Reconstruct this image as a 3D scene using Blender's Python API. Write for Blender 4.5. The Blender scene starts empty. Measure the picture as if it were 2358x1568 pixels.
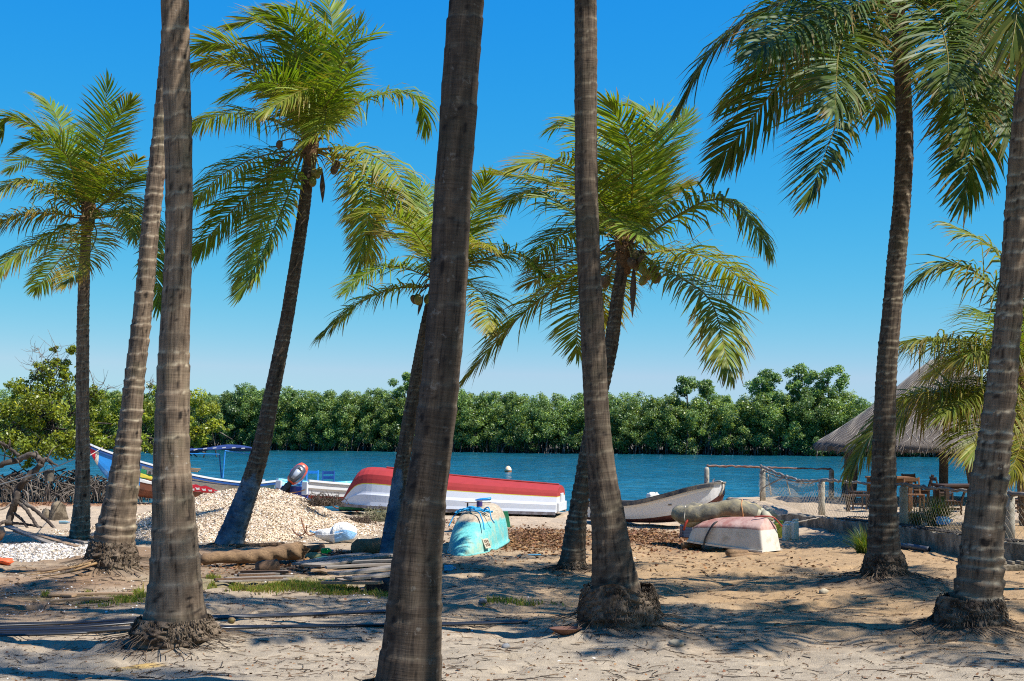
import bpy, math, random
import numpy as np
from mathutils import Vector, Matrix, Quaternion
random.seed(7); RNG = np.random.default_rng(7)
SC = bpy.context.scene
COL = SC.collection
FD, CX, HZ = 3275.0, 1179.0, 970.0        # survey of the place: focal length, axis and horizon of the sketch grid
def pt(dx, dy, Y): return Vector(((dx-CX)/FD*Y, Y, -(dy-HZ)/FD*Y))
def R(a): return math.radians(a)
# ------------------------------------------------------------------ noise + ground heights
def _h(ix, iy, s):
    n = (ix*374761393 + iy*668265263 + s*974634541) & 0x7fffffff
    n = ((n ^ (n >> 13))*1274126177) & 0x7fffffff
    return ((n ^ (n >> 16)) & 0xffff)/65535.0
def vn(x, y, s=0):
    x = np.asarray(x, float); y = np.asarray(y, float)
    ix = np.floor(x).astype(np.int64); iy = np.floor(y).astype(np.int64)
    fx = x-ix; fy = y-iy; fx = fx*fx*(3-2*fx); fy = fy*fy*(3-2*fy)
    a = _h(ix, iy, s); b = _h(ix+1, iy, s); c = _h(ix, iy+1, s); d = _h(ix+1, iy+1, s)
    return (a+(b-a)*fx)*(1-fy)+(c+(d-c)*fx)*fy
def fbm(x, y, s=0, o=4):
    t = 0; a = .5; n = 0
    for k in range(o):
        t = t+a*vn(np.asarray(x)*2**k+k*17.3, np.asarray(y)*2**k-k*9.1, s+k); n += a; a *= .5
    return t/n
def ss(a, b, x):
    t = np.clip((np.asarray(x, float)-a)/(b-a), 0, 1); return t*t*(3-2*t)
MOUNDS = []     # (x, y, height, radius)
def xwall(y): return np.interp(y, [8, 17, 20, 23.5, 27, 30.5, 34, 39], [8.6, 7.3, 6.95, 6.55, 6.25, 5.95, 5.75, 5.6])
def ybank(x): return 108.5-.47*np.asarray(x, float)
def ground(x, y, fine=True):
    x = np.asarray(x, float); y = np.asarray(y, float)
    ye = y-4.5*ss(-4, -9, x)*ss(26, 44, y)
    z = np.interp(ye, [-60, 0, 9, 12, 16.5, 20, 25, 30, 35, 37, 38.5, 42, 50], [-1.0, -1.55, -1.76, -1.85, -1.93, -2.0, -2.08, -2.17, -2.25, -2.36, -2.6, -3.0, -4.2])
    z = z-.07*np.exp(-((x-3.3)**2/1.2+(y-22.3)**2/3))
    zt = np.interp(y, [8, 18, 24, 30, 38.2, 39.0, 45, 60], [-1.45, -1.66, -1.78, -1.98, -2.03, -2.5, -3.4, -4.2])
    w = ss(0, .12, x-xwall(y)-.03)*ss(9, 15, y)
    z = z*(1-w)+np.maximum(z, zt)*w
    if fine:
        near = 1-ss(38, 44, y)
        n = (fbm(x*1.1, y*1.1, 3, 3)-.5)*.10+(fbm(x*3.3+4, y*3.3, 5, 3)-.5)*.05+(fbm(x*9, y*9, 6, 2)-.5)*.014-.035*ss(.70, .82, vn(x*3.1+9, y*3.1, 15))*(vn(x*.6, y*.6, 16) > .35)
        z = z+n*near
    for (mx, my, mh, mr) in MOUNDS:
        d2 = ((x-mx)**2+(y-my)**2)/mr**2
        z = z+mh*np.exp(-d2)
    yb = ybank(x)
    return z+(ss(-3, 3, y-yb)*(4.2-2.15))
def gz(x, y): return float(ground(x, y))
def gp(dx, dy):
    """the place on the ground seen at sketch cell (dx, dy)"""
    ys = np.linspace(6, 60, 1600); xs = (dx-CX)/FD*ys
    g = ground(xs, ys); l = -(dy-HZ)/FD*ys
    k = np.argmax(l <= g)
    y = float(ys[k]); x = float(xs[k]); return Vector((x, y, gz(x, y)))
# ------------------------------------------------------------------ node materials
def new_mat(name):
    m = bpy.data.materials.new(name); m.use_nodes = True
    nt = m.node_tree; nt.nodes.clear()
    o = nt.nodes.new('ShaderNodeOutputMaterial'); b = nt.nodes.new('ShaderNodeBsdfPrincipled')
    nt.links.new(b.outputs[0], o.inputs[0]); return m, nt, b, o
def N(nt, t, **k):
    n = nt.nodes.new(t)
    for a, v in k.items():
        if a.startswith('i_'): n.inputs[a[2:].replace('_', ' ')].default_value = v
        else: setattr(n, a, v)
    return n
def ramp(nt, fac, stops):
    r = nt.nodes.new('ShaderNodeValToRGB'); e = r.color_ramp.elements
    while len(e) < len(stops): e.new(.5)
    for k, (p, c) in enumerate(stops):
        e[k].position = p; e[k].color = (*c, 1) if len(c) == 3 else c
    nt.links.new(fac, r.inputs[0]); return r.outputs[0]
def mixc(nt, fac, a, b, mode='MIX'):
    m = nt.nodes.new('ShaderNodeMix'); m.data_type = 'RGBA'; m.blend_type = mode
    for s, v in ((m.inputs[0], fac), (m.inputs[6], a), (m.inputs[7], b)):
        if hasattr(v, 'links'): nt.links.new(v, s)
        elif isinstance(v, (int, float)): s.default_value = v
        else: s.default_value = (*v, 1)
    return m.outputs[2]
def coords(nt, kind='Object', scale=(1, 1, 1)):
    tc = nt.nodes.new('ShaderNodeTexCoord'); mp = nt.nodes.new('ShaderNodeMapping')
    mp.inputs['Scale'].default_value = scale
    nt.links.new(tc.outputs[kind], mp.inputs[0]); return mp.outputs[0]
def noise(nt, vec, scale, detail=4, rough=.6, dist=0):
    n = N(nt, 'ShaderNodeTexNoise'); n.inputs['Scale'].default_value = scale; n.inputs['Detail'].default_value = detail
    n.inputs['Roughness'].default_value = rough; n.inputs['Distortion'].default_value = dist
    nt.links.new(vec, n.inputs['Vector']); return n.outputs['Fac']
def bump(nt, b, h, strength=.4, dist=.01):
    n = nt.nodes.new('ShaderNodeBump'); n.inputs['Strength'].default_value = strength; n.inputs['Distance'].default_value = dist
    nt.links.new(h, n.inputs['Height']); nt.links.new(n.outputs[0], b.inputs['Normal'])
def mul(c, f): return tuple(max(0, x*f) for x in c)
_MC = {}
def mat(name, base, rough=.6, var=.25, scale=6, dirt=None, dirt_amt=.0, bscale=60, bstr=.15, bdist=.004, spec=.4, metal=0, stretch=(1, 1, 1), dscale=3.5):
    if name in _MC: return _MC[name]
    m, nt, b, o = new_mat(name)
    v = coords(nt, 'Object', stretch)
    n1 = noise(nt, v, scale, 5)
    c = ramp(nt, n1, [(.25, mul(base, 1-var)), (.75, mul(base, 1+var*.6))])
    if dirt is not None:
        n2 = noise(nt, v, dscale, 7, .72)
        f = ramp(nt, n2, [(.62-dirt_amt*.5, (0, 0, 0)), (.78-dirt_amt*.45, (1, 1, 1))])
        c = mixc(nt, f, c, dirt)
    nt.links.new(c, b.inputs['Base Color'])
    b.inputs['Roughness'].default_value = rough; b.inputs['Specular IOR Level'].default_value = spec; b.inputs['Metallic'].default_value = metal
    if bstr: bump(nt, b, noise(nt, v, bscale, 5), bstr, bdist)
    _MC[name] = m; return m
def wood(name, base, dark, rough=.85):
    """weathered timber, grain along local x"""
    if name in _MC: return _MC[name]
    m, nt, b, o = new_mat(name)
    v = coords(nt, 'Object', (1.2, 14, 14)); n1 = noise(nt, v, 3, 6, .7, .6)
    v2 = coords(nt, 'Object', (1, 1, 1)); n2 = noise(nt, v2, 2.2, 4)
    c = ramp(nt, n1, [(.3, dark), (.62, base), (.85, mul(base, 1.25))])
    c = mixc(nt, ramp(nt, n2, [(.35, (0, 0, 0)), (.75, (.55, .55, .55))]), c, mul(dark, 1.5))
    nt.links.new(c, b.inputs['Base Color']); b.inputs['Roughness'].default_value = rough; b.inputs['Specular IOR Level'].default_value = .2
    bump(nt, b, n1, .5, .006); _MC[name] = m; return m
# ------------------------------------------------------------------ objects
def link(o, parent=None):
    COL.objects.link(o)
    if parent is not None: o.parent = parent
    return o
def tag(o, label=None, cat=None, group=None, kind=None):
    if label: o['label'] = label
    if cat: o['category'] = cat
    if group: o['group'] = group
    if kind: o['kind'] = kind
    return o
def thing(name, label, cat, loc=(0, 0, 0), rotz=0, group=None, mw=None):
    o = bpy.data.objects.new(name, None); COL.objects.link(o); o.empty_display_size = .2
    if mw is not None: o.matrix_world = mw
    else:
        o.location = loc; o.rotation_euler = (0, 0, rotz)
    return tag(o, label, cat, group)
def np_mesh(name, V, F, mats, parent=None, smooth=False, mi=None, fattr=None, cattr=None, uv=None, org=None):
    """V (n,3) array, F (m,k) array of equal-sized faces"""
    V = np.asarray(V, np.float32); F = np.asarray(F, np.int32)
    if org is not None: V = V-np.asarray(org, np.float32)
    me = bpy.data.meshes.new(name); k = F.shape[1]
    me.vertices.add(len(V)); me.vertices.foreach_set('co', V.ravel())
    me.loops.add(F.size); me.loops.foreach_set('vertex_index', F.ravel())
    me.polygons.add(len(F)); me.polygons.foreach_set('loop_start', np.arange(0, F.size, k, dtype=np.int32))
    me.polygons.foreach_set('loop_total', np.full(len(F), k, np.int32))
    if smooth: me.polygons.foreach_set('use_smooth', np.ones(len(F), bool))
    for m in (mats if isinstance(mats, (list, tuple)) else [mats]): me.materials.append(m)
    if mi is not None: me.polygons.foreach_set('material_index', np.asarray(mi, np.int32))
    for n, a in (fattr or {}).items():
        at = me.attributes.new(n, 'FLOAT', 'POINT'); at.data.foreach_set('value', np.asarray(a, np.float32).ravel())
    if cattr is not None:
        at = me.attributes.new('Col', 'FLOAT_COLOR', 'POINT')
        c = np.ones((len(V), 4), np.float32); c[:, :3] = cattr; at.data.foreach_set('color', c.ravel())
    if uv is not None:
        u = me.uv_layers.new(name='UVMap'); u.data.foreach_set('uv', np.asarray(uv, np.float32)[F.ravel()].ravel())
    me.update(calc_edges=True); me.validate()
    o = bpy.data.objects.new(name, me); return link(o, parent)
class MB:
    def __init__(s): s.v = []; s.f = []; s.m = []; s.cur = 0; s.sm = []; s.smooth = False
    def add(s, vs, fs, mi=None):
        b = len(s.v); s.v += [Vector(p) for p in vs]; s.f += [tuple(b+i for i in f) for f in fs]
        s.m += [s.cur if mi is None else mi]*len(fs); s.sm += [s.smooth]*len(fs); return s
    def box(s, c, size, M=None):
        x, y, z = (d/2 for d in size); c = Vector(c)
        vs = [Vector((a*x, b*y, d*z)) for a in (-1, 1) for b in (-1, 1) for d in (-1, 1)]
        vs = [(M @ p if M is not None else p)+c for p in vs]
        return s.add(vs, [(0, 1, 3, 2), (4, 6, 7, 5), (0, 4, 5, 1), (2, 3, 7, 6), (0, 2, 6, 4), (1, 5, 7, 3)])
    def beam(s, p, q, w, h, up=(0, 0, 1), taper=1.0):
        p = Vector(p); q = Vector(q); d = (q-p).normalized(); up = Vector(up)
        sd = d.cross(up)
        if sd.length < 1e-4: sd = d.cross(Vector((0, 1, 0)))
        sd.normalize(); u = sd.cross(d).normalized()
        vs = []
        for c, k in ((p, 1), (q, taper)):
            for a, b in ((-1, -1), (1, -1), (1, 1), (-1, 1)): vs.append(c+sd*(a*w/2*k)+u*(b*h/2*k))
        return s.add(vs, [(3, 2, 1, 0), (4, 5, 6, 7), (0, 1, 5, 4), (1, 2, 6, 5), (2, 3, 7, 6), (3, 0, 4, 7)])
    def tube(s, pts, r, n=8, cap=True, flat=1.0):
        pts = [Vector(p) for p in pts]; k = len(pts)
        rs = r if isinstance(r, (list, tuple)) else [r]*k
        vs = []; prev = None
        for i, p in enumerate(pts):
            t = (pts[min(i+1, k-1)]-pts[max(i-1, 0)])
            t = t.normalized() if t.length > 1e-9 else Vector((0, 0, 1))
            if prev is None:
                a = t.cross(Vector((0, 0, 1)))
                if a.length < .05: a = t.cross(Vector((1, 0, 0)))
                a.normalize()
            else:
                a = prev-t*prev.dot(t)
                a = a.normalized() if a.length > 1e-6 else t.orthogonal().normalized()
            prev = a; b = t.cross(a)
            for j in range(n):
                an = 2*math.pi*j/n; vs.append(p+a*(math.cos(an)*rs[i])+b*(math.sin(an)*rs[i]*flat))
        fs = [(i*n+j, i*n+(j+1) % n, (i+1)*n+(j+1) % n, (i+1)*n+j) for i in range(k-1) for j in range(n)]
        if cap: fs += [tuple(range(n-1, -1, -1)), tuple((k-1)*n+j for j in range(n))]
        return s.add(vs, fs)
    def lathe(s, prof, n=20, M=None, cap=True):
        M = M if M is not None else Matrix()
        vs = []; k = len(prof)
        for r, z in prof:
            for j in range(n):
                a = 2*math.pi*j/n; vs.append(M @ Vector((r*math.cos(a), r*math.sin(a), z)))
        fs = [(i*n+j, i*n+(j+1) % n, (i+1)*n+(j+1) % n, (i+1)*n+j) for i in range(k-1) for j in range(n)]
        if cap: fs += [tuple(range(n-1, -1, -1)), tuple((k-1)*n+j for j in range(n))]
        return s.add(vs, fs)
    def blob(s, c, rx, ry, rz, nu=14, nv=9, M=None, jit=0.0, seed=0):
        rg = random.Random(seed); c = Vector(c); vs = []
        for i in range(nv+1):
            ph = math.pi*i/nv
            for j in range(nu):
                th = 2*math.pi*j/nu; k = 1+(rg.random()-.5)*2*jit if 0 < i < nv else 1
                p = Vector((rx*math.sin(ph)*math.cos(th)*k, ry*math.sin(ph)*math.sin(th)*k, rz*math.cos(ph)*k))
                vs.append((M @ p if M is not None else p)+c)
        fs = [(i*nu+j, (i+1)*nu+j, (i+1)*nu+(j+1) % nu, i*nu+(j+1) % nu) for i in range(nv) for j in range(nu)]
        return s.add(vs, fs)
    def build(s, name, mats, parent=None, bevel=0, smooth=None, org=None, solid=0, sub=0, weld=False):
        me = bpy.data.meshes.new(name)
        o_ = Vector(org) if org is not None else Vector((0, 0, 0))
        me.from_pydata([tuple(p-o_) for p in s.v], [], s.f)
        for m in (mats if isinstance(mats, (list, tuple)) else [mats]): me.materials.append(m)
        me.polygons.foreach_set('material_index', s.m)
        me.polygons.foreach_set('use_smooth', s.sm if smooth is None else [smooth]*len(s.f))
        me.update(); o = bpy.data.objects.new(name, me); link(o, parent)
        if weld: o.modifiers.new('w', 'WELD').merge_threshold = .0005
        if solid: md = o.modifiers.new('s', 'SOLIDIFY'); md.thickness = solid; md.offset = 0
        if bevel: md = o.modifiers.new('b', 'BEVEL'); md.width = bevel; md.segments = 2; md.limit_method = 'ANGLE'
        if sub: md = o.modifiers.new('d', 'SUBSURF'); md.levels = sub; md.render_levels = sub
        return o
def frame(p, q, up=(0, 0, 1)):
    """matrix at p with x along p->q"""
    p = Vector(p); x = (Vector(q)-p).normalized(); y = Vector(up).cross(x).normalized(); z = x.cross(y)
    M = Matrix((x, y, z)).transposed().to_4x4(); M.translation = p; return M
def crv(pts, n):
    """catmull-rom through pts, n samples"""
    P = np.array([tuple(p) for p in pts], float)
    if len(P) == 2: return P[0]+(P[1]-P[0])*np.linspace(0, 1, n)[:, None]
    E = np.vstack([2*P[0]-P[1], P, 2*P[-1]-P[-2]])
    d = np.concatenate([[0], np.cumsum(np.linalg.norm(np.diff(P, axis=0), axis=1))])
    out = []
    for u in np.linspace(0, d[-1], n):
        i = min(max(np.searchsorted(d, u, side='right')-1, 0), len(P)-2)
        t = (u-d[i])/max(d[i+1]-d[i], 1e-9); a, b, c, e = E[i], E[i+1], E[i+2], E[i+3]
        out.append(.5*((2*b)+(c-a)*t+(2*a-5*b+4*c-e)*t*t+(3*b-a-3*c+e)*t**3))
    return np.array(out)
def crvv(pts, n): return [Vector(p) for p in crv(pts, n)]
def vnorm(a): return a/np.maximum(np.linalg.norm(a, axis=-1, keepdims=True), 1e-9)
# ================================================================== camera, sky, sun
SUN_EL, SUN_AZ = 54, -22          # azimuth from +x towards +y
cam = bpy.data.cameras.new('camera'); co = bpy.data.objects.new('camera', cam); COL.objects.link(co)
co.location = (0, 0, 0); co.rotation_euler = (R(90), 0, 0)
cam.sensor_width = 36; cam.lens = 36*FD/2358; cam.shift_y = (HZ-784)/2358; cam.clip_end = 2000; cam.clip_start = .1
SC.camera = co
w = bpy.data.worlds.new('World'); SC.world = w; w.use_nodes = True
nt = w.node_tree; bg = nt.nodes['Background']
sky = nt.nodes.new('ShaderNodeTexSky'); sky.sky_type = 'NISHITA'; sky.sun_disc = False
sky.sun_elevation = R(SUN_EL); sky.sun_rotation = R(90-SUN_AZ); sky.air_density = 1.0; sky.dust_density = 0; sky.ozone_density = 6.0; sky.altitude = 0
sp_ = nt.nodes.new('ShaderNodeSeparateColor'); cb_ = nt.nodes.new('ShaderNodeCombineColor'); nt.links.new(sky.outputs[0], sp_.inputs[0])
for k_, (ex_, ga_, mx_) in enumerate([(2.3, .0935, 5.5), (.80, 1.56, 12), (.08, 7.77, 30)]):      # colour grade of the photograph's deep blue sky
    mn_ = N(nt, 'ShaderNodeMath', operation='MINIMUM'); mn_.inputs[1].default_value = mx_; nt.links.new(sp_.outputs[k_], mn_.inputs[0])
    pw_ = N(nt, 'ShaderNodeMath', operation='POWER'); pw_.inputs[1].default_value = ex_; nt.links.new(mn_.outputs[0], pw_.inputs[0])
    ml_ = N(nt, 'ShaderNodeMath', operation='MULTIPLY'); ml_.inputs[1].default_value = ga_; nt.links.new(pw_.outputs[0], ml_.inputs[0]); nt.links.new(ml_.outputs[0], cb_.inputs[k_])
nt.links.new(cb_.outputs[0], bg.inputs[0]); bg.inputs[1].default_value = .055
sd = bpy.data.lights.new('sun', 'SUN'); sd.energy = 5.0; sd.angle = R(.53); sd.color = (1, .97, .92)
so = bpy.data.objects.new('sun', sd); COL.objects.link(so)
dv = Vector((math.cos(R(SUN_EL))*math.cos(R(SUN_AZ)), math.cos(R(SUN_EL))*math.sin(R(SUN_AZ)), math.sin(R(SUN_EL))))
so.rotation_euler = dv.to_track_quat('Z', 'Y').to_euler(); so.location = dv*60
SC.view_settings.view_transform = 'Standard'; SC.view_settings.look = 'None'; SC.view_settings.gamma = 1; SC.view_settings.exposure = .75
SC.cycles.max_bounces = 6; SC.cycles.diffuse_bounces = 4; SC.cycles.transparent_max_bounces = 8; SC.cycles.use_denoising = False; SC.cycles.filter_width = 1.1; SC.cycles.sample_clamp_indirect = 4

# ================================================================== ground sheet
def axis(lo, hi, step, lo2, hi2, n):
    a = np.arange(lo, hi+1e-6, step)
    l = lo-np.geomspace(step, lo-lo2, n)[::-1]; h = hi+np.geomspace(step, hi2-hi, n)
    return np.concatenate([l, a, h])
def build_ground():
    xs = axis(-13, 13, .055, -400, 400, 60)
    y1 = np.concatenate([np.arange(7, 14, .035), np.arange(14, 22, .05), np.arange(22, 46, .09), np.arange(46, 150, 1.5)])
    ys = np.concatenate([7-np.geomspace(.05, 60, 30)[::-1], y1, 150+np.geomspace(1.5, 500, 25)])
    X, Y = np.meshgrid(xs, ys); Z = ground(X, Y)
    V = np.stack([X, Y, Z], -1).reshape(-1, 3); nx = len(xs); ny = len(ys)
    i = np.arange(ny-1)[:, None]*nx+np.arange(nx-1)[None]; F = np.stack([i, i+1, i+nx+1, i+nx], -1).reshape(-1, 4)
    # soil colours: pale grey sand in front, ochre sand farther on, brown litter patches, damp edge
    x, y = X.ravel(), Y.ravel()
    c = np.empty((len(x), 3)); pale = np.array([.375, .31, .226]); ochre = np.array([.36, .24, .128]); cream = np.array([.42, .325, .22]); brown = np.array([.20, .12, .07]); grey = np.array([.36, .29, .22])
    t = ss(10.5, 14.5, y+1.4*(fbm(x*.5, y*.5, 21)-.5)*4+.35*x*ss(0, 3, x)-.5)[:, None]*(.35+.65*ss(-2, 2, x))[:, None]
    c[:] = pale*(1-t)+ochre*t
    t = ss(24, 30, y+fbm(x*.6, y*.6, 8)*4-2)[:, None]; c = c*(1-t)+cream*t
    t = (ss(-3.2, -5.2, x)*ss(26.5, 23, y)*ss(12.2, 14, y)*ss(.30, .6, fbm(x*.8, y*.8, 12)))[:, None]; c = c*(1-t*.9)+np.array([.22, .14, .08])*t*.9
    def patch(px, py, rx, ry, k, col, seed):
        d = ((x-px)/rx)**2+((y-py)/ry)**2; m = np.clip(1.25-d+(fbm(x*2.2, y*2.2, seed)-.5)*2.2, 0, 1)[:, None]*k
        return c*(1-m)+np.array(col)*m
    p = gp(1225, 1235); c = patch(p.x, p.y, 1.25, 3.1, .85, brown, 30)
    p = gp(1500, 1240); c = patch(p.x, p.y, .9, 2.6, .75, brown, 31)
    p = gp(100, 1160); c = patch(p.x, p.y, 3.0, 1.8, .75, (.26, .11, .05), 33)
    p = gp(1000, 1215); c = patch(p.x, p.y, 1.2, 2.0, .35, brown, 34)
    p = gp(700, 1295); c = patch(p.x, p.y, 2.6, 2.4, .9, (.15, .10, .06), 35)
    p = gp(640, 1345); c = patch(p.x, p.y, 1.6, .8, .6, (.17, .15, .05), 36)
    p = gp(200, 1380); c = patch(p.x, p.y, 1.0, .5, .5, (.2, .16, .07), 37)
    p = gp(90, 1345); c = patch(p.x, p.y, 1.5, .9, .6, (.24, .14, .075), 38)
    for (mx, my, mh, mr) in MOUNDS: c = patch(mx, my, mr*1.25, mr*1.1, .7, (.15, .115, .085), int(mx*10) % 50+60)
    p = gp(325, 1531); c = patch(p.x, p.y, .19, .22, .8, (.60, .38, .10), 39)
    d = ss(37.6, 36.6, y-4.5*ss(-4, -9, x)*ss(26, 44, y))[:, None]; dw = ss(0, .3, x-xwall(y))[:, None]*ss(39.4, 38.6, y)[:, None]; d = np.maximum(d, dw)
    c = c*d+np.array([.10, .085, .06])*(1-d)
    sp = fbm(x*7, y*7, 44, 3)[:, None]; c = c*(.80+.40*sp)
    m, nt, b, o = new_mat('sand')
    a = N(nt, 'ShaderNodeAttribute', attribute_name='Col'); v = coords(nt, 'Object')
    n1 = noise(nt, v, 14, 8, .7); n2 = noise(nt, v, 90, 5, .75); n3 = noise(nt, coords(nt, 'Object', (1, 1, .3)), 33, 6, .8, 1.5)
    cc = mixc(nt, 1.0, a.outputs['Color'], ramp(nt, n1, [(.25, (.72, .70, .68)), (.7, (1.18, 1.17, 1.15))]), 'MULTIPLY')
    cc = mixc(nt, ramp(nt, n3, [(.60, (0, 0, 0)), (.70, (.7, .7, .7))]), cc, mixc(nt, .55, a.outputs['Color'], (.05, .03, .02)))
    cc = mixc(nt, ramp(nt, n2, [(.3, (.35, .35, .35)), (.48, (0, 0, 0))]), cc, mul((.3, .22, .15), .6))
    nt.links.new(cc, b.inputs['Base Color']); b.inputs['Roughness'].default_value = .95; b.inputs['Specular IOR Level'].default_value = .15
    ad = N(nt, 'ShaderNodeMath', operation='ADD'); nt.links.new(n1, ad.inputs[0]); nt.links.new(n2, ad.inputs[1])
    bump(nt, b, ad.outputs[0], .8, .018)
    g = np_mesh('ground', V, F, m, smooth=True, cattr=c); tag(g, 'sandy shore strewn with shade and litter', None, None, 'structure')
def build_water():
    m, nt, b, o = new_mat('river_water')
    v = coords(nt, 'Object', (1, 1.0, 1))
    n1 = noise(nt, v, 1.1, 3, .55, .3); n2 = noise(nt, v, 3.6, 4, .6, .5); n3 = noise(nt, coords(nt, 'Object', (.14, .05, 1)), 1.0, 3)
    h = N(nt, 'ShaderNodeMath', operation='MULTIPLY_ADD'); nt.links.new(n2, h.inputs[0]); h.inputs[1].default_value = .42; nt.links.new(n1, h.inputs[2])
    c = ramp(nt, n3, [(.3, (.003, .055, .082)), (.7, (.006, .09, .125))])
    nt.links.new(c, b.inputs['Base Color']); b.inputs['Roughness'].default_value = .12; b.inputs['IOR'].default_value = 1.33
    bump(nt, b, h.outputs[0], 1.0, .26)
    xs = np.concatenate([np.linspace(-300, -50, 10), np.arange(-48, 48, .4), np.linspace(50, 300, 10)]); ys = np.concatenate([np.arange(34.5, 60, .15), np.arange(60, 135, .3), np.linspace(136, 300, 8)])
    X, Y = np.meshgrid(xs, ys); Z = -2.4+(fbm(X*.55, Y*.95, 71, 2)-.5)*.07+(fbm(X*1.3, Y*2.4, 72, 2)-.5)*.05
    nx, ny = len(xs), len(ys); i = np.arange(ny-1)[:, None]*nx+np.arange(nx-1)[None]
    F = np.stack([i, i+1, i+nx+1, i+nx], -1).reshape(-1, 4)
    o = np_mesh('water', np.stack([X, Y, Z], -1).reshape(-1, 3), F, m, smooth=True)
    tag(o, 'rippled blue green river', None, None, 'structure')
# ================================================================== leaf materials
def leaf_mat(name, rough=.42, trans=.35, tint=(1.5, 1.25, .5), spec=.5):
    m, nt, b, o = new_mat(name)
    a = N(nt, 'ShaderNodeAttribute', attribute_name='Col')
    nt.links.new(a.outputs['Color'], b.inputs['Base Color']); b.inputs['Roughness'].default_value = rough; b.inputs['Specular IOR Level'].default_value = spec
    t = nt.nodes.new('ShaderNodeBsdfTranslucent'); nt.links.new(mixc(nt, 1.0, a.outputs['Color'], tint, 'MULTIPLY'), t.inputs[0])
    mx = nt.nodes.new('ShaderNodeMixShader'); mx.inputs[0].default_value = trans
    nt.links.new(b.outputs[0], mx.inputs[1]); nt.links.new(t.outputs[0], mx.inputs[2]); nt.links.new(mx.outputs[0], o.inputs[0])
    return m
M_FROND = leaf_mat('frond_leaf', .5, .36, (1.5, 1.5, .4), .28)
M_MANG = leaf_mat('mangrove_leaf', .4, .38, (1.4, 1.3, .5), .5)
M_DRY = leaf_mat('dry_leaf', .8, .15, (1.2, 1, .8), .2)
def trunk_mat(name, k, blotch):
    m, nt, b, o = new_mat(name)
    uv = nt.nodes.new('ShaderNodeUVMap'); mp = nt.nodes.new('ShaderNodeMapping'); mp.inputs['Scale'].default_value = (26, 2.2, 1); nt.links.new(uv.outputs[0], mp.inputs[0])
    fis = noise(nt, mp.outputs[0], 1.0, 5, .65, .3)
    mp2 = nt.nodes.new('ShaderNodeMapping'); mp2.inputs['Scale'].default_value = (7, 3.5, 1); nt.links.new(uv.outputs[0], mp2.inputs[0])
    blo = noise(nt, mp2.outputs[0], 1.0, 6, .7)
    mp3 = nt.nodes.new('ShaderNodeMapping'); mp3.inputs['Scale'].default_value = (3, 60, 1); nt.links.new(uv.outputs[0], mp3.inputs[0])
    hor = noise(nt, mp3.outputs[0], 1.0, 4, .7)
    v = coords(nt, 'Object'); lich = noise(nt, v, 13, 5, .65); lich2 = noise(nt, v, 2.2, 3)
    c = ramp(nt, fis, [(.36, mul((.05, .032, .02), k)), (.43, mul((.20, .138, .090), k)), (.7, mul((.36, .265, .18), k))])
    c = mixc(nt, 1.0, c, ramp(nt, blo, [(.3, (.55, .53, .5)), (.7, (1.25, 1.22, 1.18))]), 'MULTIPLY')
    c = mixc(nt, .16, c, ramp(nt, hor, [(.35, (.05, .04, .03)), (.65, (.24, .19, .15))]))
    a = N(nt, 'ShaderNodeAttribute', attribute_name='scar')
    c = mixc(nt, a.outputs['Fac'], c, mixc(nt, ramp(nt, blo, [(.4, (0, 0, 0)), (.6, (1, 1, 1))]), mul((.30, .235, .15), k**.5), mul((.54, .45, .31), k**.5)))
    c = mixc(nt, ramp(nt, lich, [(blotch, (0, 0, 0)), (blotch+.04, (.7, .7, .7))]), c, mul((.36, .31, .25), k**.6))
    c = mixc(nt, ramp(nt, lich2, [(.52, (0, 0, 0)), (.75, (.4, .4, .4))]), c, mul((.16, .16, .085), k))
    p = N(nt, 'ShaderNodeAttribute', attribute_name='paint')
    pn = N(nt, 'ShaderNodeMath', operation='MULTIPLY'); nt.links.new(p.outputs['Fac'], pn.inputs[0]); nt.links.new(ramp(nt, blo, [(.3, (.25, .25, .25)), (.42, (1, 1, 1))]), pn.inputs[1])
    c = mixc(nt, pn.outputs[0], c, ramp(nt, lich2, [(.35, (.02, .06, .10)), (.65, (.15, .21, .25))]))
    d = N(nt, 'ShaderNodeAttribute', attribute_name='dark')
    c = mixc(nt, d.outputs['Fac'], c, (.02, .015, .012))
    nt.links.new(c, b.inputs['Base Color']); b.inputs['Roughness'].default_value = .9; b.inputs['Specular IOR Level'].default_value = .15
    ad = N(nt, 'ShaderNodeMath', operation='MULTIPLY_ADD'); nt.links.new(hor, ad.inputs[0]); ad.inputs[1].default_value = .4; nt.links.new(fis, ad.inputs[2])
    bump(nt, b, ad.outputs[0], .8, .012); return m
M_BARK = trunk_mat('palm_bark', .78, .66); M_BARKD = trunk_mat('dark_palm_bark', .26, .62); M_BARKB = trunk_mat('brown_palm_bark', .38, .67); M_BARKR = trunk_mat('ruddy_palm_bark', .66, .64)  # dark variant's low tone also stands in for shade on the closest trunk
M_ROOT = mat('palm_root', (.085, .060, .042), .95, .6, 25, (.21, .155, .105), .4, 90, .8, .02, .1)
M_BOOT = mat('palm_fibre', (.16, .09, .045), .9, .5, 30, None, 0, 80, .6, .01, .1)
M_RACH = mat('frond_stalk', (.27, .24, .05), .5, .35, 4, (.22, .10, .03), .25)
M_NUT = mat('green_coconut', (.20, .20, .035), .45, .4, 9, (.26, .13, .03), .3)
M_NUTB = mat('brown_coconut', (.12, .065, .03), .7, .4, 12, (.17, .14, .04), .35)
M_SPATHE = mat('dry_spathe', (.11, .065, .04), .8, .4, 8)
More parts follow.
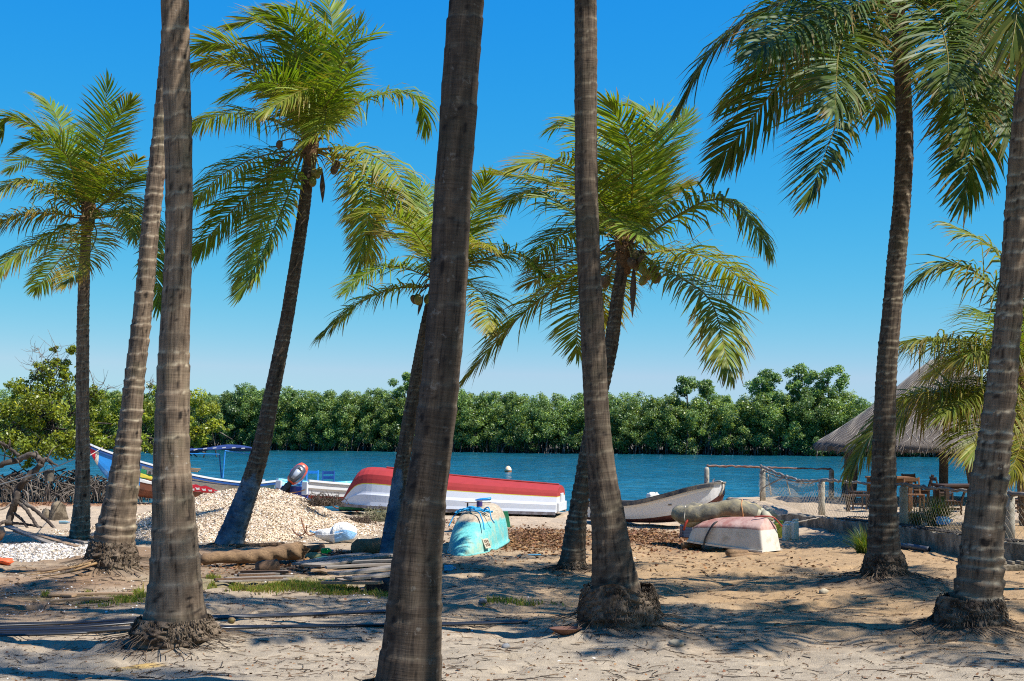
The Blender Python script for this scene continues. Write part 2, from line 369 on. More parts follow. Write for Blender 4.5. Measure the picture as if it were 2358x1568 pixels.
# ================================================================== palms
def frond(parent, org, P, L, seed, LL=None, nl=80, green=(.075, .125, .018), yellow=.25, droop=.35, roll=0.0, wind=(-.30, 0, -.05), name='frond', thin=1.0, pet=.14):
    rg = np.random.default_rng(seed)
    n = 26; C = crv(P, n); T = vnorm(np.gradient(C, axis=0))
    up = np.array([0, 0, 1.0]); S = np.cross(T, up); bad = np.linalg.norm(S, axis=1) < .15
    S[bad] = np.array([0, 1, 0]); S = vnorm(S)
    for i in range(1, n):                       # keep the side vector continuous over the arch
        if np.dot(S[i], S[i-1]) < 0: S[i] = -S[i]
    for _ in range(3): S[1:-1] = vnorm(S[:-2]+S[1:-1]+S[2:])
    U = np.cross(S, T); U[U[:, 2].mean() < 0 if False else slice(0, 0)] *= -1
    rl = roll*np.linspace(.2, 1, n)[:, None]; S, U = S*np.cos(rl)+U*np.sin(rl), U*np.cos(rl)-S*np.sin(rl)
    if U[:8, 2].mean() < 0: U = -U
    LL = LL or L*.25
    # stalk
    k = 5; rad = np.interp(np.linspace(0, 1, n), [0, .12, .6, 1], [.030, .018, .010, .003])*L/2.5*thin
    an = np.arange(k)*2*np.pi/k
    RV = (C[:, None]+S[:, None]*(np.cos(an)[None, :, None]*rad[:, None, None])+U[:, None]*(np.sin(an)[None, :, None]*rad[:, None, None])).reshape(-1, 3)
    ii = np.arange(n-1)[:, None]*k+np.arange(k)[None]; jj = np.arange(n-1)[:, None]*k+(np.arange(k)[None]+1) % k
    RF = np.stack([ii, jj, jj+k, ii+k], -1).reshape(-1, 4)
    # leaflets
    t = np.repeat(np.linspace(pet, .995, nl), 2); sg = np.tile([1.0, -1.0], nl); t = np.clip(t+rg.normal(0, .004, len(t)), pet, 1)
    keep = rg.random(len(t)) > .05; t = t[keep]; sg = sg[keep]; m = len(t)
    f = t*(n-1); i0 = np.clip(f.astype(int), 0, n-2); fr = (f-i0)[:, None]
    lerp = lambda A: A[i0]*(1-fr)+A[i0+1]*fr
    B, Tt, St, Ut = lerp(C), vnorm(lerp(T)), vnorm(lerp(S)), vnorm(lerp(U))
    al = np.interp(t, [pet, .5, .85, 1], [R(78), R(62), R(40), R(10)])+rg.normal(0, .07, m)
    be = np.interp(t, [0, .5, 1], [.55, .30, .05])+rg.normal(0, .14, m)
    d = Tt*np.cos(al)[:, None]+St*(sg*np.sin(al)*np.cos(be))[:, None]+Ut*(np.sin(al)*np.sin(be))[:, None]
    ln = LL*np.interp(t, [pet, .25, .5, .8, 1], [.55, .95, 1.0, .80, .45])*(1+rg.normal(0, .09, m))
    dr = droop*.8*(1+rg.normal(0, .35, m))*np.interp(t, [0, .5, 1], [1.15, 1, .7]); broken = rg.random(m) < .05; dr[broken] *= 2.6
    wv = .5*np.array(wind)[None]*(1+rg.normal(0, .25, m))[:, None]
    wd = .0152*L/2.5*(1+rg.normal(0, .15, m))*thin
    prof = [.55, 1.0, .82, .06]; p = B.copy(); dd = d.copy(); vs = []
    Wd = vnorm(np.cross(d, Ut)+1e-6); tw = rg.normal(0, .35, m)[:, None]; Nn = vnorm(np.cross(Wd, d)); Wd = Wd*np.cos(tw)+Nn*np.sin(tw)
    for q in range(4):
        vs += [p-Wd*(wd*prof[q])[:, None], p+Wd*(wd*prof[q])[:, None]]
        dd = vnorm(dd+np.array([0, 0, -1.0])[None]*(dr*(.25+.45*q))[:, None]+wv*(.3+.35*q)); p = p+dd*(ln/3)[:, None]
        Wd = vnorm(Wd-dd*np.sum(Wd*dd, 1, keepdims=True))
    LV = np.stack(vs, 1).reshape(-1, 3)
    b = np.arange(m)[:, None]*8; quad = np.array([[0, 1, 3, 2], [2, 3, 5, 4], [4, 5, 7, 6]])
    LF = (b[:, :, None]+quad[None]).reshape(-1, 4)
    g = np.array(green); ye = np.array([.30, .25, .04]); br = np.array([.25, .12, .035])
    yk = np.clip(yellow*(1.0+rg.normal(0, .5, m)), 0, 1)[:, None]
    base = (g*(1-yk)+ye*yk)*(1+rg.normal(0, .14, (m, 1)))
    tip = np.where(rg.random((m, 1)) < .25+yellow, br*(1+rg.normal(0, .2, (m, 1))), base*1.15)
    lc = np.repeat(base[:, None], 8, 1); lc[:, 6:] = tip[:, None]; lc[:, 4:6] = (base*.75+tip*.25)[:, None]
    V = np.vstack([RV, LV]); F = np.vstack([RF, LF+len(RV)])
    colr = np.vstack([np.tile(np.array([.22+.1*yellow, .19+.05*yellow, .045]), (len(RV), 1)), np.clip(lc.reshape(-1, 3), .005, 1)])
    o = np_mesh(name, V, F, [M_FROND], parent, cattr=colr, org=org)
    return o
def trunk(parent, org, P, W, Y, spacing=.11, seed=0, ds=.02, nseg=30, paint=None, rings=.05, tilt=.012, darkbase=.0, bark=None, scars=1.0):
    rg = np.random.default_rng(seed)
    P = [pt(a, b, Y) if len(tuple(c)) == 0 else pt(a, b, Y+c[0]) for (a, b, *c) in P]
    tot = sum((P[i+1]-P[i]).length for i in range(len(P)-1)); n = int(tot/ds)
    C = crv(P, n); s = np.concatenate([[0], np.cumsum(np.linalg.norm(np.diff(C, axis=0), axis=1))])
    T = vnorm(np.gradient(C, axis=0)); A = vnorm(np.cross(T, np.array([0, 1, 0.0]))); Bv = np.cross(T, A)
    # radius along the trunk: widths are given at the control points
    sp = [0]
    for i in range(len(P)-1): sp.append(sp[-1]+(P[i+1]-P[i]).length)
    sp = np.array(sp)*s[-1]/sp[-1]; r = np.interp(s, sp, np.array(W)/2/FD*Y)
    for _ in range(int(.10/ds)): r[1:-1] = (r[:-2]+2*r[1:-1]+r[2:])/4
    sc = [.02]
    while sc[-1] < s[-1]+.3: sc.append(sc[-1]+spacing*rg.uniform(.55, 1.5))
    sc = np.array(sc); ti = rg.normal(0, tilt, len(sc)); ph = rg.uniform(0, 6.28, len(sc)); am = rg.uniform(.4, 1.3, len(sc))
    th = np.arange(nseg)/nseg*2*np.pi; TH, SS = np.meshgrid(th, s)
    wob = (fbm(TH*1.3+seed, SS*9, seed+5, 3)-.5)*.05
    SE = SS+wob+tilt*1.3*np.cos(TH-.6)
    k = np.clip(np.searchsorted(sc, SE)-1, 0, len(sc)-2)
    pos = sc[k]; ln = sc[k+1]-pos; u = np.clip((SE-pos)/ln, 0, 1)
    saw = u**1.6*am[k+1]
    sw = (vn(TH/6.283*5+k*3.7, k*1.7, seed)-.15)
    scar = 1.15*np.exp(-np.maximum(SE-pos-.004, 0)/(.10*spacing))*am[k]*np.clip(.25+1.1*sw, 0, 1.2)  # pale ring scars; their pale tone also paints the sunlit ledge lips
    rough = (fbm(np.cos(TH)*2.5+5, np.sin(TH)*2.5+SS*2.2, seed+9, 4)-.5)*.16
    fis = (vn(TH/6.283*44+seed, SS*1.4, seed+3)-.5)*.05+(vn(TH/6.283*20, SS*3, seed+4)-.5)*.04
    RR = r[:, None]*(1-.03+rings*1.7*saw*(.55+.45*np.clip(sw*1.5+.4, 0, 1))+rough+fis)
    V = (C[:, None]+A[:, None]*(np.cos(TH)*RR)[..., None]+Bv[:, None]*(np.sin(TH)*RR)[..., None]).reshape(-1, 3)
    i = np.arange(n-1)[:, None]*nseg+np.arange(nseg)[None]; j = np.arange(n-1)[:, None]*nseg+(np.arange(nseg)[None]+1) % nseg
    F = np.stack([i, j, j+nseg, i+nseg], -1).reshape(-1, 4)
    pa = np.zeros_like(SS)
    if paint: # (height fractions, angles)
        lo, hi, c0, wd = paint
        pa = ss(.30, .42, fbm(TH*1.2, SS*1.6, seed+77)-.45*ss(hi*.6, hi, SS)+.10-.25*ss(lo, lo*.5, SS)*0)*(SS < hi)*ss(wd, wd*.6, np.abs((TH-c0+np.pi) % (2*np.pi)-np.pi))
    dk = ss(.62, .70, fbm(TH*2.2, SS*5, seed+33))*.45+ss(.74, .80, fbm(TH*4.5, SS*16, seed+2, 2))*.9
    dk = np.maximum(dk, .55*np.exp(-(1-u)*ln/.010)*np.clip(sw*1.3+.2, 0, 1)*(u > .5))  # dark line painted in as the shadow below each scar ledge
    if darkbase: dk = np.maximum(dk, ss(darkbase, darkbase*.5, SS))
    uv = np.stack([TH/(2*np.pi), SS], -1).reshape(-1, 2)
    return np_mesh('trunk', V, F, [bark or M_BARK], parent, smooth=True, org=org, fattr={'scar': np.clip(scar*scars, 0, 1).ravel(), 'paint': pa.ravel(), 'dark': dk.ravel()}, uv=uv), C, r
def root_mass(parent, org, c, rt, rb, h, seed):
    rg = np.random.default_rng(seed); n = 110; m = 34
    th = np.arange(n)/n*2*np.pi; z = np.linspace(-.12, h, m); TH, ZZ = np.meshgrid(th, z); t = np.clip(ZZ/h, 0, 1)
    top = 1+.35*(vn(TH/6.283*7, 0*TH, seed)-.5)
    r = rt+(rb-rt)*np.minimum(1, 1.5*(1-t))**.9; r = r*(1+(fbm(np.cos(TH)*3+7, np.sin(TH)*3+ZZ*6, seed, 4)-.5)*.20+(vn(TH/6.283*64, ZZ*55, seed+3)-.5)*.16+(vn(TH/6.283*24, ZZ*22, seed+4)-.5)*.10)
    X = c[0]+np.cos(TH)*r; Y = c[1]+np.sin(TH)*r; Z = c[2]+ZZ*np.where(t > .5, top, 1)
    V = np.stack([X, Y, Z], -1).reshape(-1, 3)
    i = np.arange(m-1)[:, None]*n+np.arange(n)[None]; j = np.arange(m-1)[:, None]*n+(np.arange(n)[None]+1) % n
    F = np.stack([i, j, j+n, i+n], -1).reshape(-1, 4)
    # cord-like roots hugging the mass and running out over the sand
    vs = [V]; fs = [F]; base = len(V)
    for q in range(1500):
        a = rg.uniform(0, 6.283); z0 = rg.uniform(.02, 1.0)*h; tt = z0/h; rr = (rt+(rb-rt)*min(1, 1.5*(1-tt))**.9)*rg.uniform(.94, 1.04)
        ln = rg.uniform(.015, .04); o_ = rg.uniform(.1, 1.0); long = rg.random() < .14 and z0 < .35*h
        d = np.array([math.cos(a+rg.normal(0, .5))*o_, math.sin(a+rg.normal(0, .5))*o_, -rg.uniform(.2, 1.0)]); d /= np.linalg.norm(d); p0 = np.array([c[0]+math.cos(a)*rr, c[1]+math.sin(a)*rr, c[2]+z0])-d*.012
        if long: P = np.array([p0, p0+np.array([math.cos(a)*.06, math.sin(a)*.06, -z0*.7]), np.array([c[0]+math.cos(a+.1)*(rr+.16), c[1]+math.sin(a+.1)*(rr+.16), c[2]+.012]), np.array([c[0]+math.cos(a+.16)*(rr+rg.uniform(.2, .34)), c[1]+math.sin(a+.16)*(rr+.3), c[2]-.015])])
        else: P = np.array([p0, p0+d*ln*.5, p0+d*ln+np.array([0, 0, -.008])])
        k = len(P); w = rg.uniform(.003, .007)*np.linspace(1, .5, k)[:, None]; tv = np.array([-math.sin(a), math.cos(a), 0])*w; ov = np.array([math.cos(a), math.sin(a), .4])*w
        ring = np.stack([P-tv, P+ov, P+tv, P-ov], 1).reshape(-1, 3); ff = [(e*4+g, e*4+(g+1) % 4, e*4+4+(g+1) % 4, e*4+4+g) for e in range(k-1) for g in range(4)]+[((k-1)*4, (k-1)*4+1, (k-1)*4+2, (k-1)*4+3)]
        vs.append(ring); fs.append(np.array(ff)+base); base += len(ring)
    return np_mesh('root_mass', np.vstack(vs), np.vstack(fs), [M_ROOT], parent, org=org)
def nut(parent, org, c, r=.10, brown=False, seed=0, top=None):
    b = MB(); b.smooth = True; rg = random.Random(seed); M = Matrix.Rotation(rg.uniform(-.6, .6), 3, 'X') @ Matrix.Rotation(rg.uniform(-.6, .6), 3, 'Y')
    b.blob(c, r*.82, r*.82, r*1.15, 14, 10, M); o = b.build('coconut', M_NUTB if brown else M_NUT, parent, org=org)
    if top is not None:
        q = Vector(c)+Vector((0, 0, r)); d = Vector(top)-q; m = MB(); m.smooth = True; m.tube(crvv([q-Vector((0, 0, r*.3)), q+d*.5+Vector((0, 0, .10)), Vector(top)], 8), .011, 5); m.build('fruit_stalk', M_RACH, parent, org=org)
    return o
def crown_fibre(parent, org, top, r, seed):
    rg = np.random.default_rng(seed); b = MB(); b.smooth = True
    b.lathe([(r*.95, -.30), (r*1.35, -.1), (r*1.6, .1), (r*1.1, .32), (r*.3, .55)], 14, Matrix.Translation(Vector(top)))
    for q in range(26):
        a = rg.uniform(0, 6.28); l = rg.uniform(.15, .5)
        p0 = Vector(top)+Vector((math.cos(a)*r*1.3, math.sin(a)*r*1.3, rg.uniform(-.1, .2))); p1 = p0+Vector((math.cos(a)*l*.6, math.sin(a)*l*.6, -l*rg.uniform(-.1, .8)))
        b.tube([p0, (p0+p1)/2+Vector((0, 0, .05)), p1], [.012, .01, .002], 4)
    return b.build('crown_fibre', M_BOOT, parent, org=org)
def spathe(parent, org, p, d, l, seed=0):
    b = MB(); b.smooth = True; p = Vector(p); d = Vector(d).normalized()
    b.tube([p+d*l*t+Vector((0, 0, -.10*l*t*t)) for t in (0, .25, .5, .75, 1)], [.012, .03, .045, .03, .004], 6, flat=.4)
    return b.build('spathe', M_SPATHE, parent, org=org)
def palm(label, Y, P, W, crown=None, fr=None, conv=None, L=2.4, root=None, generic=0, seed=1, spacing=.11, paint=None, rings=.05, green=(.075, .125, .018), nuts=(), yel=.2, ds=.02, darkbase=0, spathes=(), gmin=-.9, LL=None, nl=112, wind=(-.30, 0, -.05), bark=None, scars=1.0):
    base = pt(P[0][0], P[0][1], Y); org = Vector((base.x, base.y, base.z))
    t = thing('coconut_palm', label, 'palm tree', org, 0, 'coconut palms on the shore')
    tr, C, r = trunk(t, org, P, W, Y, spacing, seed, ds, paint=paint, rings=rings, darkbase=darkbase, bark=bark, scars=scars)
    if root: root_mass(t, org, (base.x, base.y, gz(base.x, base.y)-.03), root[0], root[1], root[2], seed)
    top = Vector(C[-1]); crown_fibre(t, org, top, r[-1], seed)
    rg = np.random.default_rng(seed+100); k = 0
    for spec in (fr or []):
        pts = [conv(*q) for q in spec['p']]; yl = spec.get('y', yel*rg.uniform(.3, 1.5)); sgn = spec.get('d', rg.choice([-1, 1]))
        s0 = pt(*pts[0], Y)-pt(crown[0], crown[1], Y)
        if (pt(*pts[0], Y)-top).length > .12: pts = [((top.x/Y*FD+CX)+(pts[0][0]-(top.x/Y*FD+CX))*.15, (HZ-top.z/Y*FD)+(pts[0][1]-(HZ-top.z/Y*FD))*.15)]+pts
        ds_ = [0]
        for a, b in zip(pts, pts[1:]): ds_.append(ds_[-1]+math.hypot(a[0]-b[0], a[1]-b[1])/FD*Y)
        Lp = ds_[-1]; dep = min(math.sqrt(max(L*L-Lp*Lp, 0)), L*.75)*sgn
        W3 = [pt(a, b, Y+dep*(q/Lp)) for (a, b), q in zip(pts, ds_)]
        frond(t, org, W3, max(Lp, L*.75), seed*50+k, LL=LL or L*.25, nl=spec.get('n', nl), green=green, yellow=yl, droop=spec.get('dr', .30), roll=spec.get('r', rg.uniform(-.5, .5)), wind=wind); k += 1
    for q in range(generic):
        az = q*2.39996+rg.uniform(-.3, .3); el = rg.uniform(gmin, 1.25) if generic > 1 else .6
        h = np.array([math.cos(az), math.sin(az), 0]); dirn = h*math.cos(el)+np.array([0, 0, math.sin(el)])
        c0 = np.array(top)+np.array([0, 0, .1]); bend = rg.uniform(.25, .5)
        pts = [c0+dirn*L*u+np.array([-.12*L*u*u, 0, -bend*L*u*u]) for u in (0, .25, .5, .75, 1)]
        frond(t, org, pts, L, seed*50+k, LL=LL or L*.24, nl=60, green=green, yellow=yel*rg.uniform(.2, 1.2), droop=.4, roll=rg.uniform(-.4, .4)); k += 1
    for q, (a, b, dy, br) in enumerate(nuts): nut(t, org, pt(a, b, Y+dy), .066+.016*rg.random(), br, seed+q, top)
    for q, (a, b, a2, b2) in enumerate(spathes):
        p0 = pt(a, b, Y-.12); p1 = pt(a2, b2, Y-.2); spathe(t, org, p0, p1-p0, (p1-p0).length)
    return t
# ================================================================== the palms
def Zc(ox, oy, k): return lambda x, y: (ox+k*x, oy+k*y)
YA = gp(183, 1243).y; YB = gp(258, 1322).y; YC = gp(402, 1492).y; YD = gp(527, 1257).y; YE = gp(896, 1288).y; YF = 8.95; YG = gp(1425, 1462).y; YH = gp(1317, 1312).y; YI = gp(2037, 1352).y; YJ = gp(2235, 1474).y; YK = 24.3
def mound(dx, dy, Y, h, r): p = pt(dx, dy, Y); MOUNDS.append((p.x, p.y, h, r))
mound(258, 1322, YB, .20, .5); mound(402, 1492, YC, .13, .46); mound(1425, 1462, YG, .16, .5); mound(2037, 1352, YI, .17, .75); mound(2235, 1474, YJ, .16, .5); mound(527, 1257, YD, .06, .4); mound(896, 1290, YE, .06, .4); mound(1317, 1312, YH, .05, .35); mound(183, 1243, YA, .04, .35)
p_ = gp(2190, 1395); MOUNDS.append((p_.x, p_.y, .07, .35))
def build_palms():
    G1 = (.115, .195, .015); G2 = (.058, .108, .014); G3 = (.13, .215, .016)
    a = Zc(0, 184.2, .3525)
    palm('slender grey coconut palm with full crown beside the twisted dead branch', YA,
         [(183, 1246), (186, 1200), (190, 1130), (190, 1000), (190, 850), (192, 700), (197, 560), (204, 492)], [50, 42, 34, 31, 30, 27, 24, 22], (198, 490), conv=a, L=2.45, seed=11, spacing=.10, green=G1, yel=.22, fr=[
        dict(p=[(560, 830), (450, 450), (340, 180), (240, 100)], dr=.15), dict(p=[(580, 840), (640, 560), (720, 330), (850, 140)], dr=.05, r=.2), dict(p=[(570, 800), (620, 480), (680, 230), (700, 30)], dr=.05, n=40),
        dict(p=[(530, 800), (430, 480), (260, 330), (60, 240), (20, 340)], y=.25), dict(p=[(520, 830), (440, 500), (250, 400), (110, 450)], dr=.2), dict(p=[(520, 830), (350, 600), (180, 520), (60, 590)], dr=.2), dict(p=[(520, 860), (330, 720), (120, 660), (-110, 790)], dr=.7, y=.35),
        dict(p=[(510, 900), (330, 870), (60, 900), (-150, 1060)], dr=.9, y=.75), dict(p=[(520, 930), (330, 1020), (80, 1160), (-90, 1330)], dr=.8, y=.3), dict(p=[(600, 920), (630, 1010), (560, 1180), (420, 1330)], dr=.25, y=.85, d=-1, r=.1), dict(p=[(540, 940), (480, 1050), (370, 1200), (230, 1370)], dr=.5, y=.2, d=1),
        dict(p=[(610, 860), (750, 740), (860, 650), (960, 630)], dr=.1), dict(p=[(610, 860), (740, 770), (850, 770), (870, 1010)], dr=.6, y=.45, d=-1), dict(p=[(620, 890), (800, 860), (930, 900), (1030, 1080)], dr=.7), dict(p=[(620, 900), (820, 900), (980, 1060), (1040, 1480)], dr=.5), dict(p=[(600, 830), (700, 640), (830, 600), (900, 520)], dr=.1, y=.4)],
         nuts=[(190, 505, -.15, 1), (210, 512, -.2, 1)])
    palm('leaning coconut palm trunk with dense ring scars and black root base', YB,
         [(258, 1320), (262, 1260), (272, 1190), (285, 1110), (300, 980), (312, 860), (330, 700), (345, 540), (362, 380), (378, 220), (392, 60), (410, -220), (425, -560)], [112, 98, 82, 70, 52, 46, 42, 40, 38, 36, 36, 34, 33], None, L=2.8, generic=15, gmin=-.1, scars=1.0, seed=12, spacing=.13, rings=.07, root=(.255, .32, .26), green=G2)
    palm('thick grey coconut palm trunk with pale ring scars and fibrous root skirt', YC,
         [(402, 1470), (404, 1420), (403, 1330), (400, 1200), (396, 1050), (398, 900), (403, 750), (410, 600), (413, 450), (410, 300), (405, 150), (402, 0), (398, -300), (394, -800)], [160, 146, 120, 101, 82, 75, 66, 62, 62, 62, 63, 64, 62, 60], None, L=3.1, generic=16, seed=13, spacing=.16, rings=.04, scars=.75, root=(.285, .335, .15), green=G2, gmin=-.1)
    d = Zc(417.6, 0, .4505)
    palm('tall leaning coconut palm with blue painted trunk foot, rising from the shell heap', YD,
         [(527, 1258), (540, 1215), (558, 1165), (578, 1110), (604, 1020), (622, 930), (642, 830), (663, 720), (682, 600), (700, 480), (714, 345)], [72, 58, 50, 45, 40, 36, 34, 31, 30, 28, 26], (715, 324), conv=d, L=2.75, bark=M_BARKB, seed=14, spacing=.09, paint=(0, 1.35, 1.15, 2.0), green=G3, yel=.16, fr=[
        dict(p=[(640, 600), (540, 300), (420, 110), (250, 130)], dr=.2, y=.4), dict(p=[(670, 600), (740, 330), (660, 110), (480, 30)], dr=.25), dict(p=[(680, 580), (760, 300), (770, 120), (740, -40)], dr=.15), dict(p=[(690, 600), (790, 400), (850, 250), (900, 120)], dr=.1, n=45), dict(p=[(690, 600), (800, 360), (860, 230), (1000, 160)], dr=.1, n=30),
        dict(p=[(620, 600), (500, 480), (350, 350), (200, 305), (60, 330)], dr=.45, y=.45), dict(p=[(620, 600), (520, 430), (350, 290), (200, 220), (60, 250)], dr=.25), dict(p=[(600, 690), (430, 600), (230, 580), (40, 650)], dr=.8, y=.3), dict(p=[(600, 770), (400, 800), (200, 900), (40, 1050)], dr=.7), dict(p=[(590, 790), (400, 940), (220, 1120), (50, 1310)], dr=.5),
        dict(p=[(625, 760), (560, 960), (450, 1220), (310, 1490)], dr=.10, y=.22, d=-1, r=.15, n=120), dict(p=[(610, 780), (480, 1000), (380, 1200), (290, 1440)], dr=.3, d=1), dict(p=[(720, 640), (740, 520), (640, 455), (430, 570)], dr=.5, y=.4, d=-1), dict(p=[(720, 600), (740, 560), (720, 660), (640, 720)], dr=.4, d=-1, y=.35),
        dict(p=[(770, 640), (930, 510), (1120, 470), (1220, 520), (1250, 650)], dr=.5, r=-.2), dict(p=[(790, 760), (960, 785), (1110, 900), (1210, 1150)], dr=.9, y=.35), dict(p=[(760, 790), (900, 840), (970, 1010), (900, 1390)], dr=.45, y=.3), dict(p=[(740, 800), (880, 900), (940, 1080), (960, 1330)], dr=.3, y=.55),
        dict(p=[(650, 600), (590, 300), (560, 130), (420, 60)], dr=.2, y=.12), dict(p=[(660, 600), (680, 330), (600, 200), (360, 190)], dr=.2, d=-1), dict(p=[(690, 620), (780, 480), (840, 400), (880, 330)], dr=.3, d=-1), dict(p=[(640, 620), (560, 480), (430, 420), (230, 490)], dr=.3)],
         nuts=[(693, 405, -.2, 0), (727, 400, -.2, 0), (720, 418, -.22, 0), (735, 395, -.15, 0), (775, 380, -.1, 1), (770, 390, .05, 1), (643, 333, -.15, 1), (700, 300, -.2, 1)], spathes=[(690, 340, 610, 395), (742, 395, 743, 460), (755, 335, 768, 358)])
    e = Zc(712.3, 368.4, .3133)
    palm('short coconut palm with a dark blue painted trunk, half hidden by the closest trunk', YE,
         [(896, 1287), (900, 1240), (910, 1170), (924, 1080), (941, 980), (960, 870), (980, 760), (1008, 640)], [50, 42, 36, 34, 33, 31, 29, 27], (1013, 635), conv=e, L=2.1, bark=M_BARKB, scars=.7, seed=15, spacing=.075, paint=(.2, 1.60, 1.35, 1.25), green=G3, yel=.3, fr=[
        dict(p=[(900, 720), (720, 470), (520, 375), (330, 410)], dr=.25, y=.4), dict(p=[(880, 640), (820, 380), (730, 260), (590, 220)], dr=.15), dict(p=[(900, 640), (880, 380), (830, 250), (770, 130)], dr=.1), dict(p=[(880, 760), (730, 600), (600, 545), (480, 540)], dr=.2, y=.45), dict(p=[(860, 850), (640, 780), (430, 830), (270, 960)], dr=.5),
        dict(p=[(860, 930), (600, 950), (320, 1080), (80, 1290)], dr=.75, y=.35), dict(p=[(1020, 800), (1180, 450), (1250, 280), (1300, 130)], dr=.05), dict(p=[(1020, 820), (1170, 560), (1260, 460), (1380, 410)], dr=.5, y=.35), dict(p=[(1050, 830), (1200, 760), (1400, 690), (1560, 700), (1720, 840)], dr=.45), dict(p=[(1040, 880), (1180, 920), (1290, 1020), (1330, 1250)], dr=.35, y=.6),
        dict(p=[(1000, 700), (1050, 450), (1040, 300), (1000, 150)], dr=.1), dict(p=[(1020, 830), (1180, 640), (1280, 620), (1330, 640)], dr=.3, y=.5)],
         nuts=[(955, 690, -.2, 1), (963, 690, -.28, 0), (985, 688, -.1, 0)], spathes=[(975, 678, 962, 722)])
    palm('closest coconut palm trunk, dark grey brown, between teal canoe and plank pile', YF,
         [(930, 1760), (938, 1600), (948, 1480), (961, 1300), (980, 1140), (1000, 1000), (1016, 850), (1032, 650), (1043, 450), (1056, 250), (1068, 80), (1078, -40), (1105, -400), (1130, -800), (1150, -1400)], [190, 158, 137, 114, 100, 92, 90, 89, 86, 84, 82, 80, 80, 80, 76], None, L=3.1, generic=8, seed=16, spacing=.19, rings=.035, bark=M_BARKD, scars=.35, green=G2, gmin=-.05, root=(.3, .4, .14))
    palm('coconut palm trunk with flared foot and brown root mat beside white skiff', YG,
         [(1425, 1445), (1419, 1370), (1411, 1290), (1402, 1200), (1388, 1100), (1378, 1000), (1371, 900), (1364, 750), (1356, 600), (1351, 450), (1349, 250), (1348, 0), (1346, -300), (1343, -860)], [152, 118, 97, 82, 69, 62, 57, 56, 54, 53, 52, 52, 51, 50], None, L=3.0, generic=11, seed=17, spacing=.11, rings=.03, bark=M_BARKB, scars=.6, root=(.295, .345, .30), green=G2, gmin=-.05)
    h = Zc(1043.9, 184.2, .4503)
    palm('coconut palm with pale ringed trunk and heavy nut clusters behind the flared trunk', YH,
         [(1318, 1312), (1321, 1270), (1330, 1190), (1342, 1110), (1360, 1000), (1384, 900), (1406, 800), (1420, 700), (1438, 580)], [62, 56, 44, 38, 34, 33, 32, 30, 28], (1440, 567), conv=h, L=2.75, bark=M_BARKB, scars=1.2, seed=18, spacing=.075, rings=.08, root=(.155, .185, .12), green=G3, yel=.18, fr=[
        dict(p=[(890, 780), (915, 560), (900, 330), (800, 120)], dr=.1, d=-1, r=.1, n=120), dict(p=[(900, 780), (990, 480), (1040, 260), (1000, 160), (910, 130)], dr=.1), dict(p=[(900, 780), (970, 520), (1080, 330), (1190, 180)], dr=.0, r=-.3), dict(p=[(850, 740), (760, 360), (640, 200), (510, 240)], dr=.4),
        dict(p=[(840, 760), (700, 540), (520, 410), (310, 450)], dr=.25, y=.4), dict(p=[(840, 790), (640, 590), (430, 520), (200, 470)], dr=.2, y=.35), dict(p=[(840, 800), (620, 680), (420, 560), (240, 640)], dr=.5, y=.15), dict(p=[(840, 820), (680, 760), (520, 810), (410, 930)], dr=.5, y=.2), dict(p=[(850, 880), (680, 900), (520, 960), (390, 1040)], dr=.3, y=.6),
        dict(p=[(840, 880), (640, 980), (350, 1200), (80, 1500)], dr=.6, y=.3, r=.2, n=120), dict(p=[(960, 820), (1150, 690), (1330, 610), (1480, 660), (1610, 860)], dr=.6, y=.2), dict(p=[(980, 890), (1160, 870), (1380, 950), (1570, 1110)], dr=.85, y=.4, n=120), dict(p=[(960, 920), (1140, 1000), (1320, 1140), (1410, 1480)], dr=.55, y=.35, n=120),
        dict(p=[(820, 740), (800, 680), (880, 740), (960, 800)], dr=.3, d=-1), dict(p=[(860, 880), (800, 1000), (770, 1120), (770, 1230)], dr=.3, y=.7), dict(p=[(850, 880), (740, 1000), (650, 1150), (630, 1390)], dr=.3), dict(p=[(930, 760), (1020, 620), (1100, 580), (1200, 550)], dr=.2, y=.5)],
         nuts=[(1462, 590, -.2, 1), (1476, 600, -.25, 1), (1468, 612, -.2, 1), (1480, 618, -.3, 0), (1490, 632, -.3, 0), (1500, 625, -.2, 1), (1512, 640, -.2, 1), (1482, 645, -.3, 0), (1508, 622, -.1, 1), (1394, 648, -.1, 1), (1455, 605, -.3, 1)], spathes=[(1450, 560, 1482, 520), (1450, 575, 1510, 582), (1460, 610, 1456, 720), (1445, 560, 1395, 548)])
    i = Zc(1535.2, 0, .349)
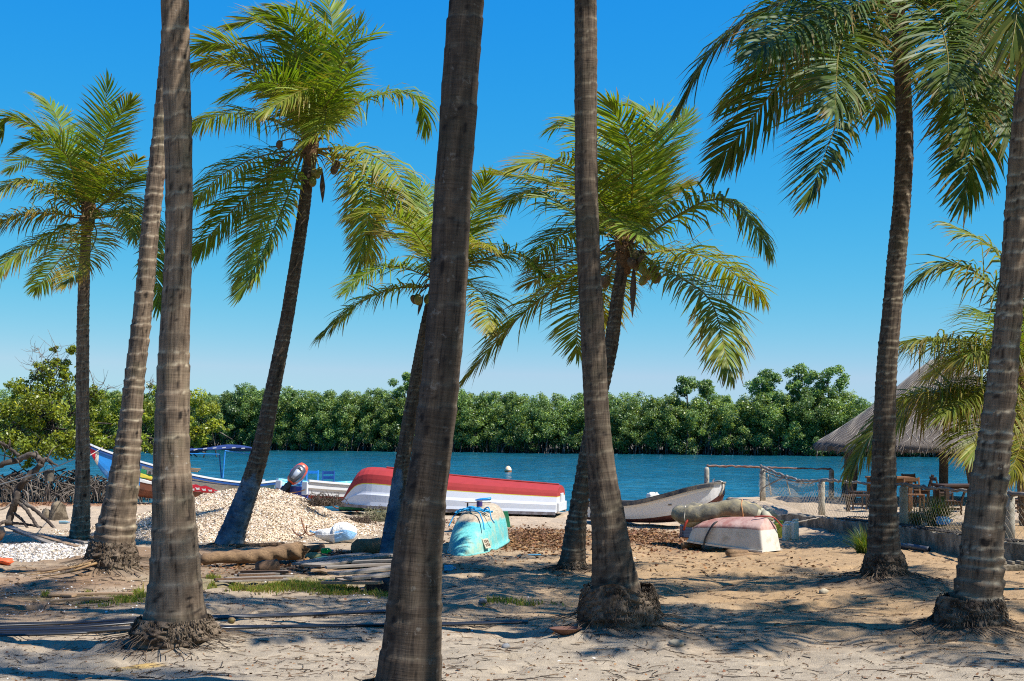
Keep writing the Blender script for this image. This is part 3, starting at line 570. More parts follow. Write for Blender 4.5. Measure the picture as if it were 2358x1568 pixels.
    palm('tall coconut palm with dark hanging fronds above the fence corner, black charred trunk foot', YI,
         [(2037, 1345), (2036, 1290), (2035, 1200), (2035, 1100), (2037, 960), (2044, 820), (2055, 700), (2068, 560), (2079, 430), (2083, 300), (2078, 180), (2068, 60), (2062, 0)], [100, 82, 66, 56, 50, 46, 44, 42, 40, 38, 36, 34, 34], (2072, 7), conv=i, L=3.1, bark=M_BARKB, scars=1.3, seed=19, spacing=.075, rings=.06, root=(.205, .25, .24), darkbase=.28, green=G2, yel=.07, generic=2, gmin=.95, fr=[
        dict(p=[(1480, -40), (1150, -110), (850, -20), (560, 120), (300, 340), (90, 690)], dr=.85), dict(p=[(1480, 0), (1050, 100), (740, 320), (390, 690)], dr=.6), dict(p=[(1480, 20), (1050, 180), (720, 580), (330, 1090)], dr=.45), dict(p=[(1460, 0), (1240, 50), (1140, 310), (1110, 720)], dr=.3, y=.10, d=-1, n=120), dict(p=[(1490, 50), (1350, 280), (1180, 660), (950, 1280)], dr=.2, y=.08, n=120), dict(p=[(1480, 50), (1370, 160), (1390, 480), (1370, 760)], dr=.5),
        dict(p=[(1600, 0), (1800, 60), (1920, 450), (2010, 900)], dr=.4, y=.10, n=120), dict(p=[(1640, 0), (1880, 130), (2040, 560), (1970, 1300)], dr=.35, y=.10, n=120), dict(p=[(1640, -20), (1950, 70), (2190, 450), (2260, 900)], dr=.4), dict(p=[(1480, -20), (1150, -20), (850, 150), (580, 340)], dr=.6, d=-1), dict(p=[(1620, 0), (1780, 120), (1850, 330), (1860, 560)], dr=.5, y=.12, d=-1), dict(p=[(1500, 20), (1250, 120), (1000, 330), (880, 610)], dr=.6, y=.08, d=1), dict(p=[(1600, -20), (1860, 40), (2080, 250), (2200, 700)], dr=.5, d=1)])
    palm('brown coconut palm trunk with dark hollow and sharp pale scars near low wall', YJ,
         [(2235, 1462), (2246, 1400), (2256, 1320), (2264, 1230), (2277, 1120), (2293, 1000), (2308, 880), (2322, 740), (2334, 600), (2342, 470), (2348, 380), (2362, 220), (2385, 0), (2410, -300), (2430, -580)], [132, 114, 102, 94, 82, 74, 66, 60, 56, 52, 50, 48, 48, 46, 44], (2430, -580), conv=lambda x, y: (x, y), L=3.1, generic=10, bark=M_BARKR, scars=1.5, seed=20, spacing=.13, rings=.08, root=(.26, .30, .24), green=G2, gmin=-.2, fr=[dict(p=[(2430, -560), (2420, -350), (2370, -150), (2330, 110)], dr=.6, n=90), dict(p=[(2440, -560), (2470, -300), (2400, -100), (2372, 110)], dr=.6, n=90)])
    k = Zc(1965, 429.8, .509)
    palm('low young coconut palm with wide arching fronds in front of the thatched shelter', YK,
         [(2372, 1255), (2366, 1180), (2356, 1080), (2350, 980), (2348, 880)], [44, 36, 32, 30, 30], (2348, 880), conv=k, L=2.6, LL=1.05, nl=140, seed=21, spacing=.07, green=(.10, .155, .018), yel=.28, fr=[
        dict(p=[(740, 850), (720, 500), (640, 290), (450, 175)], dr=.6, n=60), dict(p=[(740, 860), (690, 560), (560, 390), (400, 350), (280, 425)], dr=.9, n=85), dict(p=[(740, 870), (600, 730), (420, 690), (215, 700)], dr=.9, y=.35), dict(p=[(740, 900), (600, 930), (400, 925), (190, 960)], dr=1.2, y=.4, d=-1), dict(p=[(730, 920), (600, 940), (420, 925), (260, 960), (90, 1110), (0, 1240)], dr=1.5, d=-1, n=110),
        dict(p=[(730, 930), (640, 980), (570, 1080), (545, 1200)], dr=.45, y=.35, d=-1), dict(p=[(750, 930), (780, 1050), (760, 1160), (710, 1300)], dr=.4, y=.6, d=-1), dict(p=[(760, 900), (850, 700), (950, 500), (1100, 400)], dr=.5), dict(p=[(770, 900), (950, 850), (1100, 900), (1200, 1050)], dr=.7), dict(p=[(760, 850), (800, 560), (840, 350), (900, 150)], dr=.3), dict(p=[(740, 900), (650, 800), (520, 770), (380, 830)], dr=.7, d=1), dict(p=[(740, 880), (680, 760), (600, 735), (500, 770)], dr=.7, d=-1, y=.35), dict(p=[(740, 900), (640, 890), (520, 930), (420, 1020)], dr=.6, d=-1), dict(p=[(745, 870), (700, 700), (640, 600), (560, 560)], dr=.5, d=-1, n=60), dict(p=[(760, 930), (830, 1000), (860, 1150), (850, 1300)], dr=.5, y=.5)],
         nuts=[(2340, 905, -.2, 1)])
    # palms that stand beside the picture: only their shade reaches it
    for n_, (x, y, hgt) in enumerate([(8.2, 11.0, 7.4), (10.4, 14.6, 7.6)]):
        z = gz(x, y); ds = [(x/y*FD+CX, HZ-z/y*FD)]
        for u in (.35, .7, 1): ds.append(((x-.25*u)/y*FD+CX, HZ-(z+hgt*u)/y*FD))
        palm(['coconut palm standing out of view level with the hollow trunk', 'coconut palm standing out of view level with the charred trunk'][n_], y, ds, [.42/y*FD, .28/y*FD, .24/y*FD, .22/y*FD], None, L=3.0, generic=13, seed=30+n_, ds=.04, green=G2, gmin=-.15)
    f0, f1 = pt(938, 1600, YF), pt(1078, -40, YF); fd = (f1-f0).normalized(); sv = Vector((math.cos(R(SUN_EL))*math.cos(R(SUN_AZ)), math.cos(R(SUN_EL))*math.sin(R(SUN_AZ)), math.sin(R(SUN_EL))))
    # its trunk throws the dark band up the closest trunk
    b_ = f0+sv*(4.35/sv.x)+Vector((math.sin(R(SUN_AZ)), -math.cos(R(SUN_AZ)), 0))*.055; k_ = (b_.z-gz(b_.x, b_.y))/fd.z; b_ = b_-fd*k_; pts = [b_+fd*u for u in (0, 3, 6, 9, 12.4)]
    palm('coconut palm standing out of view whose trunk shades the closest trunk', b_.y, [(q.x/b_.y*FD+CX, HZ-q.z/b_.y*FD) for q in pts], [.24/b_.y*FD, .13/b_.y*FD, .125/b_.y*FD, .12/b_.y*FD, .12/b_.y*FD], None, L=2.6, generic=9, seed=36, ds=.05, green=G2, gmin=.2)
# ================================================================== mangroves
def leaf_cloud(centres, radii, counts, size, cols, rg, squash=.8, shell=.55, face=.5):
    Ps, Ns, Cs, Ss = [], [], [], []
    for c, r, n, col in zip(centres, radii, counts, cols):
        d = vnorm(rg.normal(0, 1, (n, 3))); rad = r*(shell+(1-shell)*rg.random((n, 1))**.6)*(1+rg.normal(0, .10, (n, 1)))
        Ps.append(np.array(c)+d*rad*np.array([1, 1, squash])); Ns.append(vnorm(d*face+np.array([0, 0, .45])+rg.normal(0, .55, (n, 3))))
        Cs.append(np.array(col)*(1+rg.normal(0, .22, (n, 1)))*np.where(rg.random((n, 1)) < .06, np.array([2.2, 1.7, .8]), 1.0))
        Ss.append(size*(1+rg.normal(0, .22, n)))
    P = np.vstack(Ps); Nv = np.vstack(Ns); Cv = np.clip(np.vstack(Cs), .004, 1); S = np.concatenate(Ss)[:, None]; n = len(P)
    a = vnorm(np.cross(Nv, rg.normal(0, 1, (n, 3)))); b = np.cross(Nv, a)
    V = np.stack([P-a*S*.5, P+b*S*.24-Nv*S*.05, P+a*S*.5, P-b*S*.24-Nv*S*.05], 1).reshape(-1, 3)
    F = np.arange(n*4).reshape(n, 4); return V, F, np.repeat(Cv, 4, 0)
M_DARKWOOD = mat('mangrove_wood', (.055, .043, .034), .9, .4, 6, (.22, .19, .16), .3, 40, .4, .01, .1)
M_TWIG = mat('bare_twig', (.20, .165, .13), .9, .3, 6, None, 0, 40, .3, .01, .1)
def build_far_forest():
    rg = np.random.default_rng(5); cen, rad, cnt, cols = [], [], [], []
    def tree(x, y, H, lean=0, dens=1.0, w=1.0, z0=-2.1):
        hue = rg.random(); base = np.array([.13, .215, .065])*(1-hue)+np.array([.19, .27, .07])*hue; base = base*rg.uniform(.75, 1.25)
        nc = int(16+H*4.5)
        for q in range(nc):
            u = (q+.5)/nc; z = z0+.55+u*(H-.75); ww = w*(1.15 if u < .6 else 1.15*(1-(u-.6)/.4*.75))
            cx = x+rg.normal(0, .68*ww)+lean*u; cy = y+rg.normal(0, .6*ww)-(.5*(1-u)); r = rg.uniform(.26, .60)*(1 if u < .8 else .75)
            cen.append((cx, cy, z)); rad.append(r); cnt.append(int(270*dens*(r/.6)**1.7)); cols.append(base*rg.uniform(.8, 1.2))
    hx = lambda x, y: CX+x/y*FD
    for q in range(430):
        x = rg.uniform(-60, 50); y = ybank(x)+rg.uniform(-.9, .6); cen.append((x, y, rg.uniform(-2.15, -1.0))); rad.append(rg.uniform(.3, .6)); cnt.append(240); cols.append(np.array([.14, .22, .065])*rg.uniform(.7, 1.35))
    for row, dn in ((0, 1.0), (1, .9), (2, .75)):
        x = -62
        while x < 52:
            y = ybank(x)+.8+row*1.9+rg.normal(0, .35); d = hx(x, y)
            top = np.interp(d, [-400, 0, 100, 450, 520, 640, 740, 850, 920, 960, 1080, 1250, 1400, 1500, 1600, 1700, 1780, 1900, 2000, 2100, 2600], [880, 885, 880, 895, 876, 874, 884, 882, 892, 880, 880, 895, 893, 890, 893, 892, 885, 880, 905, 910, 905])+10
            H = (HZ-top)/FD*y+2.1; H = H*rg.uniform(.86, 1.03)*(1, .97, 1.0)[row]
            tree(x, y, H, rg.normal(0, .3), dn*(1.0 if -38 < x < 30 else .55)); x += rg.uniform(.75, 1.25)
    V, F, C = leaf_cloud(cen, rad, cnt, .15, cols, rg, shell=.3)
    o = np_mesh('mangrove_forest', V, F, M_MANG, cattr=C); tag(o, 'dense dark green mangrove wood along the far bank', 'mangrove forest', None, 'stuff')
    # stems and prop roots along the waterline
    vs, fs = [], []; b = 0
    for q in range(2600):
        x = rg.uniform(-50, 40); y = ybank(x)+rg.uniform(-.5, 3.2); h = rg.uniform(.5, 1.3); dx = rg.normal(0, .35)
        P = np.array([(x+dx, y-abs(dx)*.6-.25, -2.45), (x+dx*.75, y-.2, -2.35+h*.6), (x, y, -2.3+h), (x-dx*.1, y+.1, -2.2+h*1.25)]); w = rg.uniform(.025, .06)
        ring = np.stack([P-(w, 0, 0), P+(0, -w, 0), P+(w, 0, 0)], 1).reshape(-1, 3); vs.append(ring)
        fs.append(np.array([(e*3+g, e*3+(g+1) % 3, e*3+3+(g+1) % 3, e*3+3+g) for e in range(3) for g in range(3)])+b); b += 12
    o = np_mesh('mangrove_roots', np.vstack(vs), np.vstack(fs), M_DARKWOOD); tag(o, 'dark prop roots in the shade under the far mangrove wood', 'mangrove roots', None, 'stuff')
    # trees that stand clear above the rest
    for (lab, dx, topy, boty, wd, n, seed) in [('small mangrove tree with a round top leaning clear of the far wood', 1580, 866, 905, 26, 9, 3), ('broad mangrove tree with two domes of leaves above the far wood', 1755, 852, 925, 44, 20, 4), ('tallest mangrove tree, narrow and upright, above the far wood', 1838, 838, 930, 30, 17, 5), ('loose open topped mangrove tree, last tall one before the thatched roof', 1905, 843, 930, 46, 18, 6), ('narrow mangrove tree top, a short spire above the far wood', 1628, 874, 915, 17, 8, 8), ('rounded mangrove tree above the far wood beside the closest palm trunk', 930, 856, 905, 34, 13, 9)]:
        rg2 = np.random.default_rng(seed); Y = float(ybank((dx-CX)/FD*103))+2.0; p = pt(dx, boty, Y); org = Vector((p.x, p.y, -2.1))
        t = thing('mangrove_tree', lab, 'tree', org, 0, 'mangrove trees on the far bank')
        k = Y/FD; c2, r2, n2, co2 = [], [], [], []
        base = np.array([.10, .165, .05])*rg2.uniform(.85, 1.15)
        for q in range(n):
            u = (q+.5)/n; z = -(boty-u*(boty-topy-6)-HZ)*k; ww = wd*k*(1-abs(u-.62)*.8)
            c2.append((p.x+rg2.uniform(-.95, .95)*ww, p.y+rg2.normal(0, .5), z)); r2.append(rg2.uniform(.32, .55)); n2.append(230); co2.append(base*1.4*rg2.uniform(.8, 1.2))
        V, F, C = leaf_cloud(c2, r2, n2, .19, co2, rg2, shell=.35); np_mesh('crown', V, F, M_MANG, t, cattr=C, org=org)
        m = MB(); top = Vector((p.x, p.y, -(topy+12-HZ)*k)); m.tube([org, org.lerp(top, .5)+Vector((.15, 0, 0)), top], [.14, .09, .03], 6)
        for c_ in c2[::2]:
            q = org.lerp(top, min(.95, max(.3, (c_[2]-org.z)/(top.z-org.z)-.1))); m.tube([q, Vector(c_)], [.04, .012], 4)
        m.build('trunk', M_DARKWOOD, t, org=org)
def prop_roots(m, x0, x1, y0, y1, z, n, rg, hmax=1.0):
    for q in range(n):
        x = rg.uniform(x0, x1); y = rg.uniform(y0, y1); h = rg.uniform(.35, hmax); a = rg.uniform(0, 6.28); l = rg.uniform(.3, 1.0)
        p0 = Vector((x, y, z+h)); p2 = Vector((x+math.cos(a)*l, y+math.sin(a)*l*.7, z-.12)); p1 = p0.lerp(p2, .5)+Vector((math.cos(a)*l*.22, 0, h*.28))
        r = rg.uniform(.012, .028); m.tube(crvv([p0, p1, p2], 6), [r*1.1, r, r, r*.9, r*.85, r*.8], 5, cap=False)
        if rg.random() < .55:
            p3 = p1+Vector((rg.uniform(-.5, .5), rg.uniform(-.4, .3), 0)); p3.z = z-.1; m.tube([p1, (p1+p3)/2+Vector((0, 0, .12)), p3], [r*.8, r*.7, r*.6], 4, cap=False)
def near_mangrove(label, blobs, Y, seed, roots, twigs=(), green=(.15, .20, .016), trunk_at=None, size=.105, dens=1.35):
    rg = np.random.default_rng(seed); bx = sum(b[0] for b in blobs)/len(blobs); p = pt(trunk_at or bx, 1142, Y); org = Vector((p.x, p.y, -2.4))
    t = thing('mangrove_tree', label, 'tree', org, 0, 'bright mangroves on the near shore'); k = Y/FD
    cen, rad, cnt, cols = [], [], [], []
    for (x, y, r, dy) in blobs:
        c = pt(x, y, Y+dy); R_ = r*k
        nsub = 5+int(R_*6)
        for q in range(nsub):
            d = vnorm(rg.normal(0, 1, 3)); cc = np.array(c)+d*R_*rg.uniform(.35, .95)*np.array([1, .8, .85]); rr = R_*rg.uniform(.28, .5)
            hue = rg.random(); col = np.array(green)*(1-hue*.6)+np.array([.28, .30, .03])*hue*.6
            cen.append(cc); rad.append(rr); cnt.append(int(125*dens*(rr/.35)**1.7)+20); cols.append(col*rg.uniform(.75, 1.2))
    V, F, C = leaf_cloud(cen, rad, cnt, size, cols, rg, shell=.35); np_mesh('crown', V, F, M_MANG, t, cattr=C, org=org)
    m = MB(); m.smooth = True; hub = Vector((p.x, p.y+.3, sum(c_[2] for c_ in cen)/len(cen)-.75))
    for c in cen[::2]:
        c = Vector(c); b = hub+Vector((rg.normal(0, .6), rg.normal(0, .3), rg.uniform(-.3, .4))); mid = b.lerp(c, .5)+Vector((rg.normal(0, .2), rg.normal(0, .1), rg.uniform(-.1, .25)))
        m.tube(crvv([b, mid, c], 5), [.022, .018, .014, .010, .006], 5, cap=False)
    m.build('branch', M_DARKWOOD, t, org=org)
    if twigs:
        for (x, y, x2, y2, n) in twigs:
            m = MB(); m.smooth = True
            a = pt(x, y, Y); b = pt(x2, y2, Y); m.tube(crvv([a, a.lerp(b, .5)+Vector((.08, 0, .05)), b], 6), [.018, .015, .012, .010, .007, .004], 4)
            for q in range(n):
                s = a.lerp(b, rg.uniform(.3, 1)); e = s+Vector((rg.normal(0, .35), rg.normal(0, .2), rg.uniform(-.15, .45))); mm = s.lerp(e, .5)+Vector((rg.normal(0, .08), 0, -.08)); m.tube(crvv([s, mm, e], 4), [.009, .007, .005, .003], 3, cap=False)
            m.build('bare_twig', M_TWIG, t, org=org)
    m = MB(); m.smooth = True; prop_roots(m, *roots[:6], rg, roots[6] if len(roots) > 6 else 1.0); m.build('prop_root', M_ROOTM, t, org=org)
M_ROOTM = mat('mangrove_root', (.055, .042, .033), .85, .45, 5, (.20, .165, .13), .35, 40, .4, .01, .15, dscale=2.2)  # pale blotches in the colour stand for sunlit bits of root
def build_near_mangroves():
    x_ = lambda d, Y: (d-CX)/FD*Y
    near_mangrove('wide bright green mangrove with bare twigs on top behind the dead branch', [(40, 960, 62, 0), (110, 940, 62, -.5), (175, 950, 55, 0), (20, 1010, 55, -.6), (95, 1020, 55, -1), (160, 1030, 42, -.5), (60, 1045, 34, -.5), (200, 1010, 40, -.2), (130, 860, 34, 0), (165, 810, 22, 0), (100, 885, 44, 0), (60, 890, 36, 0), (140, 895, 40, 0), (110, 840, 26, 0), (165, 860, 34, 0), (200, 930, 46, .2), (0, 930, 46, 0), (215, 905, 26, 0), (145, 830, 24, .2), (-40, 960, 60, 0), (125, 805, 10, 0), (30, 900, 26, .5)], 43, 51,
                  (x_(-30, 43), x_(185, 43), 41.2, 44.5, -2.42, 230), [(100, 900, 88, 800, 26), (120, 880, 70, 830, 22), (130, 860, 125, 790, 14), (205, 920, 240, 880, 12)], trunk_at=90)
    near_mangrove('middle mangrove bush with bright leaves behind the raised bow of the painted canoe boat', [(235, 960, 52, 0), (285, 950, 55, .3), (330, 960, 52, 0), (250, 1020, 42, -.5), (310, 1020, 46, -.4), (350, 900, 28, .5), (370, 940, 36, .3), (365, 1010, 36, 0), (215, 990, 40, 0)], 44.5, 52,
                  (x_(175, 43), x_(330, 43), 41.5, 44.5, -2.42, 200, .8), [(225, 930, 250, 885, 10), (340, 910, 352, 872, 8)], green=(.12, .19, .018), trunk_at=270)
    near_mangrove('yellow green mangrove bush hanging over the water beside the blue boat awning', [(440, 930, 40, 0), (470, 950, 42, 0), (430, 985, 38, -.3), (485, 990, 32, -.2), (455, 1015, 30, -.2), (420, 1020, 26, -.2), (380, 1020, 34, 0), (400, 1000, 34, 0), (510, 985, 18, 0), (410, 960, 40, 0)], 46, 53,
                  (x_(380, 46), x_(470, 46), 45.5, 47, -2.45, 30, .6), green=(.27, .31, .025), trunk_at=430)
# ================================================================== boats
def hull(m, st, prof, mats, th=.03, inner=True, transom=True, flip=False, inmat=None, close_bow=True, ridge=None):
    """st: (x, halfbeam, z keel, z sheer); prof: (beam share, height share) keel to gunwale; mats: one index per strake"""
    k = len(prof); G = []
    f = (lambda p: Vector((p[0], p[1], -p[2]))) if flip else (lambda p: Vector(p))
    def ring(s, off):
        x, hb, zk, zs = s; hb2 = max(hb-off, .004)
        return [(x, -hb2*a, zk+off+(zs-zk-off)*b) for a, b in reversed(prof)]+[(x, hb2*a, zk+off+(zs-zk-off)*b) for a, b in prof[1:]]
    O = [ring(s, 0) for s in st]; n = 2*k-1
    mi = list(reversed(mats))+list(mats)
    for i in range(len(O)-1):
        for j in range(n-1):
            m.add([f(p) for p in (O[i][j], O[i+1][j], O[i+1][j+1], O[i][j+1])], [(0, 1, 2, 3)], mi[j])
    if transom:
        for j in range(k-1):
            m.add([f(p) for p in (O[0][j], O[0][j+1], O[0][n-2-j], O[0][n-1-j])], [(0, 1, 2, 3)], mi[j])
    if inner:
        st2 = [(s[0]+(th if i == 0 else 0), s[1], s[2], s[3]) for i, s in enumerate(st)]
        I = [ring(s, th) for s in st2]; im = inmat if inmat is not None else mi[0]
        for i in range(len(I)-1):
            for j in range(n-1): m.add([f(p) for p in (I[i][j+1], I[i+1][j+1], I[i+1][j], I[i][j])], [(0, 1, 2, 3)], im)
            for j in (0, n-1): m.add([f(p) for p in (O[i][j], O[i+1][j], I[i+1][j], I[i][j])], [(0, 1, 2, 3)], im)
        if transom:
            for j in range(k-1): m.add([f(p) for p in (I[0][j], I[0][j+1], I[0][n-2-j], I[0][n-1-j])], [(0, 1, 2, 3)], im)
    return O
def fine(st, n):
    """smooth resampling of stations"""
    A = np.array(st, float); x = np.linspace(A[0, 0], A[-1, 0], n); x[-1] = A[-1, 0]
    t = np.linspace(0, 1, n); C = crv([tuple(r[:3]) for r in A], n); D = crv([(r[0], r[3], 0) for r in A], n*3)
    out = []
    for c in C: out.append((c[0], max(c[1], .006), c[2], float(np.interp(c[0], D[:, 0], D[:, 1]))))
    return out
def sheer_pts(st, side, dz=0, out=0, prof_top=1.0): return [Vector((s[0], side*(s[1]*prof_top+out), s[3]+dz)) for s in st]
P_WHITE = mat('white_boat_paint', (.60, .60, .60), .35, .05, 5, (.45, .42, .38), .02, 25, .08, .004, .5)
P_WHITE2 = mat('worn_white_paint', (.62, .55, .45), .55, .10, 5, (.42, .35, .26), .26, 25, .15, .004, .35, dscale=4)
P_SKIFF = mat('chalky_white_paint', (.80, .76, .70), .55, .06, 5, (.60, .52, .43), .06, 25, .15, .004, .35, dscale=5)
P_RED = mat('red_antifouling', (.34, .032, .026), .65, .18, 7, (.30, .03, .025), .3, 30, .2, .004, .3)
P_PINK = mat('faded_red_paint', (.33, .15, .12), .75, .15, 6, (.50, .33, .27), .4, 30, .2, .004, .25)
P_MAROON = mat('maroon_paint', (.12, .035, .03), .7, .25, 6, (.2, .1, .07), .25)
P_YEL = mat('yellow_line', (.62, .50, .06), .6, .1)
P_BLUE = mat('bright_blue_paint', (.018, .22, .60), .45, .15, 5, (.25, .42, .6), .12)
P_NAVY = mat('navy_paint', (.012, .06, .22), .5, .15, 5)
P_LBLUE = mat('light_blue_paint', (.16, .55, .72), .5, .12, 5, (.55, .68, .70), .25)
P_BROWN = mat('brown_bottom', (.20, .07, .04), .7, .3, 5, (.09, .04, .03), .3)
P_GREEN = mat('green_paint', (.02, .20, .09), .55, .2, 5)
P_CRIM = mat('crimson_paint', (.50, .012, .035), .5, .1)
P_BLACK = mat('black_rubber', (.018, .018, .02), .7, .3, 8, (.06, .055, .05), .3)
P_GREY = mat('grey_gunwale', (.30, .29, .30), .7, .2, 6, (.12, .09, .08), .4)
W_OLD = wood('old_grey_wood', (.30, .26, .21), (.10, .08, .065)); W_BR = wood('brown_wood', (.17, .10, .055), (.05, .03, .02)); W_TAN = wood('tan_wood', (.34, .23, .13), (.14, .085, .05)); W_LOG = wood('log_wood', (.25, .155, .08), (.07, .042, .025))
ROPE_B = mat('blue_rope', (.01, .26, .50), .6, .2, 20); ROPE_O = mat('orange_rope', (.42, .20, .08), .7, .2, 20); ROPE_W = mat('pale_rope', (.50, .44, .34), .8, .2, 20); STRAP = mat('dark_strap', (.035, .032, .03), .7, .2, 12)
def upturned_skiff():
    S = pt(1291, 1177, 33.6); B = pt(775, 1160, 34.75); Lh = (B-S).length
    t = thing('upturned_boat', 'long upturned white boat with red bottom and yellow line, propped at the waterline', 'boat', mw=frame(S, B))
    st = fine([(0, .70, -.62, 0), (1.2, .80, -.68, 0), (2.6, .84, -.77, 0), (3.7, .76, -.86, 0), (4.45, .58, -.92, .0), (4.78, .44, -.91, .0), (4.98, .33, -.82, .01), (5.12, .24, -.64, .01), (5.26, .15, -.40, .01), (5.38, .07, -.17, .015), (Lh-.03, .012, -.03, .02)], 40)
    prof = [(0, 0), (.36, .07), (.66, .18), (.73, .29), (.78, .405), (.785, .43), (.845, .62), (.875, .66), (.93, .70), (.955, .88), (1.0, 1.0)]
    mats = [1, 1, 1, 1, 2, 0, 0, 0, 0, 0]
    m = MB(); m.smooth = False; hull(m, st, prof, mats, flip=True, inmat=3)
    m.build('hull', [P_WHITE, P_RED, P_YEL, P_GREY], t, weld=True, bevel=.006)
    m = MB(); m.tube([Vector((x, 0, z)) for x, z in ((.05, .632), (1.2, .69), (2.6, .78), (3.7, .87), (4.3, .925))], .022, 6); m.build('keel', P_RED, t)
    for sd in (-1, 1):
        m = MB()
        for i in range(len(st)-1): m.beam((st[i][0], sd*(st[i][1]+.02), -.012), (st[i+1][0], sd*(st[i+1][1]+.02), -.012), .05, .07)
        m.build('rubbing_strake', [P_GREY], t)
    m = MB(); m.beam((-.028, -.52, .12), (-.028, .52, .12), .05, .2); m.beam((-.022, -.14, .3), (-.022, .14, .3), .04, .26); m.build('transom_board', [P_WHITE], t, bevel=.008)
    # what it stands on
    p = gp(1268, 1183); tyre('old_black_tyre', 'black tyre wrapped in plastic under the stern of the upturned boat', (p.x-.1, p.y+.30, p.z+.07), .28, .10, flat=True)
    p = gp(1168, 1180); tyre('small_trolley_wheel', 'dark spoked wheel under the middle of the upturned boat', (p.x, p.y+.2, p.z+.10), .10, .10, flat=False, cat='wheel')
    # wreck of a green plank boat in its shade
    a = pt(783, 1176, 34.9); b = pt(925, 1176, 34.9); t2 = thing('wrecked_plank_boat', 'old dark plank boat with a green stripe lying under the upturned boat', 'boat', mw=frame((a.x, a.y, a.z), b))
    L2 = (b-a).length; st2 = fine([(0, .30, 0, .16), (.5, .36, 0, .15), (L2-.4, .33, .0, .15), (L2, .05, .05, .20)], 12); m = MB(); hull(m, st2, [(0, 0), (.6, .04), (.85, .3), (.92, .7), (1, 1)], [0, 0, 1, 2], inmat=0); m.build('hull', [P_BLACK, P_GREEN, P_GREY], t2, weld=True)
def tyre(name, label, c, R_, r, flat=True, cat='tyre', group=None, tilt=0):
    M = Matrix.Identity(4) if flat else Matrix.Rotation(R(90), 4, 'X')
    if tilt: M = Matrix.Rotation(tilt, 4, 'X') @ M
    t = thing(name, label, cat, mw=Matrix.Translation(Vector(c)) @ M, group=group)
    m = MB(); m.smooth = True
    prof = [(R_-r*.75, -r*.75), (R_-r*.2, -r*.85), (R_, -r*.55), (R_+.004, 0), (R_, r*.55), (R_-r*.2, r*.85), (R_-r*.75, r*.75), (R_-r*.9, 0), (R_-r*.75, -r*.75)]
    m.lathe(prof, 32, cap=False); m.build('tyre_body', P_BLACK, t)
    m = MB()
    for q in range(44):
        a = 2*math.pi*q/44
        for s_ in (-1, 1): m.box((math.cos(a)*(R_+.002), math.sin(a)*(R_+.002), s_*r*.28), (.012, R_*.10, r*.40), Matrix.Rotation(a, 3, 'Z') @ Matrix.Rotation(.5*s_, 3, 'X'))
    m.build('tread', P_BLACK, t)
    if not flat:
        m = MB(); m.lathe([(.012, -.02), (R_*.3, -.02), (R_*.3, .02), (.012, .02)], 12)
        for q in range(9):
            a = 2*math.pi*q/9; m.beam((0, 0, 0), (math.cos(a)*(R_-r*.6), math.sin(a)*(R_-r*.6), 0), .012, .012)
        m.build('spokes', P_GREY, t)
    return t
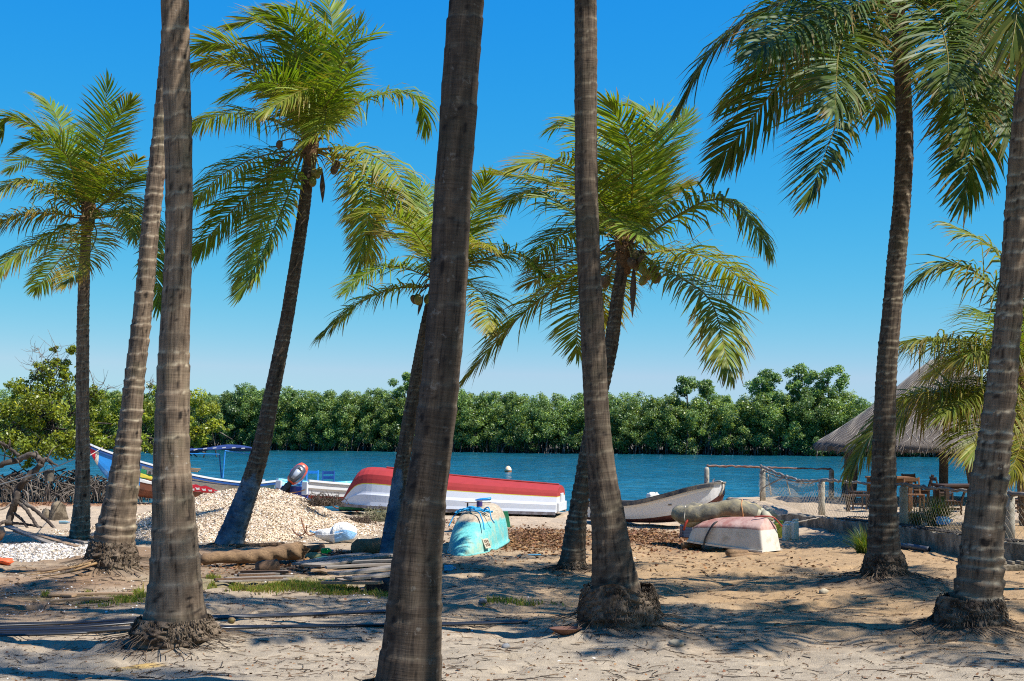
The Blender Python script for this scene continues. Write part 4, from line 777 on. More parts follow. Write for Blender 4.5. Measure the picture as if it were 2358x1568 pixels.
def pirogue():
    S = pt(622, 1133, 41.8); Bk = pt(206, 1134, 38.1); t = thing('painted_pirogue', 'long painted pirogue with raised blue bow and coloured side, behind the shell heap', 'boat', mw=frame(S, Bk)); Lh = (Bk-S).length
    k = Lh/5.6
    st = fine([(0, .30, 0, .32), (.9, .48, -.12, .27), (2.0, .56, -.2, .36), (3.0, .55, -.2, .52), (3.9, .46, -.16, .72), (4.5, .34, -.02, .88), (4.95, .22, .22, 1.01), (5.3, .12, .58, 1.13), (5.55, .05, .95, 1.23), (5.62, .02, 1.08, 1.27)], 44)
    prof = [(0, 0), (.40, .06), (.66, .22), (.80, .42), (.88, .62), (.935, .78), (.955, .82), (1, 1)]
    m = MB(); b0 = None
    hull(m, st, prof, [2, 2, 2, 2, 0, 3, 0], inmat=4, transom=True)
    # the bow is painted blue all over, its tip white and red
    for f_i, f in enumerate(m.f):
        x = sum(m.v[i].x for i in f)/len(f)
        if m.m[f_i] in (0, 2, 3): m.m[f_i] = 1 if 4.35 < x < 5.38 else (0 if 5.38 <= x < 5.5 else (5 if x >= 5.5 else (m.m[f_i] if x > 2.4 or m.m[f_i] != 2 else 0)))
    m.build('hull', [P_WHITE2, P_BLUE, P_BROWN, P_NAVY, W_OLD, P_CRIM], t, weld=True)
    for sd in (-1, 1):
        m = MB(); q = sheer_pts(st, sd, .015, .01)
        for a, b in zip(q, q[1:]): m.beam(a, b, .07, .05)
        m.build('gunwale', P_WHITE, t); m = MB(); q = sheer_pts(st, sd, -.055, .014)
        for a, b in zip(q, q[1:]): m.beam(a, b, .03, .06)
        m.build('rubbing_strake', P_NAVY, t)
    # painted devices on both flanks, laid 6 mm proud of the planks
    xs = np.array([s[0] for s in st])
    def on(x, v, sd):
        hb = np.interp(x, xs, [s[1] for s in st]); zk = np.interp(x, xs, [s[2] for s in st]); zs = np.interp(x, xs, [s[3] for s in st])
        bb = np.interp(v, [p[1] for p in prof], [p[0] for p in prof]); return Vector((x, sd*(hb*bb+.008), zk+(zs-zk)*v))
    def patch(name, poly, mt, sd, lift=0):
        m = MB(); c = (sum(p[0] for p in poly)/len(poly), sum(p[1] for p in poly)/len(poly)); n = len(poly)
        def P_(p): q = on(p[0], p[1], sd); q.y += sd*lift; return q
        for i in range(n):
            a, b = poly[i], poly[(i+1) % n]; K = 5
            for e in range(K):
                lo, hi = e/K, (e+1)/K
                A = [(c[0]+(p[0]-c[0])*s, c[1]+(p[1]-c[1])*s) for p, s in ((a, lo), (b, lo), (b, hi), (a, hi))]
                m.add([P_(p) for p in A], [(0, 1, 2, 3)] if sd < 0 else [(3, 2, 1, 0)])
        return m.build(name, mt, t)
    for sd in (-1, 1):
        patch('green_panel', [(3.05, .50), (4.32, .53), (4.32, .82), (3.05, .80)], P_GREEN, sd)
        patch('yellow_panel', [(3.55, .5), (4.32, .56), (4.32, .68), (3.9, .66)], P_YEL, sd, .004)
        patch('white_panel', [(2.5, .36), (4.32, .42), (4.32, .52), (3.5, .47), (2.5, .46)], P_WHITE, sd, .002)
        patch('red_device', [(1.75, .34), (2.35, .34), (2.9, .36), (3.0, .6), (2.7, .66), (2.55, .60), (2.42, .66), (2.2, .56)], P_CRIM, sd, .004)
        for (a, b) in ((2.05, .42), (2.25, .46), (2.45, .48), (2.65, .5), (2.8, .44)):
            patch('white_scroll', [(a-.07, b-.05), (a+.02, b-.06), (a+.08, b+.04), (a, b+.02), (a-.05, b+.05)], P_WHITE, sd, .008)
        for (a, b) in ((3.5, .7), (3.66, .69), (3.25, .68)): patch('bird_mark', [(a-.09, b+.05), (a-.02, b+.045), (a+.03, b-.03), (a, b-.05), (a-.02, b+.0)], P_WHITE, sd, .008)
        patch('name_plate', [(3.86, .70), (4.16, .71), (4.16, .83), (3.86, .82)], P_GREY, sd, .008)
        # the letters C and S
        m = MB(); u = 1 if sd > 0 else -1
        def stroke(pts):
            q = [on(a, b, sd)+Vector((0, sd*.018, 0)) for a, b in pts]
            for a, b in zip(q, q[1:]): m.beam(a, b, .012, .012, up=(0, 1, 0))
        x0 = 4.10 if sd > 0 else 3.90; w_ = -u*.07
        stroke([(x0+w_, .80), (x0, .80), (x0, .73), (x0+w_, .73)]); x1 = x0+w_*1.6
        stroke([(x1+w_, .80), (x1, .80), (x1, .765), (x1+w_, .765), (x1+w_, .73), (x1, .73)]); m.build('lettering', P_BLACK, t)
    m = MB(); m.beam((4.3, -.30, .80), (5.0, .12, .93), .38, .025, up=(.2, -.6, .8)); m.build('bow_board', W_OLD, t)
    for x in (1.2, 2.4, 3.5):
        i = np.interp(x, xs, [s[1] for s in st]); z = np.interp(x, xs, [s[3] for s in st])-.12; m = MB(); m.beam((x, -i*.93, z), (x, i*.93, z), .2, .03); m.build('thwart', W_OLD, t)
    # loose boards across the gunwales
    for q in range(3):
        a = pt(372+q*4, 1073+q*5, 40.0); b = pt(462-q*3, 1080+q*3, 40.2-q*.05); plank('loose_board', ['topmost grey board laid across the painted pirogue', 'middle grey board laid across the painted pirogue', 'lowest grey board laid across the painted pirogue'][q], a, b, .16, .03, 'boards across the pirogue', W_TAN)
    # awning
    Yf, Yb = 40.3, 41.6; t2 = thing('boat_awning', 'navy blue boat awning on thin bright blue poles over the pirogue', 'awning', tuple(pt(512, 1112, 41)))
    og = t2.location; m = MB(); m.smooth = True; nx, ny = 14, 6; vs = []
    for i in range(nx+1):
        for j in range(ny+1):
            u, v = i/nx, j/ny; p = pt(418+170*u, 1043-9*math.sin(u*2.6)-3*u, Yf+(Yb-Yf)*v); p.z += .10*math.sin(v*math.pi)-.05*v+.03*math.sin(u*9+v*4); vs.append(p)
    m.add(vs, [(i*(ny+1)+j, (i+1)*(ny+1)+j, (i+1)*(ny+1)+j+1, i*(ny+1)+j+1) for i in range(nx) for j in range(ny)]); m.build('canopy', mat('navy_canvas', (.010, .028, .12), .8, .3, 5, (.02, .07, .22), .2), t2, org=og, solid=.012)
    m = MB()
    for e in range(7):
        a = pt(424+e*22, 1043-9*math.sin((e*22+6)/170*2.6)-3, Yf-.02); b = pt(432+e*22, 1042-9*math.sin((e*22+14)/170*2.6)-3, Yf-.02); m.beam(a, b, .02, .03)
    m.build('white_hem', P_WHITE, t2, org=og)
    for (x, ytop, x2, ybot, Y) in ((518, 1040, 513, 1101, Yf), (505, 1044, 510, 1100, Yb), (598, 1050, 594, 1119, Yf+.2), (430, 1046, 436, 1078, Yf)):
        m = MB(); m.tube([pt(x2, ybot, Y), pt(x, ytop, Y)], .022, 8); m.build('pole', P_BLUE, t2, org=og)
    m = MB(); m.tube([pt(420, 1044, Yf), pt(505, 1046, Yf)], .016, 6); m.tube([pt(518, 1038, Yf), pt(602, 1048, Yf+.2)], .016, 6); m.build('frame_bar', P_BLUE, t2, org=og)
def plank(name, label, a, b, w, h, group=None, mt=None, up=(0, 0, 1), cat='plank'):
    a = Vector(a); b = Vector(b); o = MB(); L_ = (b-a).length; n = 8; rg = random.Random(int(a.x*1000+b.y*777)); c = rg.uniform(-.012, .012)
    vs = []
    for i in range(n+1):
        u = i/n; z = c*math.sin(u*math.pi); k = 1+rg.uniform(-.03, .03)
        for (y_, z_) in ((-w/2*k, -h/2), (w/2*k, -h/2), (w/2*k, h/2), (-w/2*k, h/2)): vs.append((u*L_+(rg.uniform(-.02, .02) if i in (0, n) else 0), y_, z_+z))
    fs = [(i*4+j, i*4+(j+1) % 4, i*4+4+(j+1) % 4, i*4+4+j) for i in range(n) for j in range(4)]+[(3, 2, 1, 0), (n*4, n*4+1, n*4+2, n*4+3)]
    o.add(vs, fs); ob = o.build(name, mt or W_OLD, None, bevel=.004); ob.matrix_world = frame(a, b, up); return tag(ob, label, cat, group)
def motorboat():
    S = pt(672, 1148, 36.4); hd = R(46); B = S+Vector((math.cos(hd), math.sin(hd), -.055))*4
    t = thing('white_motorboat', 'white motorboat with light blue inside and red bottom, stern facing the shell heap', 'boat', mw=frame(S, B))
    st = fine([(0, .66, .02, .46), (.8, .74, 0, .42), (1.8, .78, 0, .40), (2.7, .70, .02, .47), (3.4, .48, .12, .60), (3.9, .22, .32, .74), (4.15, .03, .6, .84)], 30)
    prof = [(0, 0), (.55, .05), (.82, .14), (.86, .22), (.90, .50), (.93, .60), (.97, .62), (.985, .86), (1.0, .88), (1, 1)]
    m = MB(); hull(m, st, prof, [1, 1, 1, 0, 0, 0, 0, 0, 0], inmat=2, transom=False, th=.05); m.build('hull', [P_WHITE, P_RED, P_LBLUE], t, weld=True, bevel=.008)
    for sd in (-1, 1):
        m = MB(); q = sheer_pts(st, sd, .02, -.01)
        for a, b in zip(q, q[1:]): m.beam(a, b, .10, .05)
        m.build('gunwale', P_WHITE if sd < 0 else P_LBLUE, t)
        m = MB(); m.beam((-.02, sd*.44, .28), (-.02, sd*.66, .28), .06, .34); m.build('stern_corner', P_WHITE, t, bevel=.02)
    m = MB(); m.beam((.02, -.62, .17), (.02, .62, .17), .05, .30); m.build('transom', mat('scuffed_blue_wood', (.20, .15, .10), .8, .3, 5, (.02, .05, .28), .6), t, bevel=.006)
    for x in (1.0, 2.3): m = MB(); m.beam((x, -.66, .26), (x, .66, .26), .26, .03); m.build('thwart', P_LBLUE, t)
    m = MB(); m.beam((3.35, -.40, .5), (3.95, 0, .62), .5, .03); m.build('foredeck', P_LBLUE, t)
    m = MB(); m.tube([Vector((-.06, y, .20-.10*math.sin((y+.6)/1.2*math.pi)+.05)) for y in np.linspace(-.6, .6, 9)], .012, 6); m.build('stern_rope', ROPE_O, t)
    outboard(t.matrix_world)
    for (dx, dy, mt_, lab, gapy) in ((717, 1127, P_BLUE, 'pale blue wooden chair standing in the motorboat, its back top rail only', 1), (754, 1128, P_NAVY, 'dark navy wooden chair standing in the motorboat, nearer the bow', 2), (680, 1126, P_NAVY, 'navy wooden chair behind the outboard motor', 2)):
        p = pt(dx, dy+24, 37.9 if dx > 700 else 37.3); chair('wooden_chair', lab, (p.x, p.y, p.z), R(-90), mt_, .34, .78, slats=gapy, group='blue chairs in the motorboat')
def outboard(M):
    t = thing('outboard_motor', 'tilted outboard motor with grey and orange cowling on the white motorboat', 'outboard motor', mw=M @ Matrix.Translation((-.06, .04, .38)) @ Matrix.Rotation(R(44), 4, 'Z') @ Matrix.Rotation(R(36), 4, 'X') @ Matrix.Rotation(R(14), 4, 'Y') @ Matrix.Diagonal((1.2, 1.3, 1.05, 1)))
    DG = mat('cowling_grey', (.055, .065, .085), .3, .1, 5, None, 0, 30, 0); OR = mat('cowling_orange', (.62, .08, .03), .35, .1, 5, None, 0, 30, 0); LG = mat('cowling_silver', (.28, .31, .36), .3, .1, 5, None, 0, 30, 0)
    def shell(prof, mt, name, y0=0, sy=1.0):
        m = MB(); m.smooth = True; vs = []; n = 16
        for (z, hx, hy, cx) in prof:
            for j in range(n):
                a = 2*math.pi*j/n; ca, sa = math.cos(a), math.sin(a); e = .6
                vs.append((cx+hx*math.copysign(abs(ca)**e, ca), y0+hy*sy*math.copysign(abs(sa)**e, sa), z))
        k = len(prof); m.add(vs, [(i*n+j, i*n+(j+1) % n, (i+1)*n+(j+1) % n, (i+1)*n+j) for i in range(k-1) for j in range(n)]+[tuple(range(n-1, -1, -1)), tuple((k-1)*n+j for j in range(n))]); return m.build(name, mt, t)
    shell([(.02, .09, .07, 0), (.08, .15, .11, 0), (.30, .15, .15, 0.02), (.48, .14, .13, 0.02), (.58, .10, .085, .0), (.60, .05, .04, 0)], OR, 'cowling')
    shell([(.05, .08, .06, -.13), (.12, .11, .105, -.14), (.30, .115, .128, -.135), (.46, .09, .105, -.125), (.51, .05, .06, -.11)], DG, 'rear_cover')
    shell([(.10, .03, .035, -.235), (.22, .045, .05, -.24), (.34, .04, .06, -.23), (.37, .02, .03, -.22)], LG, 'silver_panel')
    m = MB()
    for q in (-.045, .045): m.box((-.245, q*.3, .40+q*.2), (.012, .06, .02))
    m.build('air_slot', P_BLACK, t)
    m = MB(); m.beam((-.02, 0, .04), (-.02, 0, -.42), .10, .13, up=(1, 0, 0), taper=.7); m.beam((.10, 0, -.02), (.10, 0, -.22), .16, .05, up=(1, 0, 0)); m.box((-.02, 0, -.30), (.22, .14, .02)); m.build('leg', P_BLACK, t, bevel=.01)
    m = MB(); m.smooth = True; m.blob((-.03, 0, -.50), .17, .045, .045, 12, 8); m.build('gearcase', P_BLACK, t)
    m = MB(); m.beam((-.02, 0, -.53), (.0, 0, -.66), .02, .12, up=(1, 0, 0), taper=.6); m.build('skeg', P_WHITE, t)
    for q in range(3):
        a = q*2.094+.4; m = MB(); m.smooth = True; m.blob((-.20, math.sin(a)*.075, -.50+math.cos(a)*.075), .010, .040, .065, 10, 6, Matrix.Rotation(-a, 3, 'X') @ Matrix.Rotation(.5, 3, 'Z')); m.build('propeller_blade', P_WHITE, t)
    m = MB(); m.tube([(.1, .02, .1), (.32, .04, .12), (.46, .05, .13)], [.018, .016, .022], 8); m.build('tiller', P_BLACK, t)
def chair(name, label, loc, rz, mt, w=.36, h=.78, slats=2, group='wooden chairs'):
    t = thing(name, label, 'chair', loc, rz, group); sh = h*.52; d = w*.95; q = .035
    m = MB(); m.box((0, 0, sh), (d, w, .025)); m.box((0, w/2-.02, sh-.05), (d*.9, .02, .05)); m.box((0, -w/2+.02, sh-.05), (d*.9, .02, .05)); m.build('seat', mt, t, bevel=.004)
    for sx in (-1, 1):
        for sy in (-1, 1):
            m = MB(); x = sx*(d/2-.02); y = sy*(w/2-.02)
            if sx < 0: m.beam((x, y, 0), (x+.0, y, sh), q, q); m.beam((x, y, sh), (x-.10, y, h), q, q, taper=.9)
            else: m.beam((x, y, 0), (x, y, sh-.013), q, q)
            m.build('leg', mt, t, bevel=.003)
    m = MB()
    for k in range(slats): z = h-.05-k*.13; f_ = (z-sh)/(h-sh); m.box((-d/2+.02-.10*f_, 0, z), (.022, w-.05, .075))
    m.build('backrest', mt, t, bevel=.003)
    for z in (.12,):
        for sy in (-1, 1): m = MB(); m.box((0, sy*(w/2-.02), z), (d-.06, .02, .03)); m.build('stretcher', mt, t)
    return t
def white_skiff():
    K = pt(1657, 1158, 28.2); S = pt(1366, 1190, 30.3); S.z = -2.10; Kb = Vector((K.x, K.y, -1.98))
    d = (Kb-S); Lh = d.length; t = thing('beached_skiff', 'worn white skiff with dark rubbing strip and maroon bottom, bow raised on the sand', 'boat', mw=frame(S, Kb))
    k = Lh/4.0
    st = fine([(0, .50, .0, .38), (.9*k, .62, -.03, .36), (2*k, .66, -.05, .41), (2.9*k, .60, .0, .55), (3.5*k, .46, .10, .67), (3.9*k, .26, .28, .735), (4.14*k, .06, .50, .75)], 36)
    prof = [(0, 0), (.40, .04), (.70, .12), (.84, .24), (.89, .38), (.95, .68), (.965, .78), (.99, .80), (1.0, .83), (1.01, 1.0)]
    m = MB(); m.smooth = False; hull(m, st, prof, [1, 1, 1, 0, 0, 0, 0, 0, 0], inmat=2); m.build('hull', [P_SKIFF, P_MAROON, P_GREY], t, weld=True, bevel=.006)
    for sd in (-1, 1):
        m = MB(); q = sheer_pts(st, sd, -.025, .02)
        for a, b in zip(q[:-3], q[1:-2]): m.beam(a, b, .045, .07)
        m.build('rubbing_strip', mat('worn_black_strip', (.05, .055, .065), .8, .4, 8, (.28, .22, .15), .35), t)
    m = MB()
    q = sheer_pts(st, 1, .015, -.01)+list(reversed(sheer_pts(st, -1, .015, -.01)))
    for a, b in zip(q, q[1:]): m.beam(a, b, .07, .03)
    m.build('gunwale', W_OLD, t)
    for x in (.8*k, 1.9*k, 2.9*k): i = np.interp(x, [s[0] for s in st], [s[1] for s in st])*.93; m = MB(); m.beam((x, -i, .25+(.10 if x > 2.5*k else 0)), (x, i, .25+(.10 if x > 2.5*k else 0)), .22, .03); m.build('thwart', W_OLD, t)
    for y in (-.03, .05): m = MB(); m.tube([(3.72*k, y*3, .70), (3.72*k, y*3, .80), (3.75*k, y*3+.015, .84)], [.022, .018, .012], 6); m.build('cleat', P_GREY, t)
    m = MB(); m.smooth = True; m.tube(crvv([(3.75*k, .1, .76), (4.1*k, .02, .78), (4.18*k, -.04, .65), (4.08*k, -.07, .50)], 12), .014, 6); m.tube(crvv([(3.65*k, .14, .76), (4.08*k, .0, .79), (4.17*k, -.06, .62), (4.03*k, -.10, .50)], 12), .012, 6); m.build('painter_rope', ROPE_W, t)
    p = (t.matrix_world @ Vector((1.75*k, .25, .36))); jerrycan('white_canister', 'white canister lying inside the worn white skiff', (p.x, p.y, p.z), R(30), mat('white_plastic', (.70, .68, .60), .4, .08, 5, (.5, .4, .25), .2), .16, .24, .2)
def jerrycan(name, label, loc, rz, mt, w, d, h, group=None):
    t = thing(name, label, 'jerrycan', loc, rz, group); m = MB()
    m.box((0, 0, h*.46), (d, w, h*.92)); o = m.build('body', mt, t, bevel=min(w, d)*.14)
    for q in (.25, .45, .65): m = MB(); m.box((0, 0, h*q), (d*1.012, w*1.012, h*.035)); m.build('moulded_rib', mt, t, bevel=.004)
    m = MB(); m.smooth = True; m.tube(crvv([(-d*.34, 0, h*.90), (-d*.28, 0, h*1.0), (d*.12, 0, h*1.0), (d*.18, 0, h*.90)], 10), w*.09, 8); m.build('handle', mt, t)
    m = MB(); m.lathe([(w*.18, h*.90), (w*.18, h*1.0), (w*.22, h*1.0), (w*.22, h*1.06), (w*.02, h*1.06)], 14, Matrix.Translation((d*.34, 0, 0))); m.build('cap', mt, t)
    return t
def dinghy():
    BL = pt(1576, 1247, 23.3); BR = pt(1755, 1272, 22.25); M = frame(BL, BR)
    L_ = (BR-BL).length; t = thing('upturned_dinghy', 'small upturned white dinghy with faded red bottom resting on logs', 'boat', mw=M)
    # stations from the rounded bow (x=0) to the square stern; near gunwale lies on y=0
    st = [(0.0, .18, .24), (.05, .23, .32), (.2, .28, .39), (.5*L_, .30, .47), (.85*L_, .29, .52), (L_, .26, .52)]
    A = np.array(st); xs = np.linspace(0, L_, 22); hb = np.interp(xs, A[:, 0], A[:, 1]); hh = np.interp(xs, A[:, 0], A[:, 2])
    c = .28; m = MB(); rings = []
    for x, b, h in zip(xs, hb, hh):
        x2 = x+.0; rk = -.12*(x/L_)+.06*(1-x/L_)**2          # raked stern: the top is set in from the gunwale
        rings.append([Vector((x2+rk*f_*1.0, c+b*g-(0), h*f_)) for g, f_ in ((-1, 0), (-1.0, .03), (-.88, .64), (-.87, .68), (-.82, .74), (-.40, .90), (0, 1), (.40, .90), (.82, .74), (.87, .68), (.88, .64), (1.0, .03), (1, 0))])
    n = 13; mi = [0, 0, 1, 1, 1, 1, 1, 1, 1, 1, 0, 0]
    for i in range(len(rings)-1):
        for j in range(n-1): m.add([rings[i][j], rings[i+1][j], rings[i+1][j+1], rings[i][j+1]], [(3, 2, 1, 0)], mi[j])
    for e, q in ((0, rings[0]), (1, rings[-1])):
        for j in range(6): m.add([q[j], q[j+1], q[n-2-j], q[n-1-j]], [(0, 1, 2, 3)], mi[j])
    m.build('hull', [P_WHITE2, P_PINK], t, weld=True, bevel=.025, smooth=True)
    m = MB(); q = [r_[0]+Vector((0, -.012, .01)) for r_ in rings]; q2 = [r_[-1]+Vector((0, .012, .01)) for r_ in rings]
    for a, b in list(zip(q, q[1:]))+list(zip(q2, q2[1:])): m.beam(a, b, .025, .03)
    m.build('gunwale', P_WHITE2, t)
    W = lambda x, y, z: M @ Vector((x, y, z))
    # logs beneath
    for (a, b, r_, lab) in ((pt(1677, 1273, 21.9), pt(1760, 1277, 22.9), .055, 'pale cut log under the stern of the upturned dinghy'), (pt(1682, 1283, 21.7), pt(1782, 1279, 22.4), .05, 'thin split log lying against the pale cut log'), (pt(1572, 1256, 23.3), pt(1612, 1258, 23.5), .05, 'dark wood block under the bow of the upturned dinghy')):
        m = MB(); m.smooth = False; m.tube(crvv([a, a.lerp(b, .5)+Vector((0, 0, .01)), b], 6), [r_, r_*1.05, r_*.95, r_, r_*.97, r_*.9], 9); o = m.build('support_log', W_LOG, None, smooth=True, org=a); o.location = a; tag(o, lab, 'log', 'logs under the dinghy')
    # inflatable on top
    IL = pt(1562, 1196, 23.55); IR = pt(1770, 1196, 23.15); MI = frame(IL, IR)
    t2 = thing('inflatable_boat', 'slack khaki inflatable boat tied on top of the upturned dinghy', 'inflatable boat', mw=MI)
    KH = mat('khaki_canvas', (.30, .245, .135), .75, .3, 4, (.12, .11, .085), .4, 9, .5, .03, .25, dscale=2.5); KL = mat('pale_hypalon', (.36, .33, .23), .6, .2, 4, (.30, .25, .12), .35, 12, .3, .02, .3)
    path = [(1.40, -.02, .05), (1.22, -.03, .10), (.98, -.03, .155), (.76, -.03, .150), (.50, -.03, .075), (.22, -.02, .045), (.04, .10, .06), (-.02, .32, .09), (.08, .54, .11), (.34, .62, .11), (.6, .62, .12), (1.0, .62, .15), (1.40, .60, .06)]
    C_ = crvv(path, 60); rr = [(.155-.04*(i > 22)*min(1, (i-22)/8)+.012*math.sin(i*.9)+.007*math.sin(i*2.3)+.02*math.exp(-((i-19)/4)**2))*min(1, .30+min(i, 59-i)*.16) for i in range(60)]
    m = MB(); m.smooth = True; m.tube(C_, rr, 18); ob = m.build('buoyancy_tube', [KL], t2)
    m = MB(); m.smooth = True; vs = []; ns = 44; cs = C_[3:-3]; n2 = len(cs); rg = random.Random(4)
    def cover(lo, hi, name, mt, k):
        m = MB(); m.smooth = True; vs = []; idx = range(lo, hi); J = 9
        for i in idx:
            tn = (C_[min(i+1, 59)]-C_[max(i-1, 0)]).normalized(); sdv = tn.cross(Vector((0, 0, 1))).normalized(); uv = sdv.cross(tn)
            for j in range(J):
                a = R(-28)+(R(208)-R(-28))*j/(J-1); r2 = rr[i]*k*(1+.035*math.sin(i*1.3+j*1.1)+rg.uniform(-.02, .02)); vs.append(C_[i]+sdv*math.cos(a)*r2+uv*math.sin(a)*r2)
        q = len(list(idx)); m.add(vs, [(e*J+j, e*J+j+1, (e+1)*J+j+1, (e+1)*J+j) for e in range(q-1) for j in range(J-1)]); return m.build(name, mt, t2, solid=.008)
    cover(2, 58, 'canvas_cover', KH, 1.05)
    m = MB(); m.smooth = True; vs = []
    for i in range(10):
        for j in range(7):
            x = .05+1.2*i/9; y = .0+.6*j/6; vs.append((x, y, np.interp(x, [0, .5, 1.0, 1.4], [.05, .08, .15, .08])-.05+.02*math.sin(x*9+y*7)))
    m.add(vs, [(i*7+j, (i+1)*7+j, (i+1)*7+j+1, i*7+j+1) for i in range(9) for j in range(6)]); m.build('floor', KL, t2, solid=.02)
    for q in (0, 1):
        m = MB(); m.smooth = True; p = Vector(path[0] if q == 0 else path[-1]); m.tube([p+Vector((-.02, 0, 0)), p+Vector((.06, 0, -.01)), p+Vector((.16, 0, -.05))], [.12, .09, .025], 14); m.build('tube_cone', KL, t2)
    m = MB()
    for i in range(8, 52, 1):
        a = C_[i]; b = C_[i+1]; tn = (b-a).normalized(); sdv = tn.cross(Vector((0, 0, 1))).normalized(); m.beam(a+sdv*(rr[i]*1.05), b+sdv*(rr[i+1]*1.05), .012, .02)
    m.build('rubbing_band', mat('sand_band', (.38, .32, .16), .7, .1), t2)
    m = MB(); m.box((.42, .34, .17), (.24, .24, .10)); m.build('seat_pad', mat('yellow_pad', (.62, .48, .20), .6, .1), t2, bevel=.02)
    Wt = lambda p: t2.matrix_world @ Vector(p)
    for (nm, lab, pts, r_, mt_) in (('tie_strap', 'black strap tied from the inflatable down over the dinghy side', [Wt((.80, -.14, .05)), Wt((.72, -.20, -.02)), W(.56, .02, .36), W(.44, -.025, .12), W(.40, -.03, -.06)], .022, STRAP), ('tie_rope', 'thin orange rope around the raised end of the inflatable', [Wt((1.06, -.03, .325)), Wt((1.06, -.15, .25)), Wt((1.08, -.19, .14)), Wt((1.09, -.14, .0)), Wt((1.09, .05, -.09))], .011, ROPE_O), ('tie_rope', 'pale knotted rope around the low end of the inflatable', [Wt((.12, .0, .22)), Wt((.14, -.14, .14)), Wt((.13, -.18, .05)), Wt((.15, -.17, -.04))], .010, ROPE_W), ('tie_rope', 'rust red hose running from the inflatable over the dinghy stern', [W(1.22, .18, .52), W(1.36, .26, .54), W(1.45, .38, .52), W(L_+.0, .53, .38)], .013, mat('red_hose', (.30, .05, .03), .5, .1)), ('carry_handle', 'black and red carrying handle on the low end of the inflatable', [Wt((.20, -.17, .02)), Wt((.16, -.20, -.04)), Wt((.13, -.20, -.11)), Wt((.12, -.18, -.16))], .020, mat('red_black_handle', (.06, .02, .02), .5, .3, 8, (.35, .04, .02), .5))):
        m = MB(); m.smooth = True; m.tube(crvv(pts, 22), r_, 8, flat=.35 if nm in ('tie_strap',) else 1); o = m.build(nm, mt_, None, org=pts[0]); o.location = pts[0]; tag(o, lab, 'rope' if nm == 'tie_rope' else ('strap' if nm == 'tie_strap' else 'handle'))
    YP = mat('yellow_plastic', (.70, .58, .06), .4, .08, 5, (.5, .38, .06), .2); WP = mat('cream_plastic', (.72, .66, .50), .45, .08, 5, (.55, .42, .25), .25); DB = mat('dark_blue_plastic', (.02, .035, .07), .4, .15)
    for dx, dy, Yo, mt_, lab, w_, d_, h_ in ((1792, 1239, .1, YP, 'yellow jerrycan between the dinghy stern and the cream jerrycans', .19, .17, .30), (1813, 1243, -.1, WP, 'cream plastic jerrycan beside the yellow jerrycan', .20, .14, .33), (1830, 1242, .12, WP, 'outermost cream jerrycan with ribbed side by the net fence', .18, .10, .34), (1580, 1242, .2, DB, 'dark blue jerrycan behind the bow of the upturned dinghy', .2, .2, .27)):
        p = gp(dx, dy); y = p.y+Yo; x = (dx-CX)/FD*y; jerrycan('jerrycan', lab, (x, y, gz(x, y)-.01), R(4+dx % 7), mt_, w_, d_, h_, 'jerrycans by the dinghy')
